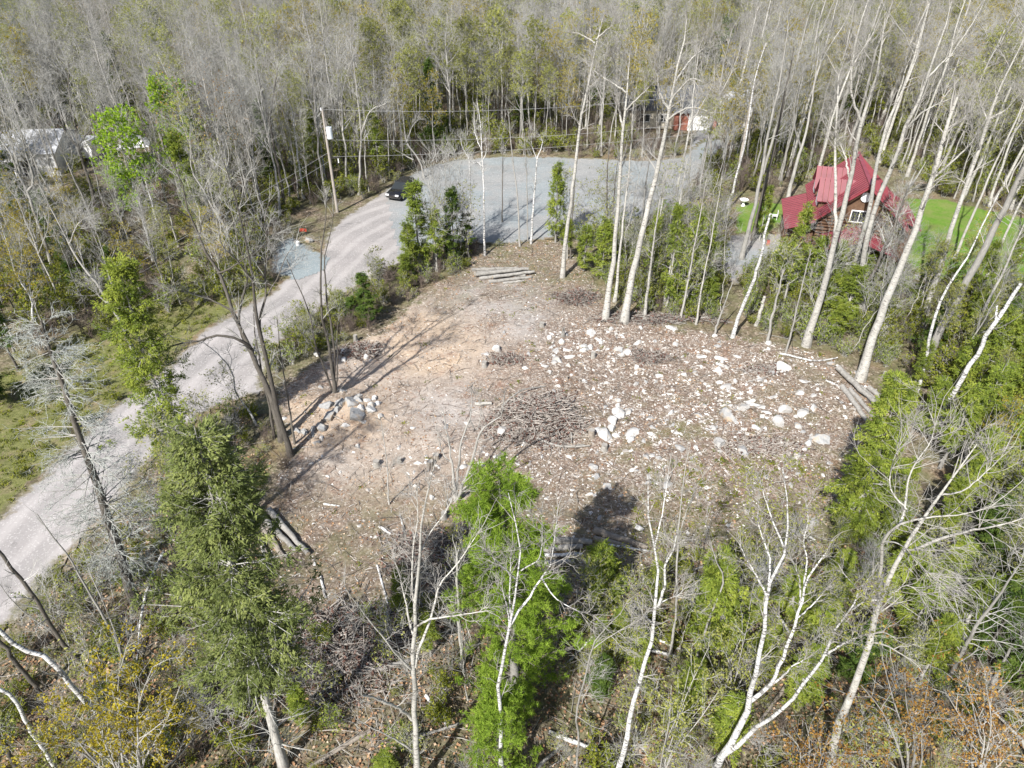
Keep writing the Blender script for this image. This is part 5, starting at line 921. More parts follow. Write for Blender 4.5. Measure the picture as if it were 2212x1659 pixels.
for u, v, d in [(781, 884, .7), (798, 884, .75), (801, 876, .65), (815, 873, .65), (807, 865, .45), (794, 868, .6), (775, 857, .6), (696, 948, .45), (748, 920, .55), (785, 914, .4), (823, 900, .5), (856, 900, .33), (773, 966, .45), (741, 761, .55), (791, 773, .6), (743, 778, .5), (685, 765, .55), (800, 780, .35), (810, 860, .4)]: rock(u, v, d, 'b', sink=.2)
r4 = np.random.RandomState(8); more = []
def dens(u, v):
    a = np.exp(-(((u - 1520) / 230) ** 2 + ((v - 830) / 85) ** 2)) * 1.2 + np.exp(-(((u - 1280) / 110) ** 2 + ((v - 750) / 45) ** 2)) + .9 * np.exp(-(((u - 1420) / 110) ** 2 + ((v - 910) / 50) ** 2)) + .45 * np.exp(-(((u - 1200) / 330) ** 2 + ((v - 1000) / 70) ** 2)) + .5 * np.exp(-(((u - 1640) / 120) ** 2 + ((v - 960) / 60) ** 2)) + .25 * np.exp(-(((u - 1480) / 200) ** 2 + ((v - 1080) / 80) ** 2)) + .05
    x_, y_ = (u - 1106) * .03, v * .045; a = a * (.35 + 1.3 * (np.sin(x_ * 1.7 + np.sin(y_ * 1.3) * 2) * np.sin(y_ * 1.9 + np.sin(x_ * .9) * 2) > -.1))
    return a * np.where((u < 1130) & (v < 960), .22, 1)
while len(more) < 3600:
    u = r4.uniform(600, 1930, 4000); v = r4.uniform(560, 1290, 4000); kx = r4.rand(4000) < dens(u, v) * (((v + 460) / 1500) ** -2) * .28; P4 = np.array([G(a, b) for a, b in zip(u[kx], v[kx])])
    if len(P4) == 0: continue
    ins = in_poly(P4[:, 0], P4[:, 1], P_CLEAR)
    for (x, y), a, b in zip(P4[ins], u[kx][ins], v[kx][ins]): more.append((a, b, float(np.clip(r4.lognormal(-2.05, .58), .05, .62))))
more = more[:3600]; more.sort(key=lambda q: -q[2] * ppm(*G(q[0], q[1])))
NR = 300 - len(rocks)
for u, v, d in more[:NR]: rock(u, v, d * 1.15, 's' if r4.rand() < .62 else 't', squash=r4.uniform(.55, 1.))
def stones(name, rows, mats, label, seed, zs=.5):
    r = np.random.RandomState(seed); mb = MB(); base = np.array([(0, 0, 1), (1, 0, 0), (0, 1, 0), (-1, 0, 0), (0, -1, 0), (.5, .5, .62), (-.55, .5, .6)], float)[:5]
    F0 = np.array([(0, 1, 2), (0, 2, 3), (0, 3, 4), (0, 4, 1)])
    n = len(rows); rows = np.array(rows); a = r.rand(n) * 6.28; ca, sa = np.cos(a), np.sin(a); V = base[None] + r.randn(n, 5, 3) * .22; V[:, :, 0] *= r.uniform(.8, 1.6, (n, 1)); V[:, :, 2] *= zs; V *= (rows[:, 2] * .5)[:, None, None]
    W = np.stack([V[..., 0] * ca[:, None] - V[..., 1] * sa[:, None], V[..., 0] * sa[:, None] + V[..., 1] * ca[:, None], V[..., 2]], -1); W[..., 0] += rows[:, 0:1]; W[..., 1] += rows[:, 1:2]; W[..., 2] += (H(rows[:, 0], rows[:, 1]) + .02)[:, None]; W[:, 1:, 2] -= .03
    F = (F0[None] + (np.arange(n) * 5)[:, None, None]).reshape(-1, 3); mb.add(W.reshape(-1, 3), F, 0, np.repeat(r.rand(n), 5)); o = mb.build(name, mats); tag(o, label, kind='stuff'); return o
rows = [(*G(u, v), d * 1.25) for u, v, d in more[NR:]]
gr = np.random.RandomState(12); bb = P_CLEAR.min(0), P_CLEAR.max(0); gxy = gr.uniform(bb[0], bb[1], (60000, 2)); gxy = gxy[in_poly(gxy[:, 0], gxy[:, 1], P_CLEAR)]; uu, vv_ = pxpos(gxy[:, 0], gxy[:, 1]); gxy = gxy[gr.rand(len(gxy)) < np.clip(dens(uu, vv_) * 1.2 + .06, 0, 1)]
rows += [(x, y, abs(gr.randn()) * .06 + .05) for x, y in gxy]
t = NT('stone_chip'); c = t.ramp(t.attr(), [(0, (.26, .235, .21)), (.4, (.44, .415, .385)), (1, (.70, .685, .66))]); t.col(c); M_CHIP = t.m
stones('scattered_stones', rows, M_CHIP, 'thousands of small white stones strewn over the lot', 5)

# ---- sticks, wood chips and dead leaves on the ground
t = NT('wood_litter'); c = t.ramp(t.attr(), [(0, (.15, .105, .08)), (.3, (.29, .22, .175)), (.55, (.42, .35, .30)), (.8, (.56, .52, .47)), (1, (.68, .66, .62))]); t.col(c); M_CHIPW = t.m
t = NT('dead_leaf'); c = t.ramp(t.attr(), [(0, (.13, .07, .04)), (.4, (.28, .16, .09)), (.75, (.40, .25, .14)), (1, (.48, .38, .28))]); t.col(c); M_DLEAF = t.m
t = NT('old_twig'); c = t.ramp(t.attr(), [(0, (.07, .055, .045)), (.6, (.20, .175, .15)), (1, (.38, .36, .33))]); t.col(c); M_TWIGD = t.m
def sticks(name, xy, lmin, lmax, rad, mat, label, seed, lift=.03, tilt=.08, bias=None):
    r = np.random.RandomState(seed); n = len(xy); a = r.rand(n) * 6.28; L = r.uniform(lmin, lmax, n) * r.uniform(.5, 1, n); d = np.stack([np.cos(a), np.sin(a), r.randn(n) * tilt], 1); c = np.stack([xy[:, 0], xy[:, 1], H(xy[:, 0], xy[:, 1]) + lift + abs(d[:, 2]) * L * .5], 1)
    P = np.stack([c - d * L[:, None] * .5, c + r.randn(n, 3) * (L * .07)[:, None], c + d * L[:, None] * .5], 1); R = (rad * r.uniform(.5, 1.4, n))[:, None] * np.array([[1, .9, .5]]); mb = MB(); tubes(mb, P, R, 3, 0, r.rand(n)); o = mb.build(name, mat); tag(o, label, kind='stuff'); return o
def pts_in(P, n, seed, shrink=0):
    r = np.random.RandomState(seed); lo, hi = P.min(0), P.max(0); q = r.uniform(lo, hi, (n, 2)); return q[in_poly(q[:, 0], q[:, 1], P)]
PF = GP(R_FRONT)
sticks('wood_chips', pts_in(P_CLEAR, 34000, 21), .08, .5, .018, M_CHIPW, 'wood chips and splinters littering the cleared lot', 22)
sticks('fallen_twigs', np.concatenate([pts_in(PF, 9000, 23), pts_in(P_CLEAR, 2600, 24)]), .4, 2.2, .017, M_TWIGD, 'grey fallen twigs on the ground', 25, tilt=.15)
lf = np.concatenate([pts_in(PF, 42000, 26), pts_in(P_CLEAR, 15000, 27)]); uu, vv_ = pxpos(lf[:, 0], lf[:, 1]); lf = lf[(vv_ > 1100) | (np.sin(lf[:, 0] * .9) * np.sin(lf[:, 1] * .7 + 1) > .1) | (vv_ < 620)]
mb = MB(); leaves(mb, np.random.RandomState(28), np.stack([lf[:, 0], lf[:, 1], H(lf[:, 0], lf[:, 1]) + .05], 1), .11, 0, 1.5, tri=False, stretch=1.2); tag(mb.build('dead_leaves', M_DLEAF), 'reddish-brown dead leaves lying on the ground', kind='stuff')
gq = np.concatenate([pts_in(GP([(1400, 1000), (1780, 980), (1800, 1120), (1600, 1210), (1350, 1180)]), 450, 31), pts_in(GP(VERGE1), 2500, 32), pts_in(P_CLEAR, 260, 33)]); r5 = np.random.RandomState(34)
gq = gq[np.array([off_lot(x, y) or i % 1 == 0 for i, (x, y) in enumerate(gq)])]; gq = gq[~in_poly(gq[:, 0], gq[:, 1], P_ROAD)]; cc = np.repeat(gq, 14, 0) + r5.randn(len(gq) * 14, 2) * .11
mb = MB(); leaves(mb, r5, np.stack([cc[:, 0], cc[:, 1], H(cc[:, 0], cc[:, 1]) + r5.uniform(.03, .16, len(cc))], 1), .07, 0, .2, np.clip(np.repeat(r5.rand(len(gq)), 14), 0, 1), tri=True, stretch=2); tag(mb.build('grass_tufts', L_SHRUB), 'tufts of new green grass and weeds', kind='stuff')

# ------------------------------------------------------------------ logs, stumps, brush
M_LOG = m_bark('weathered_log', (.19, .18, .165), (.36, .345, .315), (.11, .10, .085), sc=(2, 2, 2), marks=0, rv=.12)
M_LOGD = m_bark('brown_log', (.20, .17, .14), (.36, .32, .27), (.10, .08, .06), sc=(2, 2, 2), marks=0, rv=.12)
t = NT('cut_wood'); p = t.obj(); n = t.noise(p, 9, 5); t.col(t.ramp(n, [(.3, (.33, .27, .20)), (.7, (.52, .44, .33))])); M_CUT = t.m
M_CUTG = m_plain('weathered_cut', (.30, .28, .25))
def log(P, r0, r1, label, mat=None, name='log', group=None, cat='log', stubs=0, seed=0, smoothit=True):
    P = np.asarray(P, float); r = np.random.RandomState(seed + int(abs(P.sum() * 10)) % 9999); P = resample(smooth(P), np.ones(len(smooth(P))), 9)[0] if smoothit else P; n = len(P); P[1:-1] += r.randn(n - 2, 3) * r0 * .12; org = P.mean(0).copy(); org[2] = P[:, 2].min()
    r0 = r0 * (1.18 if cat == 'log' and r0 > .12 else 1); R = np.linspace(r0, r1, n) * (1 + r.randn(n) * .05); e = empty(name, org, label, cat, group); mb = MB(); tubes(mb, P - org, R, 10, 0)
    if stubs:
        S, RS_, _ = grow(r, (P - org)[None], R[None], stubs, .15, .95, .25, 1.1, 3, 0, .1, .4, .7, rmin=.02); tubes(mb, S, RS_, 5, 0)
    mb.build('bark', mat or M_LOG, e)
    for end, q in ((0, 1), (-1, -2)):
        d = unit(P[end] - P[q]); a = unit(np.cross(d, (0, 0, 1.))); b = np.cross(d, a); an = np.arange(10) * .6283; c = P[end] - org; V = np.concatenate([[c + d * .012], c + d * .004 + R[end] * .97 * (np.cos(an)[:, None] * a + np.sin(an)[:, None] * b)])
        m2 = MB(); m2.add(V, [(0, 1 + i, 1 + (i + 1) % 10) for i in range(10)], 0); m2.build('cut_end', M_CUT, e)
    return e
def glog(a, b, r, lift=0., label='', r1=None, mid=None, **kw):
    x0, y0 = G(*a); x1, y1 = G(*b); pts = [(x0, y0)] + ([G(*m) for m in mid] if mid else []) + [(x1, y1)]
    return log([(x, y, Hs(x, y) + r * .85 + lift) for x, y in pts] if mid else [(x0, y0, Hs(x0, y0) + r * .85 + lift), ((x0 + x1) / 2, (y0 + y1) / 2, max(Hs((x0 + x1) / 2, (y0 + y1) / 2), (Hs(x0, y0) + Hs(x1, y1)) / 2) + r * .85 + lift), (x1, y1, Hs(x1, y1) + r * .85 + lift)], r, r1 or r * .8, label, **kw)
g1 = 'logs of the far stack at the top of the lot'
for a, b, r, l, lab in [((1019, 586), (1119, 582), .17, 0, 'backmost grey log of the far stack'), ((1030, 592), (1127, 585), .15, 0, 'second log from the back of the far stack'), ((1024, 596), (1080, 591), .14, .0, 'short grey log at the left end of the far stack'), ((1027, 601), (1141, 589), .17, .24, 'upper log lying across the back of the far stack'), ((1035, 605), (1128, 593), .16, 0, 'grey log poking out lower left of the far stack'), ((1064, 606), (1154, 594), .15, .22, 'upper log lying across the front right of the far stack'), ((1055, 612), (1148, 601), .16, 0, 'lower front log of the far stack'), ((1086, 614), (1132, 608), .12, 0, 'short frontmost log of the far stack'), ((1060, 600), (1135, 597), .14, 0, 'hidden middle log of the far stack')]: glog(a, b, r, l, lab, group=g1, name='log', stubs=1)
g2 = 'logs of the right-hand stack'
for a, b, r, l, lab in [((1808, 803), (1913, 905), .19, .22, 'longest grey log, laid on top of the right-hand stack'), ((1818, 838), (1872, 914), .17, 0, 'brown leftmost log of the right-hand stack'), ((1835, 844), (1890, 908), .15, 0, 'smooth grey log second from left in the right-hand stack'), ((1858, 841), (1915, 892), .16, .05, 'grey log in the right half of the right-hand stack'), ((1875, 840), (1930, 888), .16, .02, 'rightmost thick grey log of the right-hand stack'), ((1866, 852), (1905, 900), .13, 0, 'thin log between the long log and the right half of the right-hand stack'), ((1888, 850), (1940, 895), .13, 0, 'far right thin log of the right-hand stack')]: glog(a, b, r, l, lab, group=g2)
glog((1784, 823), (1818, 839), .07, 0, 'short white birch length at the left end of the right-hand log stack', mat=M_BIRCH, name='birch_log')
g3 = 'logs of the lower left stack'
for a, b, r, l, lab, m in [((583, 1108), (667, 1203), .17, .1, 'rightmost grey log of the lower left stack', M_LOG), ((562, 1120), (642, 1197), .16, .15, 'second log from the right in the lower left stack', M_LOG), ((555, 1128), (622, 1216), .14, 0, 'brown log third from the right in the lower left stack', M_LOGD), ((565, 1172), (582, 1238), .12, .1, 'short mottled pale log at the near end of the lower left stack', M_ASPEN), ((548, 1150), (588, 1217), .14, 0, 'dark log at the left of the lower left stack', M_LOGD), ((575, 1135), (612, 1210), .13, 0, 'shaded lower log of the lower left stack', M_LOGD)]: glog(a, b, r, l, lab, group=g3, mat=m)
g4 = 'logs of the stack behind the pine'
for a, b, r, l, lab, m in [((1150, 1174), (1278, 1180), .2, .15, 'thick split grey log at the back of the stack behind the pine', M_LOG), ((1155, 1194), (1258, 1187), .17, .1, 'grey log in the middle of the stack behind the pine', M_LOG), ((1140, 1206), (1258, 1203), .12, .1, 'white log in the stack behind the pine', M_BIRCH), ((1150, 1222), (1240, 1218), .17, 0, 'front grey log of the stack behind the pine', M_LOG), ((1140, 1240), (1215, 1236), .14, 0, 'short lowest log of the stack behind the pine', M_LOGD)]: glog(a, b, r, l, lab, group=g4, mat=m)
glog((1284, 1150), (1398, 1188), .2, 0, 'thick dark old log right of the stack behind the pine', mat=M_LOGD, name='log'); glog((1282, 1166), (1365, 1186), .15, 0, 'dark old log just below the thick dark one', mat=M_LOGD)
glog((1296, 1184), (1399, 1200), .07, .3, 'white birch pole lying to the right of the stack behind the pine', mat=M_BIRCH, name='birch_log')
g5 = 'fallen birch pieces in the foreground'
for a, b, r, lab, m in [((1186, 1583), (1304, 1632), .1, 'white birch log low in the foreground right of the pine', M_BIRCH), ((1230, 1430), (1284, 1372), .055, 'thin birch piece slanting beside the pine', M_BIRCH), ((1362, 1395), (1474, 1424), .1, 'white birch log crossing behind the twin-topped birch', M_BIRCH), ((1412, 1378), (1478, 1408), .08, 'second birch log close behind the twin-topped birch', M_BIRCH), ((920, 1504), (965, 1567), .09, 'short birch log right of the silvery tree foot', M_BIRCH), ((1338, 1326), (1398, 1309), .05, 'thin birch stick left of the twin-topped birch, upper', M_BIRCH),
    ((820, 1139), (845, 1156), .09, 'short thick birch billet left of the silvery tree, near its top', M_BIRCH), ((864, 1112), (875, 1156), .05, 'upright-lying birch stick beside the silvery tree top', M_BIRCH), ((770, 1457), (905, 1424), .11, 'long grey log behind the silvery tree', M_LOG), ((815, 1222), (838, 1305), .06, 'thin mottled birch pole left of the silvery tree', M_BIRCH), ((693, 1246), (704, 1296), .07, 'broken standing-looking birch end right of the lower left stack', M_BIRCH), ((710, 1373), (738, 1456), .07, 'mottled birch log left of the silvery tree low down', M_BIRCH),
    ((1815, 1296), (1935, 1300), .06, 'birch pole lying behind the cream-barked poplar', M_BIRCH), ((700, 1090), (735, 1095), .06, 'small white stick bundle near the lower left stack', M_BIRCH), ((1160, 1660), (1215, 1610), .09, 'grey log below the white birch log at the bottom', M_LOG), ((800, 1580), (620, 1690), .09, 'grey log lying in shade at the bottom left centre', M_LOGD), ((430, 1560), (560, 1400), .1, 'dark rotten log beneath the large left cedar', M_LOGD), ((500, 1640), (640, 1540), .08, 'dark fallen trunk near the maple and cedar', M_LOGD), ((880, 1600), (1010, 1560), .07, 'grey fallen branch right of the silvery tree foot', M_LOG), ((640, 1500), (780, 1350), .08, 'grey fallen trunk slanting in the shade left of the silvery tree', M_LOG), ((660, 1530), (820, 1290), .07, 'second grey fallen trunk slanting in the shade left of the silvery tree', M_LOGD),
    ((1700, 1480), (1640, 1560), .09, 'brown log under the triple birch', M_LOGD), ((1560, 1210), (1480, 1240), .07, 'grey log at the near lot edge', M_LOG)]: glog(a, b, r, 0., lab, group=g5, mat=m, name='birch_log' if m is M_BIRCH else 'log')
log([(*G(1684, 766), Hs(*G(1684, 766)) + .1), (*G(1712, 774), .18), (*G(1760, 783), .1), (*G(1808, 776), .12)], .085, .05, 'long bent white birch pole lying at the back of the lot', M_BIRCH, 'birch_log')
log([(*G(1026, 875), .15 + Hs(*G(1026, 875))), (*G(1040, 876), .15 + Hs(*G(1040, 876))), (*G(1062, 875), .15 + Hs(*G(1062, 875)))], .12, .11, 'short pale log lying alone left of the brush pile', M_ASPEN)
log([(*G(370, 1229), 1.6), (*G(345, 1262), 1.2), (*G(325, 1300), .9), (*G(308, 1360), .6), (*G(302, 1420), .35), (*G(294, 1445), .2)], .08, .03, 'white birch top hung up and leaning beside the large left cedar', M_BIRCH, 'birch_log', stubs=6)
for (u, v), h, r, lab in [((1047, 792), .45, .22, 'grey stump beside two pale rocks left of centre'), ((1277, 944), .6, .24, 'dark-topped stump left of the white boulder group'), ((1305, 972), .45, .24, 'grey stump in front of the white boulder group'), ((814, 1006), .4, .25, 'grey stump near the left front of the lot'), ((864, 1000), .4, .16, 'small pale stump right of the left front stump'), ((930, 1006), .4, .24, 'left dark stump of the pair near the front'), ((942, 992), .4, .24, 'right dark stump of the pair near the front'), ((1171, 705), .35, .24, 'flat grey stump at the top of the rock field'), ((1281, 773), .5, .2, 'split grey stump in the rock field'), ((769, 738), .6, .18, 'pale-topped stump under the bank shrubs'), ((1858 + 50, 815), .5, .14, 'small jagged stump right of the big aspen base'), ((1225, 820), .3, .08, 'tiny dark stump in the lot centre'), ((1440, 1040), .4, .18, 'shaded stump toward the right front'), ((960, 1120), .5, .2, 'stump in the shade of the small multi-stemmed tree')]:
    x, y = G(u, v); z = Hs(x, y); e = empty('stump', (x, y, z), lab, 'stump', 'stumps left in the lot'); r = r * .85; an = np.arange(14) * 2 * math.pi / 14; q = np.random.RandomState(u + v); rad = r * (1 + q.randn(14) * .06); Vv = []
    for zz, f in ((-.1, 1.5), (.08, 1.18), (h * .5, 1.02), (h, .97)): Vv += [(math.cos(a) * ra * f, math.sin(a) * ra * f, zz + (q.randn() * .015 if zz == h else 0)) for a, ra in zip(an, rad)]
    mb = MB(); mb.add(Vv, [(k * 14 + j, k * 14 + (j + 1) % 14, (k + 1) * 14 + (j + 1) % 14, (k + 1) * 14 + j) for k in range(3) for j in range(14)], 0, .5, True); mb.build('bark', M_LOGD if 'dark' in lab else M_LOG, e)
    mb = MB(); mb.add([(0, 0, h - .01)] + [(math.cos(a) * ra * .96, math.sin(a) * ra * .96, h + .002) for a, ra in zip(an, rad)], [(0, 1 + j, 1 + (j + 1) % 14) for j in range(14)], 0); mb.build('cut_top', M_CUTG, e)
x, y = G(1216, 728); e = empty('stump', (x, y, Hs(x, y)), 'jagged pale broken stump standing upright in the rock field', 'stump'); q = np.random.RandomState(4); mb = MB()
for k in range(7): a = k * .9; tubes(mb, np.array([[(math.cos(a) * .12, math.sin(a) * .12, -.1), (math.cos(a) * .1, math.sin(a) * .1, .3), (math.cos(a) * .08 + .04, math.sin(a) * .08, q.uniform(.5, 1.))]]), np.array([[.1, .07, .012]]), 5)
mb.build('splintered_wood', M_LOG, e)

M_BRUSH = m_bark('brush_wood', (.11, .085, .07), (.48, .45, .41), (.10, .08, .065), marks=0)
t = NT('brush_leaf'); c = t.ramp(t.attr(), [(0, (.045, .028, .022)), (.5, (.11, .062, .048)), (1, (.22, .125, .10))]); t.col(c); M_BRUSHL = t.m
def brush(name, u, v, rx, ry, h, n, seed, label, big=()):
    r = np.random.RandomState(seed); x0, y0 = G(u, v); a = r.rand(n) * 6.28; q = np.sqrt(r.rand(n)) * (1 + .28 * np.sin(a * 3 + seed) + .2 * np.sin(a * 5 + seed * 2)); cx, cy = x0 + np.cos(a) * q * rx, y0 + np.sin(a) * q * ry; cz = H(cx, cy) + h * np.clip(1 - q ** 1.5, 0, 1) * r.rand(n) + .04
    b = r.rand(n) * 6.28; L = r.uniform(.6, 2.7, n) * min(1, rx / 2.2); d = np.stack([np.cos(b), np.sin(b) * .8, r.randn(n) * .18], 1); c = np.stack([cx, cy, cz], 1); P = np.stack([c - d * L[:, None] * .5, c - d * L[:, None] * .17 + r.randn(n, 3) * .06, c + d * L[:, None] * .17 + r.randn(n, 3) * .06, c + d * L[:, None] * .5], 1)
    P[:, :, 2] = np.maximum(P[:, :, 2], H(P[:, :, 0], P[:, :, 1]) + .02); R = (r.uniform(.01, .045, n))[:, None] * np.array([[1, .9, .7, .35]]); mb = MB(); tubes(mb, P, R, 4, 0, r.rand(n)); T2, R2, _ = grow(r, P, R, 3, .3, 1, .35, .7, 3, .03, .2, .6, .4, rmin=.006); tubes(mb, T2, R2, 3, 0)
    c, _ = along(r, P, 5, 0, 1, .08); leaves(mb, r, c[r.rand(len(c)) < .75], .12, 1, .3)
    tag(mb.build(name, [M_BRUSH, M_BRUSHL]), label, kind='stuff')
brush('brush_pile', 1163, 905, 3.0, 2.3, 1.4, 1000, 61, 'tangled heap of brown brushwood in the lot centre'); brush('brush_pile', 1160, 945, 2.3, .8, .25, 260, 62, 'flatter brushwood at the front of the central heap')
brush('brush_pile', 1247, 645, 1.7, 1.1, .6, 320, 63, 'heap of grey brush behind the twin aspens'); brush('brush_pile', 1405, 775, 1.4, .8, .35, 220, 64, 'tangle of roots on the right side of the rock field'); brush('brush_pile', 1092, 780, 1.4, .7, .3, 160, 65, 'brush beside the left centre stump')
brush('brush_pile', 1640, 968, 2.6, 1.0, .2, 160, 66, 'thin brush in front of the round grey boulder'); brush('brush_pile', 1655, 800, 1.6, .5, .2, 90, 67, 'reddish brush left of the big cream rock'); brush('brush_pile', 780, 760, 1.5, 1., .5, 250, 68, 'dark brush at the foot of the bank'); brush('brush_pile', 720, 1400, 4, 2.5, .5, 700, 69, 'shaded brushwood left of the silvery tree'); brush('brush_pile', 960, 1200, 3.5, 1.6, .35, 450, 70, 'brush in the shade at the near lot edge')
brush('brush_pile', 1400, 690, 5, .8, .25, 350, 71, 'branches along the back edge of the lot')
g6 = 'bigger branches on the central brush pile'
for pts, r, lab in [([(1066, 914), (1090, 885), (1112, 868), (1135, 852), (1178, 836)], .075, 'thick tan branch slanting over the left of the brush pile'), ([(1069, 912), (1088, 893), (1113, 874), (1140, 847)], .05, 'second tan branch beside the thick slanting one on the brush pile'), ([(1074, 916), (1105, 909), (1142, 902)], .06, 'grey branch at the left foot of the brush pile'), ([(1064, 890), (1090, 882), (1115, 872)], .05, 'thin grey branch pointing left off the brush pile'), ([(1150, 858), (1190, 871), (1225, 885), (1265, 898), (1302, 906)], .045, 'long thin branch crossing the right side of the brush pile'), ([(1165, 910), (1200, 903), (1238, 900)], .04, 'grey branch across the middle of the brush pile'),
    ([(1153, 948), (1180, 960), (1215, 970), (1274, 968)], .09, 'big pale bleached branch at the front of the brush pile'), ([(1168, 966), (1200, 968), (1240, 966), (1262, 964)], .05, 'slimmer pale branch under the big bleached one'), ([(1233, 940), (1234, 950), (1234, 963)], .07, 'short upright-pointing pale stick at the brush pile front'), ([(1145, 930), (1180, 931), (1230, 938), (1268, 946)], .045, 'low grey branch in front of the brush pile, upper'), ([(1175, 946), (1210, 940), (1250, 938), (1266, 931)], .045, 'low grey branch in front of the brush pile, lower'), ([(1110, 968), (1125, 962), (1140, 958)], .03, 'small pale stick left of the big bleached branch'), ([(1213, 918), (1222, 930), (1232, 938)], .04, 'dark stick slanting down at the brush pile front'), ([(1290, 1065 - 120), (1250, 948), (1234, 946)], .04, 'grey stick reaching to the dark central stump')]:
    P = []
    for k, (u, v) in enumerate(pts):
        x, y = G(u, v); s_ = k / (len(pts) - 1); P.append((x, y, Hs(x, y) + r + (.55 * math.sin(s_ * 3.14) if v < 905 else .12)))
    log(P, r, r * .55, lab, M_LOGD if 'tan' not in lab and 'pale' not in lab else M_LOG, 'branch', g6, 'branch', stubs=4)
for pts, r, lab in [([(1640, 955 - 5), (1665, 950), (1690, 944)], .035, 'yellowish peeled stick on the right of the lot'), ([(1565, 1020 - 90), (1580, 905), (1625, 880)], .03, 'thin grey stick reaching toward the cracked white slab'), ([(1500, 680), (1520, 688), (1560, 675)], .08, 'grey fallen trunk at the back edge near the snags'), ([(1640, 720), (1680, 728), (1720, 736)], .03, 'thin stick by the leaning snag'), ([(1255, 655), (1300, 682), (1340, 690)], .04, 'grey branch between the brush heap and the twin aspens'), ([(1375, 672), (1420, 690), (1480, 700)], .05, 'grey pole along the back of the lot')]:
    log([(*G(u, v), Hs(*G(u, v)) + r) for u, v in pts], r, r * .6, lab, M_LOG, 'branch', 'loose sticks on the lot', 'branch', stubs=3)
x, y = G(445, 1465); e = None; q = np.linspace(0, math.pi, 12)
cv = np.stack([x + np.cos(q) * 1.15, y + q * .0, Hs(x, y) + np.sin(q) * 1.15], 1); mb = MB(); tubes(mb, cv[None] - np.array([x, y, 0]), np.full((1, 12), .035), 6, 0, .5); o = mb.build('bent_hose', m_plain('black_hose', (.05, .04, .035)), None, (x, y, 0)); tag(o, 'black bent hose arching over the leaf litter left of the large cedar trunk', 'hose')  # black hose bent into an arch above the leaf litter
name_by_place(rocks, 'rocks scattered over the lot', True, LOTL)
# ------------------------------------------------------------------ houses
def m_metal(name, c, dark):
    t = NT(name); p = t.obj(); n = t.noise(p, 1.2, 5); t.col(t.ramp(n, [(.3, dark), (.7, c)])); t.rough(.42); t.b.inputs['Specular IOR Level'].default_value = .5; return t.m
M_RED = m_metal('red_roof_metal', (.20, .045, .056), (.155, .035, .045)); M_REDS = m_metal('red_roof_metal_rib', (.26, .055, .07), (.21, .04, .05))
M_WALL = m_plain('brown_log_wall', (.13, .075, .045), .8, .3, 3); M_WHITE = m_plain('white_paint', (.78, .78, .78), .5, .03); M_GLASS = m_plain('window_glass', (.03, .035, .04), .08, .1, 2, spec=.6); M_DARK = m_plain('dark_trim', (.03, .028, .027))
M_BRICK = m_plain('red_brick', (.30, .12, .085), .9, .2, 9); M_SHIN = m_plain('grey_shingle', (.12, .125, .135), .9, .25, 8); M_TIN = m_plain('pale_tin_roof', (.50, .51, .53), .4, .06, 2); M_BEIGE = m_plain('beige_siding', (.50, .46, .38), .8, .05); M_BROWNR = m_plain('brown_roof_edge', (.22, .15, .11), .8, .2); M_CONC = m_plain('grey_concrete', (.35, .34, .33))

def quadroof(parent, name, A, B, C_, D, mat, ribmat=None, n=12, thick=.06, ribs=True, panels=True):
    """roof slope A-B (eave) to D-C (ridge): separate upright-seamed panels, each its own piece"""
    A, B, C_, D = [np.array(q, float) for q in (A, B, C_, D)]; nr = unit(np.cross(B - A, D - A)); nr = nr if nr[2] > 0 else -nr
    for k in range(n):
        s0, s1 = k / n + .004, (k + 1) / n - .004; a = A + (B - A) * s0; b = A + (B - A) * s1; c = D + (C_ - D) * s1; d = D + (C_ - D) * s0; mb = MB(); T_ = nr * thick; V = [a, b, c, d, a + T_, b + T_, c + T_, d + T_]
        mb.add(V, [(3, 2, 1, 0), (4, 5, 6, 7), (0, 1, 5, 4), (1, 2, 6, 5), (2, 3, 7, 6), (3, 0, 4, 7)], 0)
        if ribs:
            w = unit(b - a) * .035; r0, r1_ = a + T_, d + T_; u = nr * .05; V = [r0 - w, r0 + w, r1_ + w, r1_ - w, r0 - w * .6 + u, r0 + w * .6 + u, r1_ + w * .6 + u, r1_ - w * .6 + u]; mb.add(V, [(4, 5, 6, 7), (0, 1, 5, 4), (1, 2, 6, 5), (2, 3, 7, 6), (3, 0, 4, 7)], 1)
        mb.build('roof_panel', [mat, ribmat or mat], parent)
def prism(mb, poly, y0, y1, mat=0):
    """polygon in x,z pushed from y0 to y1"""
    n = len(poly); V = [(x, y0, z) for x, z in poly] + [(x, y1, z) for x, z in poly]; mb.add(V, [(i, (i + 1) % n, n + (i + 1) % n, n + i) for i in range(n)], mat)
    for off, fl in ((0, 0), (n, 1)):
        for i in range(1, n - 1): mb.add([V[off], V[off + i], V[off + i + 1]], [(0, 1, 2)], mat)
def window(parent, x, y, z, w, h, face='y', fm=None, bars=2):
    """frame with panes, hung on the wall; face y: seen from -y, face x: seen from -x"""
    M = Matrix.Translation((x, y, z)) @ (Matrix.Identity(4) if face == 'y' else Matrix.Rotation(-math.pi / 2, 4, 'Z')); f = MB()
    for x0, x1, z0, z1 in [(-w / 2, w / 2, -h / 2, -h / 2 + .09), (-w / 2, w / 2, h / 2 - .09, h / 2), (-w / 2, -w / 2 + .09, -h / 2 + .09, h / 2 - .09), (w / 2 - .09, w / 2, -h / 2 + .09, h / 2 - .09)] + ([(-.035, .035, -h / 2 + .09, h / 2 - .09)] if bars > 1 else []): f.box(x0, x1, -.07, .0, z0, z1, 0, M)
    fr = f.build('window', fm or M_WHITE, parent); g = MB(); g.box(-w / 2 + .09, w / 2 - .09, -.02, .01, -h / 2 + .09, h / 2 - .09, 0, M); g.build('pane', M_GLASS, fr)

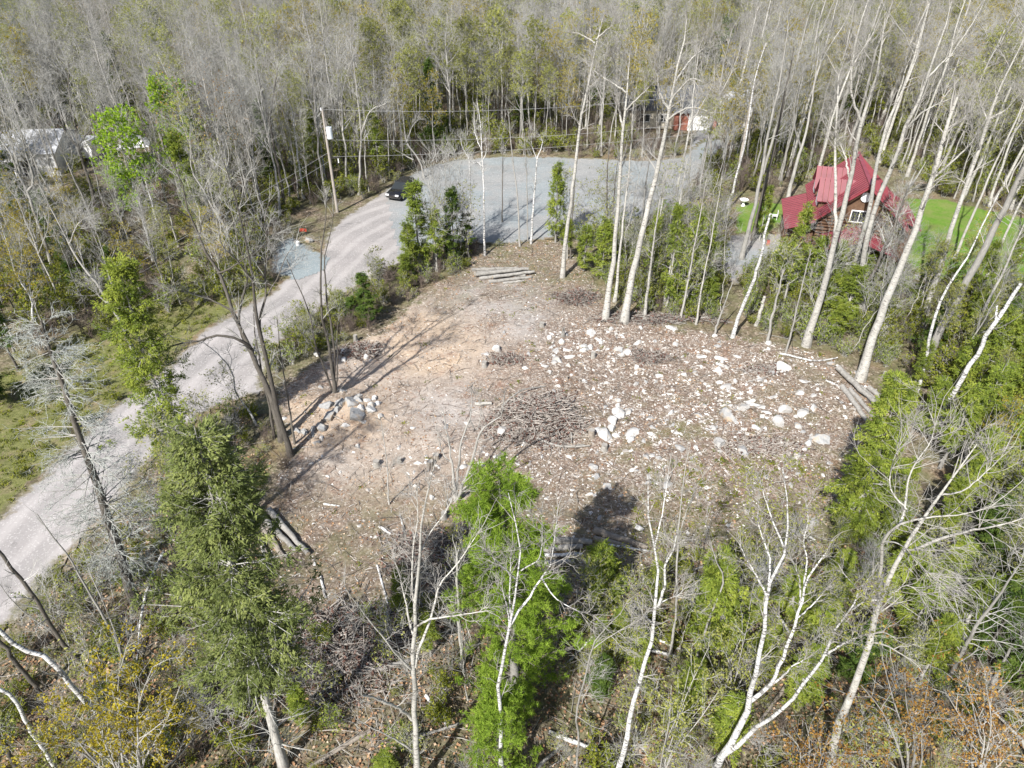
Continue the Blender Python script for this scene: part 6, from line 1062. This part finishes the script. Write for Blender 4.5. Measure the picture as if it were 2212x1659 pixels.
# red-roofed house; local +y runs along the main ridge away from the lot
hx, hy = 31.6, 61.6; hr = empty('house', (hx, hy, 0), 'log house with steep red metal roofs, dormers and a porch among the aspens', 'house', rz=math.radians(-15)); W_ = 3.7; ZE, ZR = 4.3, 7.6; LN = 9.6
mb = MB(); prism(mb, [(-W_ + .3, 0), (W_ - .3, 0), (W_ - .3, ZE), (0, ZR - .35), (-W_ + .3, ZE)], .7, LN - .3); mb.build('wall', M_WALL, hr)
for k in range(14):
    z = .3 + k * .3; mb = MB(); tubes(mb, np.array([[(-W_ + .25, .66, z), (0, .65, z), (W_ - .25, .66, z)]]), np.full((1, 3), .13), 6); mb.build('wall_log', M_WALL, hr)
sl = (ZR - ZE) / W_
quadroof(hr, 'roof', (-W_ - .4, 0, ZE - .4 * sl), (-W_ - .4, LN, ZE - .4 * sl), (0, LN, ZR), (0, 0, ZR), M_RED, M_REDS, 21)
quadroof(hr, 'roof', (W_ + .4, 0, ZE - .4 * sl), (W_ + .4, LN, ZE - .4 * sl), (.02, LN, ZR), (.02, 0, ZR), M_RED, M_REDS, 21)
mb = MB(); mb.box(-.16, .18, -.02, LN + .02, ZR + .05, ZR + .13); mb.build('ridge_cap', M_REDS, hr)
for s in (-1, 1):
    mb = MB(); a, b = np.array([s * (W_ + .4), -.03, ZE - .4 * sl - .2]), np.array([0, -.03, ZR - .22]); mb.add([a, b, b + (0, 0, .24), a + (0, 0, .24), a - (0, .05, 0), b - (0, .05, 0), b + (0, -.05, .24), a + (0, -.05, .24)], [(4, 5, 6, 7), (0, 4, 7, 3), (3, 7, 6, 2), (0, 1, 5, 4)]); mb.build('bargeboard', M_REDS, hr)
# front gable: half-round light under the peak, paired window below
mb = MB(); an = np.linspace(0, 2 * math.pi, 17)[:-1]; mb.add([(0, .55, 6.35)] + [(math.cos(a) * .42, .55, 6.35 + math.sin(a) * .42) for a in an], [(0, 1 + j, 1 + (j + 1) % 16) for j in range(16)]); tubes(mb, np.array([[(math.cos(a) * .42, .55, 6.35 + math.sin(a) * .42) for a in np.append(an, 0)]]), np.full((1, 17), .05), 4); mb.build('round_window', M_WHITE, hr)
window(hr, -.15, .52, 4.55, 1.5, 1.15); window(hr, -2.1, .52, 2.0, 1., 1.2); window(hr, 2.0, .52, 2.0, 1., 1.2)
# two dormers on the left slope, ridges square to the main one, white gable ends looking left
for y0, y1 in ((1.6, 4.0), (5.0, 7.4)):
    d = empty('dormer', (0, 0, 0)); d.parent = hr; zr, ze = 7.0, 5.35; ym = (y0 + y1) / 2; xl = -3.9
    mb = MB(); prism(mb, [(y0 + .2, 3.7), (y1 - .2, 3.7), (y1 - .2, ze), (ym, zr - .25), (y0 + .2, ze)], 0, 1); Vn = [];
    for V in mb.v: V[:] = np.stack([np.where(V[:, 1] == 0, xl + .3, -.6), V[:, 0], V[:, 2]], 1)
    mb.build('dormer_wall', M_WALL, d)
    for yy in (y0 - .15, y1 + .15):
        A, B = (xl, yy, ze - .1), (-1.6, yy, ze - .1); mbp = []
        for k in range(7):
            s0, s1 = k / 7 + .005, (k + 1) / 7 - .005; x0, x1 = xl + (3.3) * s0, xl + 3.3 * s1; m_ = MB(); m_.add([(x0, yy, ze - .1), (x1, yy, ze - .1), (x1, ym, zr), (x0, ym, zr), (x0, yy, ze - .04), (x1, yy, ze - .04), (x1, ym, zr + .06), (x0, ym, zr + .06)], [(0, 1, 2, 3), (4, 5, 6, 7), (0, 1, 5, 4), (0, 3, 7, 4), (1, 2, 6, 5)], 0)
            m_.add([(x0, yy, ze - .04), (x0 + .05, yy, ze - .04), (x0 + .05, ym, zr + .06), (x0, ym, zr + .06), (x0, yy, ze + .02), (x0 + .05, yy, ze + .02), (x0 + .05, ym, zr + .12), (x0, ym, zr + .12)], [(4, 5, 6, 7), (0, 3, 7, 4), (1, 2, 6, 5), (0, 1, 5, 4)], 1); m_.build('roof_panel', [M_RED, M_REDS], d)
    mb = MB(); mb.box(xl + .18, xl + .28, ym - .5, ym + .5, ze - .75, ze + .45); mb.build('dormer_window', M_WHITE, d)
# lean-to roof down the left side and porch roof in front
quadroof(hr, 'roof', (-6.3, -.2, 2.9), (-6.3, 7.8, 2.9), (-3.75, 7.8, 3.85), (-3.75, -.2, 3.85), M_RED, M_REDS, 17)
mb = MB(); mb.box(-5.9, -3.5, 1.5, 7.4, 0, 2.8); mb.build('wall', M_WALL, hr)
for x, y in [(-6.1, 0), (-6.1, 1.4), (-5.0, 0)]: mb = MB(); mb.box(x - .08, x + .08, y - .08, y + .08, 0, 2.9); mb.build('post', M_WALL, hr)
quadroof(hr, 'roof', (-3.1, -3.2, 2.5), (-3.1, .5, 2.5), (-.1, .5, 3.55), (-.1, -3.2, 3.55), M_RED, M_REDS, 8); quadroof(hr, 'roof', (2.9, -3.2, 2.5), (2.9, .5, 2.5), (-.08, .5, 3.55), (-.08, -3.2, 3.55), M_RED, M_REDS, 8)
for x in (-2.8, 2.6, -.1): mb = MB(); mb.box(x - .08, x + .08, -3.0, -2.84, 0, 2.5 if x != -.1 else 3.45); mb.build('post', M_WALL, hr)
quadroof(hr, 'roof', (5.6, 1.5, 3.3), (5.6, LN - .6, 3.3), (W_ + .1, LN - .6, ZE - .15), (W_ + .1, 1.5, ZE - .15), M_RED, M_REDS, 14)
mb = MB(); mb.box(W_ - .3, 5.2, 1.9, LN - 1, 0, 3.3); mb.build('wall', M_WALL, hr)
for x, y, z in [(2.0, 5.2, 6.1), (2.6, 3.4, 5.5)]: mb = MB(); tubes(mb, np.array([[(x, y, z - .5), (x, y, z + .2)]]), np.full((1, 2), .06), 8); mb.build('vent_pipe', M_DARK, hr)
mb = MB(); mb.box(-.6, .7, -4.6, -3.2, 0, .35); mb.box(-.5, .6, -5.2, -4.6, 0, .18); mb.build('porch_steps', M_CONC, hr)

def simple_house(name, x, y, rz, w, d, h, rh, wall, roof, label, door=None, wins=(), shingles=0):
    e = empty(name, (x, y, -.1), label, 'building', rz=rz); mb = MB(); prism(mb, [(-d / 2, 0), (d / 2, 0), (d / 2, h), (0, h + rh - .15), (-d / 2, h)], -w / 2, w / 2)
    for V in mb.v: V[:] = V[:, [1, 0, 2]]
    mb.build('wall', wall, e); n = max(6, int(w / .8)); sl = rh / (d / 2)
    quadroof(e, 'roof', (-w / 2 - .4, -d / 2 - .4, h - .4 * sl), (w / 2 + .4, -d / 2 - .4, h - .4 * sl), (w / 2 + .4, 0, h + rh), (-w / 2 - .4, 0, h + rh), roof, roof, n); quadroof(e, 'roof', (-w / 2 - .4, d / 2 + .4, h - .4 * sl), (w / 2 + .4, d / 2 + .4, h - .4 * sl), (w / 2 + .4, .02, h + rh), (-w / 2 - .4, .02, h + rh), roof, roof, n)
    for (wx, wz, ww, wh) in wins: window(e, wx, -d / 2 - .02, wz, ww, wh)
    if door: mb = MB(); mb.box(door[0] - door[1] / 2, door[0] + door[1] / 2, -d / 2 - .06, -d / 2 + .0, 0, door[2]); mb.build('door', door[3], e)
    return e
x, y = G(1440, 275); simple_house('bungalow', x, y + 3, 0, 12.5, 8, 2.8, 2.2, M_BEIGE, M_SHIN, 'beige bungalow with dark shingled roof beyond the turning circle', (4, 1., 2.1, M_DARK), [(-3.5, 1.5, 1.5, 1.1), (-.8, 1.5, 1.5, 1.1), (2, 1.5, 1.3, 1.1)])
x2, y2 = G(1505, 281); g = simple_house('garage', x2 - .3, y2 + 3, 0, 6.0, 6, 2.6, 1.3, M_BRICK, M_SHIN, 'red brick garage with white door at the end of the gravel drive', (.6, 3.4, 2.3, M_WHITE))
x, y = G(1592, 256); simple_house('shed', x, y + 2, .35, 4, 4, 2.2, 1.3, M_WHITE, M_TIN, 'white shed with pale tin roof right of the brick garage', (0, 1.2, 1.9, M_GLASS))
x, y = G(1156, 62); simple_house('house', x, y + 5, -.2, 11, 9, 3, 2.6, M_BEIGE, M_SHIN, 'far house with grey roof in the woods near the top centre', (3, 1, 2, M_DARK), [(-2.5, 1.6, 1.6, 1.1)])
x, y = G(30, 388); simple_house('building', x - 1, y + 5, .12, 11, 8.5, 3.0, 1.5, M_WHITE, M_TIN, 'long white building with pale metal roof at the left edge', (2, 1, 2.1, M_DARK), [(-3, 1.6, 1.2, 1), (0, 1.6, 1.2, 1)])
x, y = G(160, 342); e = empty('trailer', (x, y, 0), 'white travel trailer left of the bright green birches', 'trailer', rz=-.1); mb = MB(); prism(mb, [(-3.4, .6), (3.4, .6), (3.6, 1.6), (3.3, 2.7), (-3.3, 2.8), (-3.6, 1.8)], -1.2, 1.2); mb.build('body', M_WHITE, e)
for xx in (-.5, .5): mb = MB(); tubes(mb, np.array([[(xx, -1.15, .36), (xx, -.95, .36)]]), np.full((1, 2), .36), 14); mb.build('wheel', M_DARK, e)
for xx in (-2.2, 0, 2.2): window(e, xx, -1.2, 1.8, 1., .7, bars=1)
x, y = G(300, 345); e = empty('tent', (x, y, 0), 'white peaked tent behind the bright green birches', 'tent', rz=.3); mb = MB(); mb.add([(-1.9, -1.9, 2), (1.9, -1.9, 2), (1.9, 1.9, 2), (-1.9, 1.9, 2), (0, 0, 3.3)], [(0, 1, 4), (1, 2, 4), (2, 3, 4), (3, 0, 4)]); mb.build('canopy', M_WHITE, e)
for a in (-1.8, 1.8):
    for b in (-1.8, 1.8): mb = MB(); mb.box(a - .04, a + .04, b - .04, b + .04, 0, 2); mb.build('leg', M_WHITE, e)

# ------------------------------------------------------------------ cars
def car(loc, rz, label, paint):
    e = empty('parked_car', loc, label, 'car', rz=rz); mb = MB()                 # nose towards -y
    sec = [(-2.3, .55, .72, .80), (-2.15, .35, .88, .90), (-1.4, .3, .98, .93), (-.85, .3, 1.02, .94), (0, .3, 1.04, .95), (1.2, .3, 1.06, .95), (2.0, .32, 1.08, .93), (2.3, .5, .95, .88)]
    V = []
    for y, z0, z1, w in sec: V += [(-w * .92, y, z0), (-w, y, z0 + .2), (-w, y, z1 - .16), (-w * .86, y, z1), (w * .86, y, z1), (w, y, z1 - .16), (w, y, z0 + .2), (w * .92, y, z0)]
    F = [(k * 8 + j, k * 8 + (j + 1) % 8, (k + 1) * 8 + (j + 1) % 8, (k + 1) * 8 + j) for k in range(7) for j in range(8)]; mb.add(V, F, 0, .5, True); mb.add(V[:8], [(0, 1, 2, 3), (0, 3, 4, 7), (4, 5, 6, 7)]); mb.add(V[-8:], [(3, 2, 1, 0), (7, 4, 3, 0), (7, 6, 5, 4)]); mb.build('body', paint, e)
    mb = MB(); mb.add([(-.66, -.05, 1.58), (.66, -.05, 1.58), (.66, 1.75, 1.6), (-.66, 1.75, 1.6), (-.7, -.1, 1.52), (.7, -.1, 1.52), (.7, 1.8, 1.53), (-.7, 1.8, 1.53)], [(0, 1, 2, 3), (4, 5, 1, 0), (5, 6, 2, 1), (6, 7, 3, 2), (7, 4, 0, 3)]); mb.build('roof', paint, e)
    mb = MB(); V = [(-.8, -.95, 1.0), (.8, -.95, 1.0), (.82, 2.15, 1.05), (-.82, 2.15, 1.05), (-.68, -.08, 1.53), (.68, -.08, 1.53), (.68, 1.8, 1.54), (-.68, 1.8, 1.54)]; mb.add(V, [(0, 1, 5, 4), (1, 2, 6, 5), (2, 3, 7, 6), (3, 0, 4, 7)]); mb.build('windows', M_GLASS, e)
    for sx in (-.82, .82):
        for sy in (-1.4, 1.4):
            mb = MB(); tubes(mb, np.array([[(sx - .1, sy, .34), (sx + .1, sy, .34)]]), np.full((1, 2), .34), 16); w = mb.build('wheel', M_DARK, e); m2 = MB(); s = .105 if sx > 0 else -.105; an = np.arange(12) * .5236; m2.add([(sx + s, sy, .34)] + [(sx + s, sy + math.cos(a) * .2, .34 + math.sin(a) * .2) for a in an], [(0, 1 + j, 1 + (j + 1) % 12) for j in range(12)]); m2.build('rim', M_TIN, w)
    for sx in (-.6, .6): mb = MB(); mb.box(sx - .2, sx + .2, -2.31, -2.12, .68, .84); mb.build('headlight', M_WHITE, e)
    mb = MB(); mb.box(-.38, .38, -2.34, -2.28, .5, .72); mb.build('grille', M_DARK, e)
    for sx in (-1.0, 1.0): mb = MB(); mb.box(sx - .1, sx + .1, -.75, -.6, 1.02, 1.16); mb.build('mirror', paint, e)
t = NT('black_car_paint'); t.col((.012, .012, .014)); t.rough(.18); t.b.inputs['Specular IOR Level'].default_value = .6; t.b.inputs['Coat Weight'].default_value = .6; M_PAINT = t.m
a = np.array(G(843, 441)); b = np.array(G(893, 404)); c0 = (a + b) / 2; d = a - b; car((c0[0], c0[1], Hs(*c0) + .05), math.atan2(d[1], d[0]) + math.pi / 2, 'black car parked at the road edge by the turning circle mouth', M_PAINT)
x, y = G(1150, 246); car((x, y, Hs(x, y)), .1, 'dark car half hidden in the woods beyond the turning circle', M_PAINT)

# ------------------------------------------------------------------ utility pole and wires
M_POLE = m_bark('pole_wood', (.28, .25, .22), (.42, .38, .335), (.20, .16, .13), marks=0, rv=0); M_CAN = m_plain('transformer_grey', (.56, .60, .62), .4, .05); M_WIRE = m_plain('wire_grey', (.42, .42, .42), .5, .02)
px, py = G(729, 458); pt = D3(696, 236, py); z0 = Hs(px, py); ph = pt[2] - z0; e = empty('utility_pole', (px, py, z0), 'wooden utility pole with a pale transformer can beside the road', 'utility pole'); lean = (pt[0] - px)
def PZ(f, dx=0, dy=0): return np.array([lean * f + dx, dy, ph * f])
mb = MB(); tubes(mb, np.array([[PZ(-.03), PZ(.5), PZ(1)]]), np.array([[.16, .14, .11]]), 10); mb.build('post', M_POLE, e)
mb = MB(); c = PZ(.79, .42, -.12); tubes(mb, np.array([[c - (0, 0, .62), c - (0, 0, .58), c + (0, 0, .5), c + (0, 0, .56), c + (0, 0, .6)]]), np.array([[.01, .3, .3, .29, .01]]), 16, 0, .5, False); tr = mb.build('transformer', M_CAN, e)
mb = MB(); tubes(mb, np.array([[c + (.12, 0, .58), c + (.12, 0, .85)], [c + (-.1, .08, .58), c + (-.1, .08, .85)]]), np.full((2, 2), .035), 6); mb.build('bushing', M_DARK, tr); mb = MB(); p_ = PZ(.79); mb.box(p_[0], p_[0] + .3, -.14, -.02, p_[2] + .2, p_[2] + .28); mb.box(p_[0], p_[0] + .3, -.14, -.02, p_[2] - .3, p_[2] - .22); mb.build('bracket', M_DARK, e)
mb = MB(); tubes(mb, np.array([[PZ(.68, .38, -.1), PZ(.62, .3, -.1), PZ(.55, .12, -.05)], [PZ(.7, .5, -.1), PZ(.63, .42, -.1), PZ(.52, .2, -.05)]]), np.full((2, 3), .04), 5); mb.build('conduit', M_DARK, e); mb = MB(); p_ = PZ(.55); mb.box(p_[0] + .1, p_[0] + .95, -.06, .06, p_[2] - .06, p_[2] + .06); mb.build('bracket_arm', M_DARK, e); mb = MB(); q_ = PZ(.55, .9, 0); tubes(mb, np.array([[q_, q_ - (0, 0, .55)]]), np.full((1, 2), .06), 8); mb.build('lamp', M_WHITE, e)
mb = MB(); q_ = PZ(1.0); tubes(mb, np.array([[q_ + (-.1, -.1, -.1), q_ + (-.1, -.1, .16)]]), np.full((1, 2), .07), 8); mb.build('insulator', M_WHITE, e)
def wire(a, b, sag, label, r=.012):
    s = np.linspace(0, 1, 24)[:, None]; P = a * (1 - s) + b * s; P[:, 2] -= sag * 4 * (s * (1 - s))[:, 0]; mb = MB(); tubes(mb, P[None] - a, np.full((1, 24), r), 5, 0); o = mb.build('power_line', M_WIRE, None, tuple(a)); tag(o, label, 'power line')
base = np.array([px, py, z0]); p2x, p2y = G(1590, 395); P2 = empty('utility_pole', (p2x, p2y, Hs(p2x, p2y)), 'utility pole half hidden in the trees left of the red-roofed house', 'utility pole'); mb = MB(); tubes(mb, np.array([[(0, 0, -.2), (0, 0, 5), (0, 0, 11.)]]), np.array([[.18, .16, .13]]), 10); mb.build('post', M_POLE, P2)
mb = MB(); tubes(mb, np.array([[(0, 0, 11.), (0, 0, 11.2)]]), np.full((1, 2), .07), 8); mb.build('insulator', M_WHITE, P2)
top2 = np.array([p2x, p2y, 11.]); wire(base + PZ(1.0), top2, 1.1, 'uppermost power line running right from the utility pole'); wire(base + PZ(.72), top2 - (0, 0, 3.2), .9, 'middle power line running right from the utility pole'); wire(base + PZ(.56, .1), top2 - (0, 0, 4.4), .7, 'lowest faint line running right from the utility pole')
ex = D3(-260, 860, 42.); wire(base + PZ(.6), ex, .5, 'overhead line running from the utility pole to the left edge, upper', .011); wire(base + PZ(.52), ex - (0, 0, 1.), .5, 'overhead line running from the utility pole to the left edge, lower', .011)

# ------------------------------------------------------------------ small things
def chair(x, y, rz, label):
    e = empty('lawn_chair', (x, y, Hs(x, y) + .04), label, 'chair', 'lawn chairs', rz)
    for k, (a, b, c, d, z0, z1) in enumerate([(-.25, .25, -.25, .25, .4, .45)]): mb = MB(); mb.box(a, b, c, d, z0, z1); mb.build('seat', M_WHITE, e)
    mb = MB(); mb.box(-.25, .25, .22, .27, .45, .95); mb.build('backrest', M_WHITE, e)
    for a in (-.22, .22):
        for b in (-.22, .22): mb = MB(); mb.box(a - .025, a + .025, b - .025, b + .025, 0, .4); mb.build('leg', M_WHITE, e)
x, y = G(1660, 478); chair(x, y, 2.4, 'white lawn chair on the small lawn patch, left of two'); x, y = G(1672, 474); chair(x, y, -1.8, 'white lawn chair on the small lawn patch, right of two')
x, y = G(1605, 445); e = empty('planter', (x, y, Hs(x, y)), 'white pedestal planter in a rockery behind the small lawn', 'planter'); mb = MB(); tubes(mb, np.array([[(0, 0, 0), (0, 0, .1), (0, 0, .45)]]), np.array([[.35, .16, .12]]), 10); mb.build('pedestal', M_WHITE, e); mb = MB(); tubes(mb, np.array([[(0, 0, .45), (0, 0, .6), (0, 0, .75)]]), np.array([[.12, .42, .5]]), 12); mb.build('bowl', M_WHITE, e)
M_ORED = m_plain('red_plastic', (.45, .07, .04), .5); M_BLUE = m_plain('blue_plastic', (.05, .12, .35), .5)
x, y = G(1658, 530); e = empty('gas_can', (x, y, Hs(x, y) + .05), 'small red jug standing on the house driveway', 'jug'); mb = MB(); mb.box(-.13, .13, -.1, .1, 0, .5); mb.build('body', M_ORED, e); mb = MB(); tubes(mb, np.array([[(0, 0, .5), (0, 0, .66)]]), np.full((1, 2), .06), 8); mb.build('cap', M_DARK, e)
x, y = G(656, 506); e = empty('sign', (x, y, Hs(x, y)), 'small orange-red board propped on the rubble mound by the gravel pad', 'sign'); mb = MB(); mb.box(-.35, .35, -.03, .03, .3, .62); mb.build('board', M_ORED, e)
for a in (-.28, .28): mb = MB(); mb.box(a - .03, a + .03, -.03, .03, -.1, .3); mb.build('leg', M_DARK, e)
x, y = G(644, 531); e = empty('pail', (x, y, Hs(x, y) + .02), 'white pail at the foot of the rubble mound', 'pail'); mb = MB(); tubes(mb, np.array([[(0, 0, 0), (0, 0, .4)]]), np.array([[.17, .2]]), 12); mb.add([(0, 0, .36)] + [(math.cos(a) * .19, math.sin(a) * .19, .36) for a in np.arange(12) * .5236], [(0, 1 + j, 1 + (j + 1) % 12) for j in range(12)]); mb.build('body', M_WHITE, e)
x, y = G(2000, 600); e = empty('tarp_covered_pile', (x, y, Hs(x, y)), 'low grey covered pile at the edge of the right lawn', 'pile'); o = link('cover', RG[1], e); o.scale = (2.6, 1.5, 1.5)
x, y = G(1900, 585); e = empty('barrel', (x, y, Hs(x, y)), 'blue barrel under the trees right of the porch', 'barrel'); mb = MB(); tubes(mb, np.array([[(0, 0, 0), (0, 0, .3), (0, 0, .6), (0, 0, .9), (0, 0, .91)]]), np.array([[.28, .31, .31, .28, .01]]), 14); mb.build('body', M_BLUE, e)
x, y = G(513, 1257); e = empty('marker_stake', (x, y, Hs(x, y)), 'thin stake with an orange ribbon in the brush left of the large cedar', 'stake'); mb = MB(); mb.box(-.02, .02, -.02, .02, 0, .9); mb.build('stick', M_CUT, e); mb = MB(); mb.box(-.03, .04, -.03, -.025, .55, .9); mb.build('ribbon', M_ORED, e)
x, y = G(62, 312); e = empty('parked_van', (x, y, 0), 'x', 'van'); bpy.data.objects.remove(e)
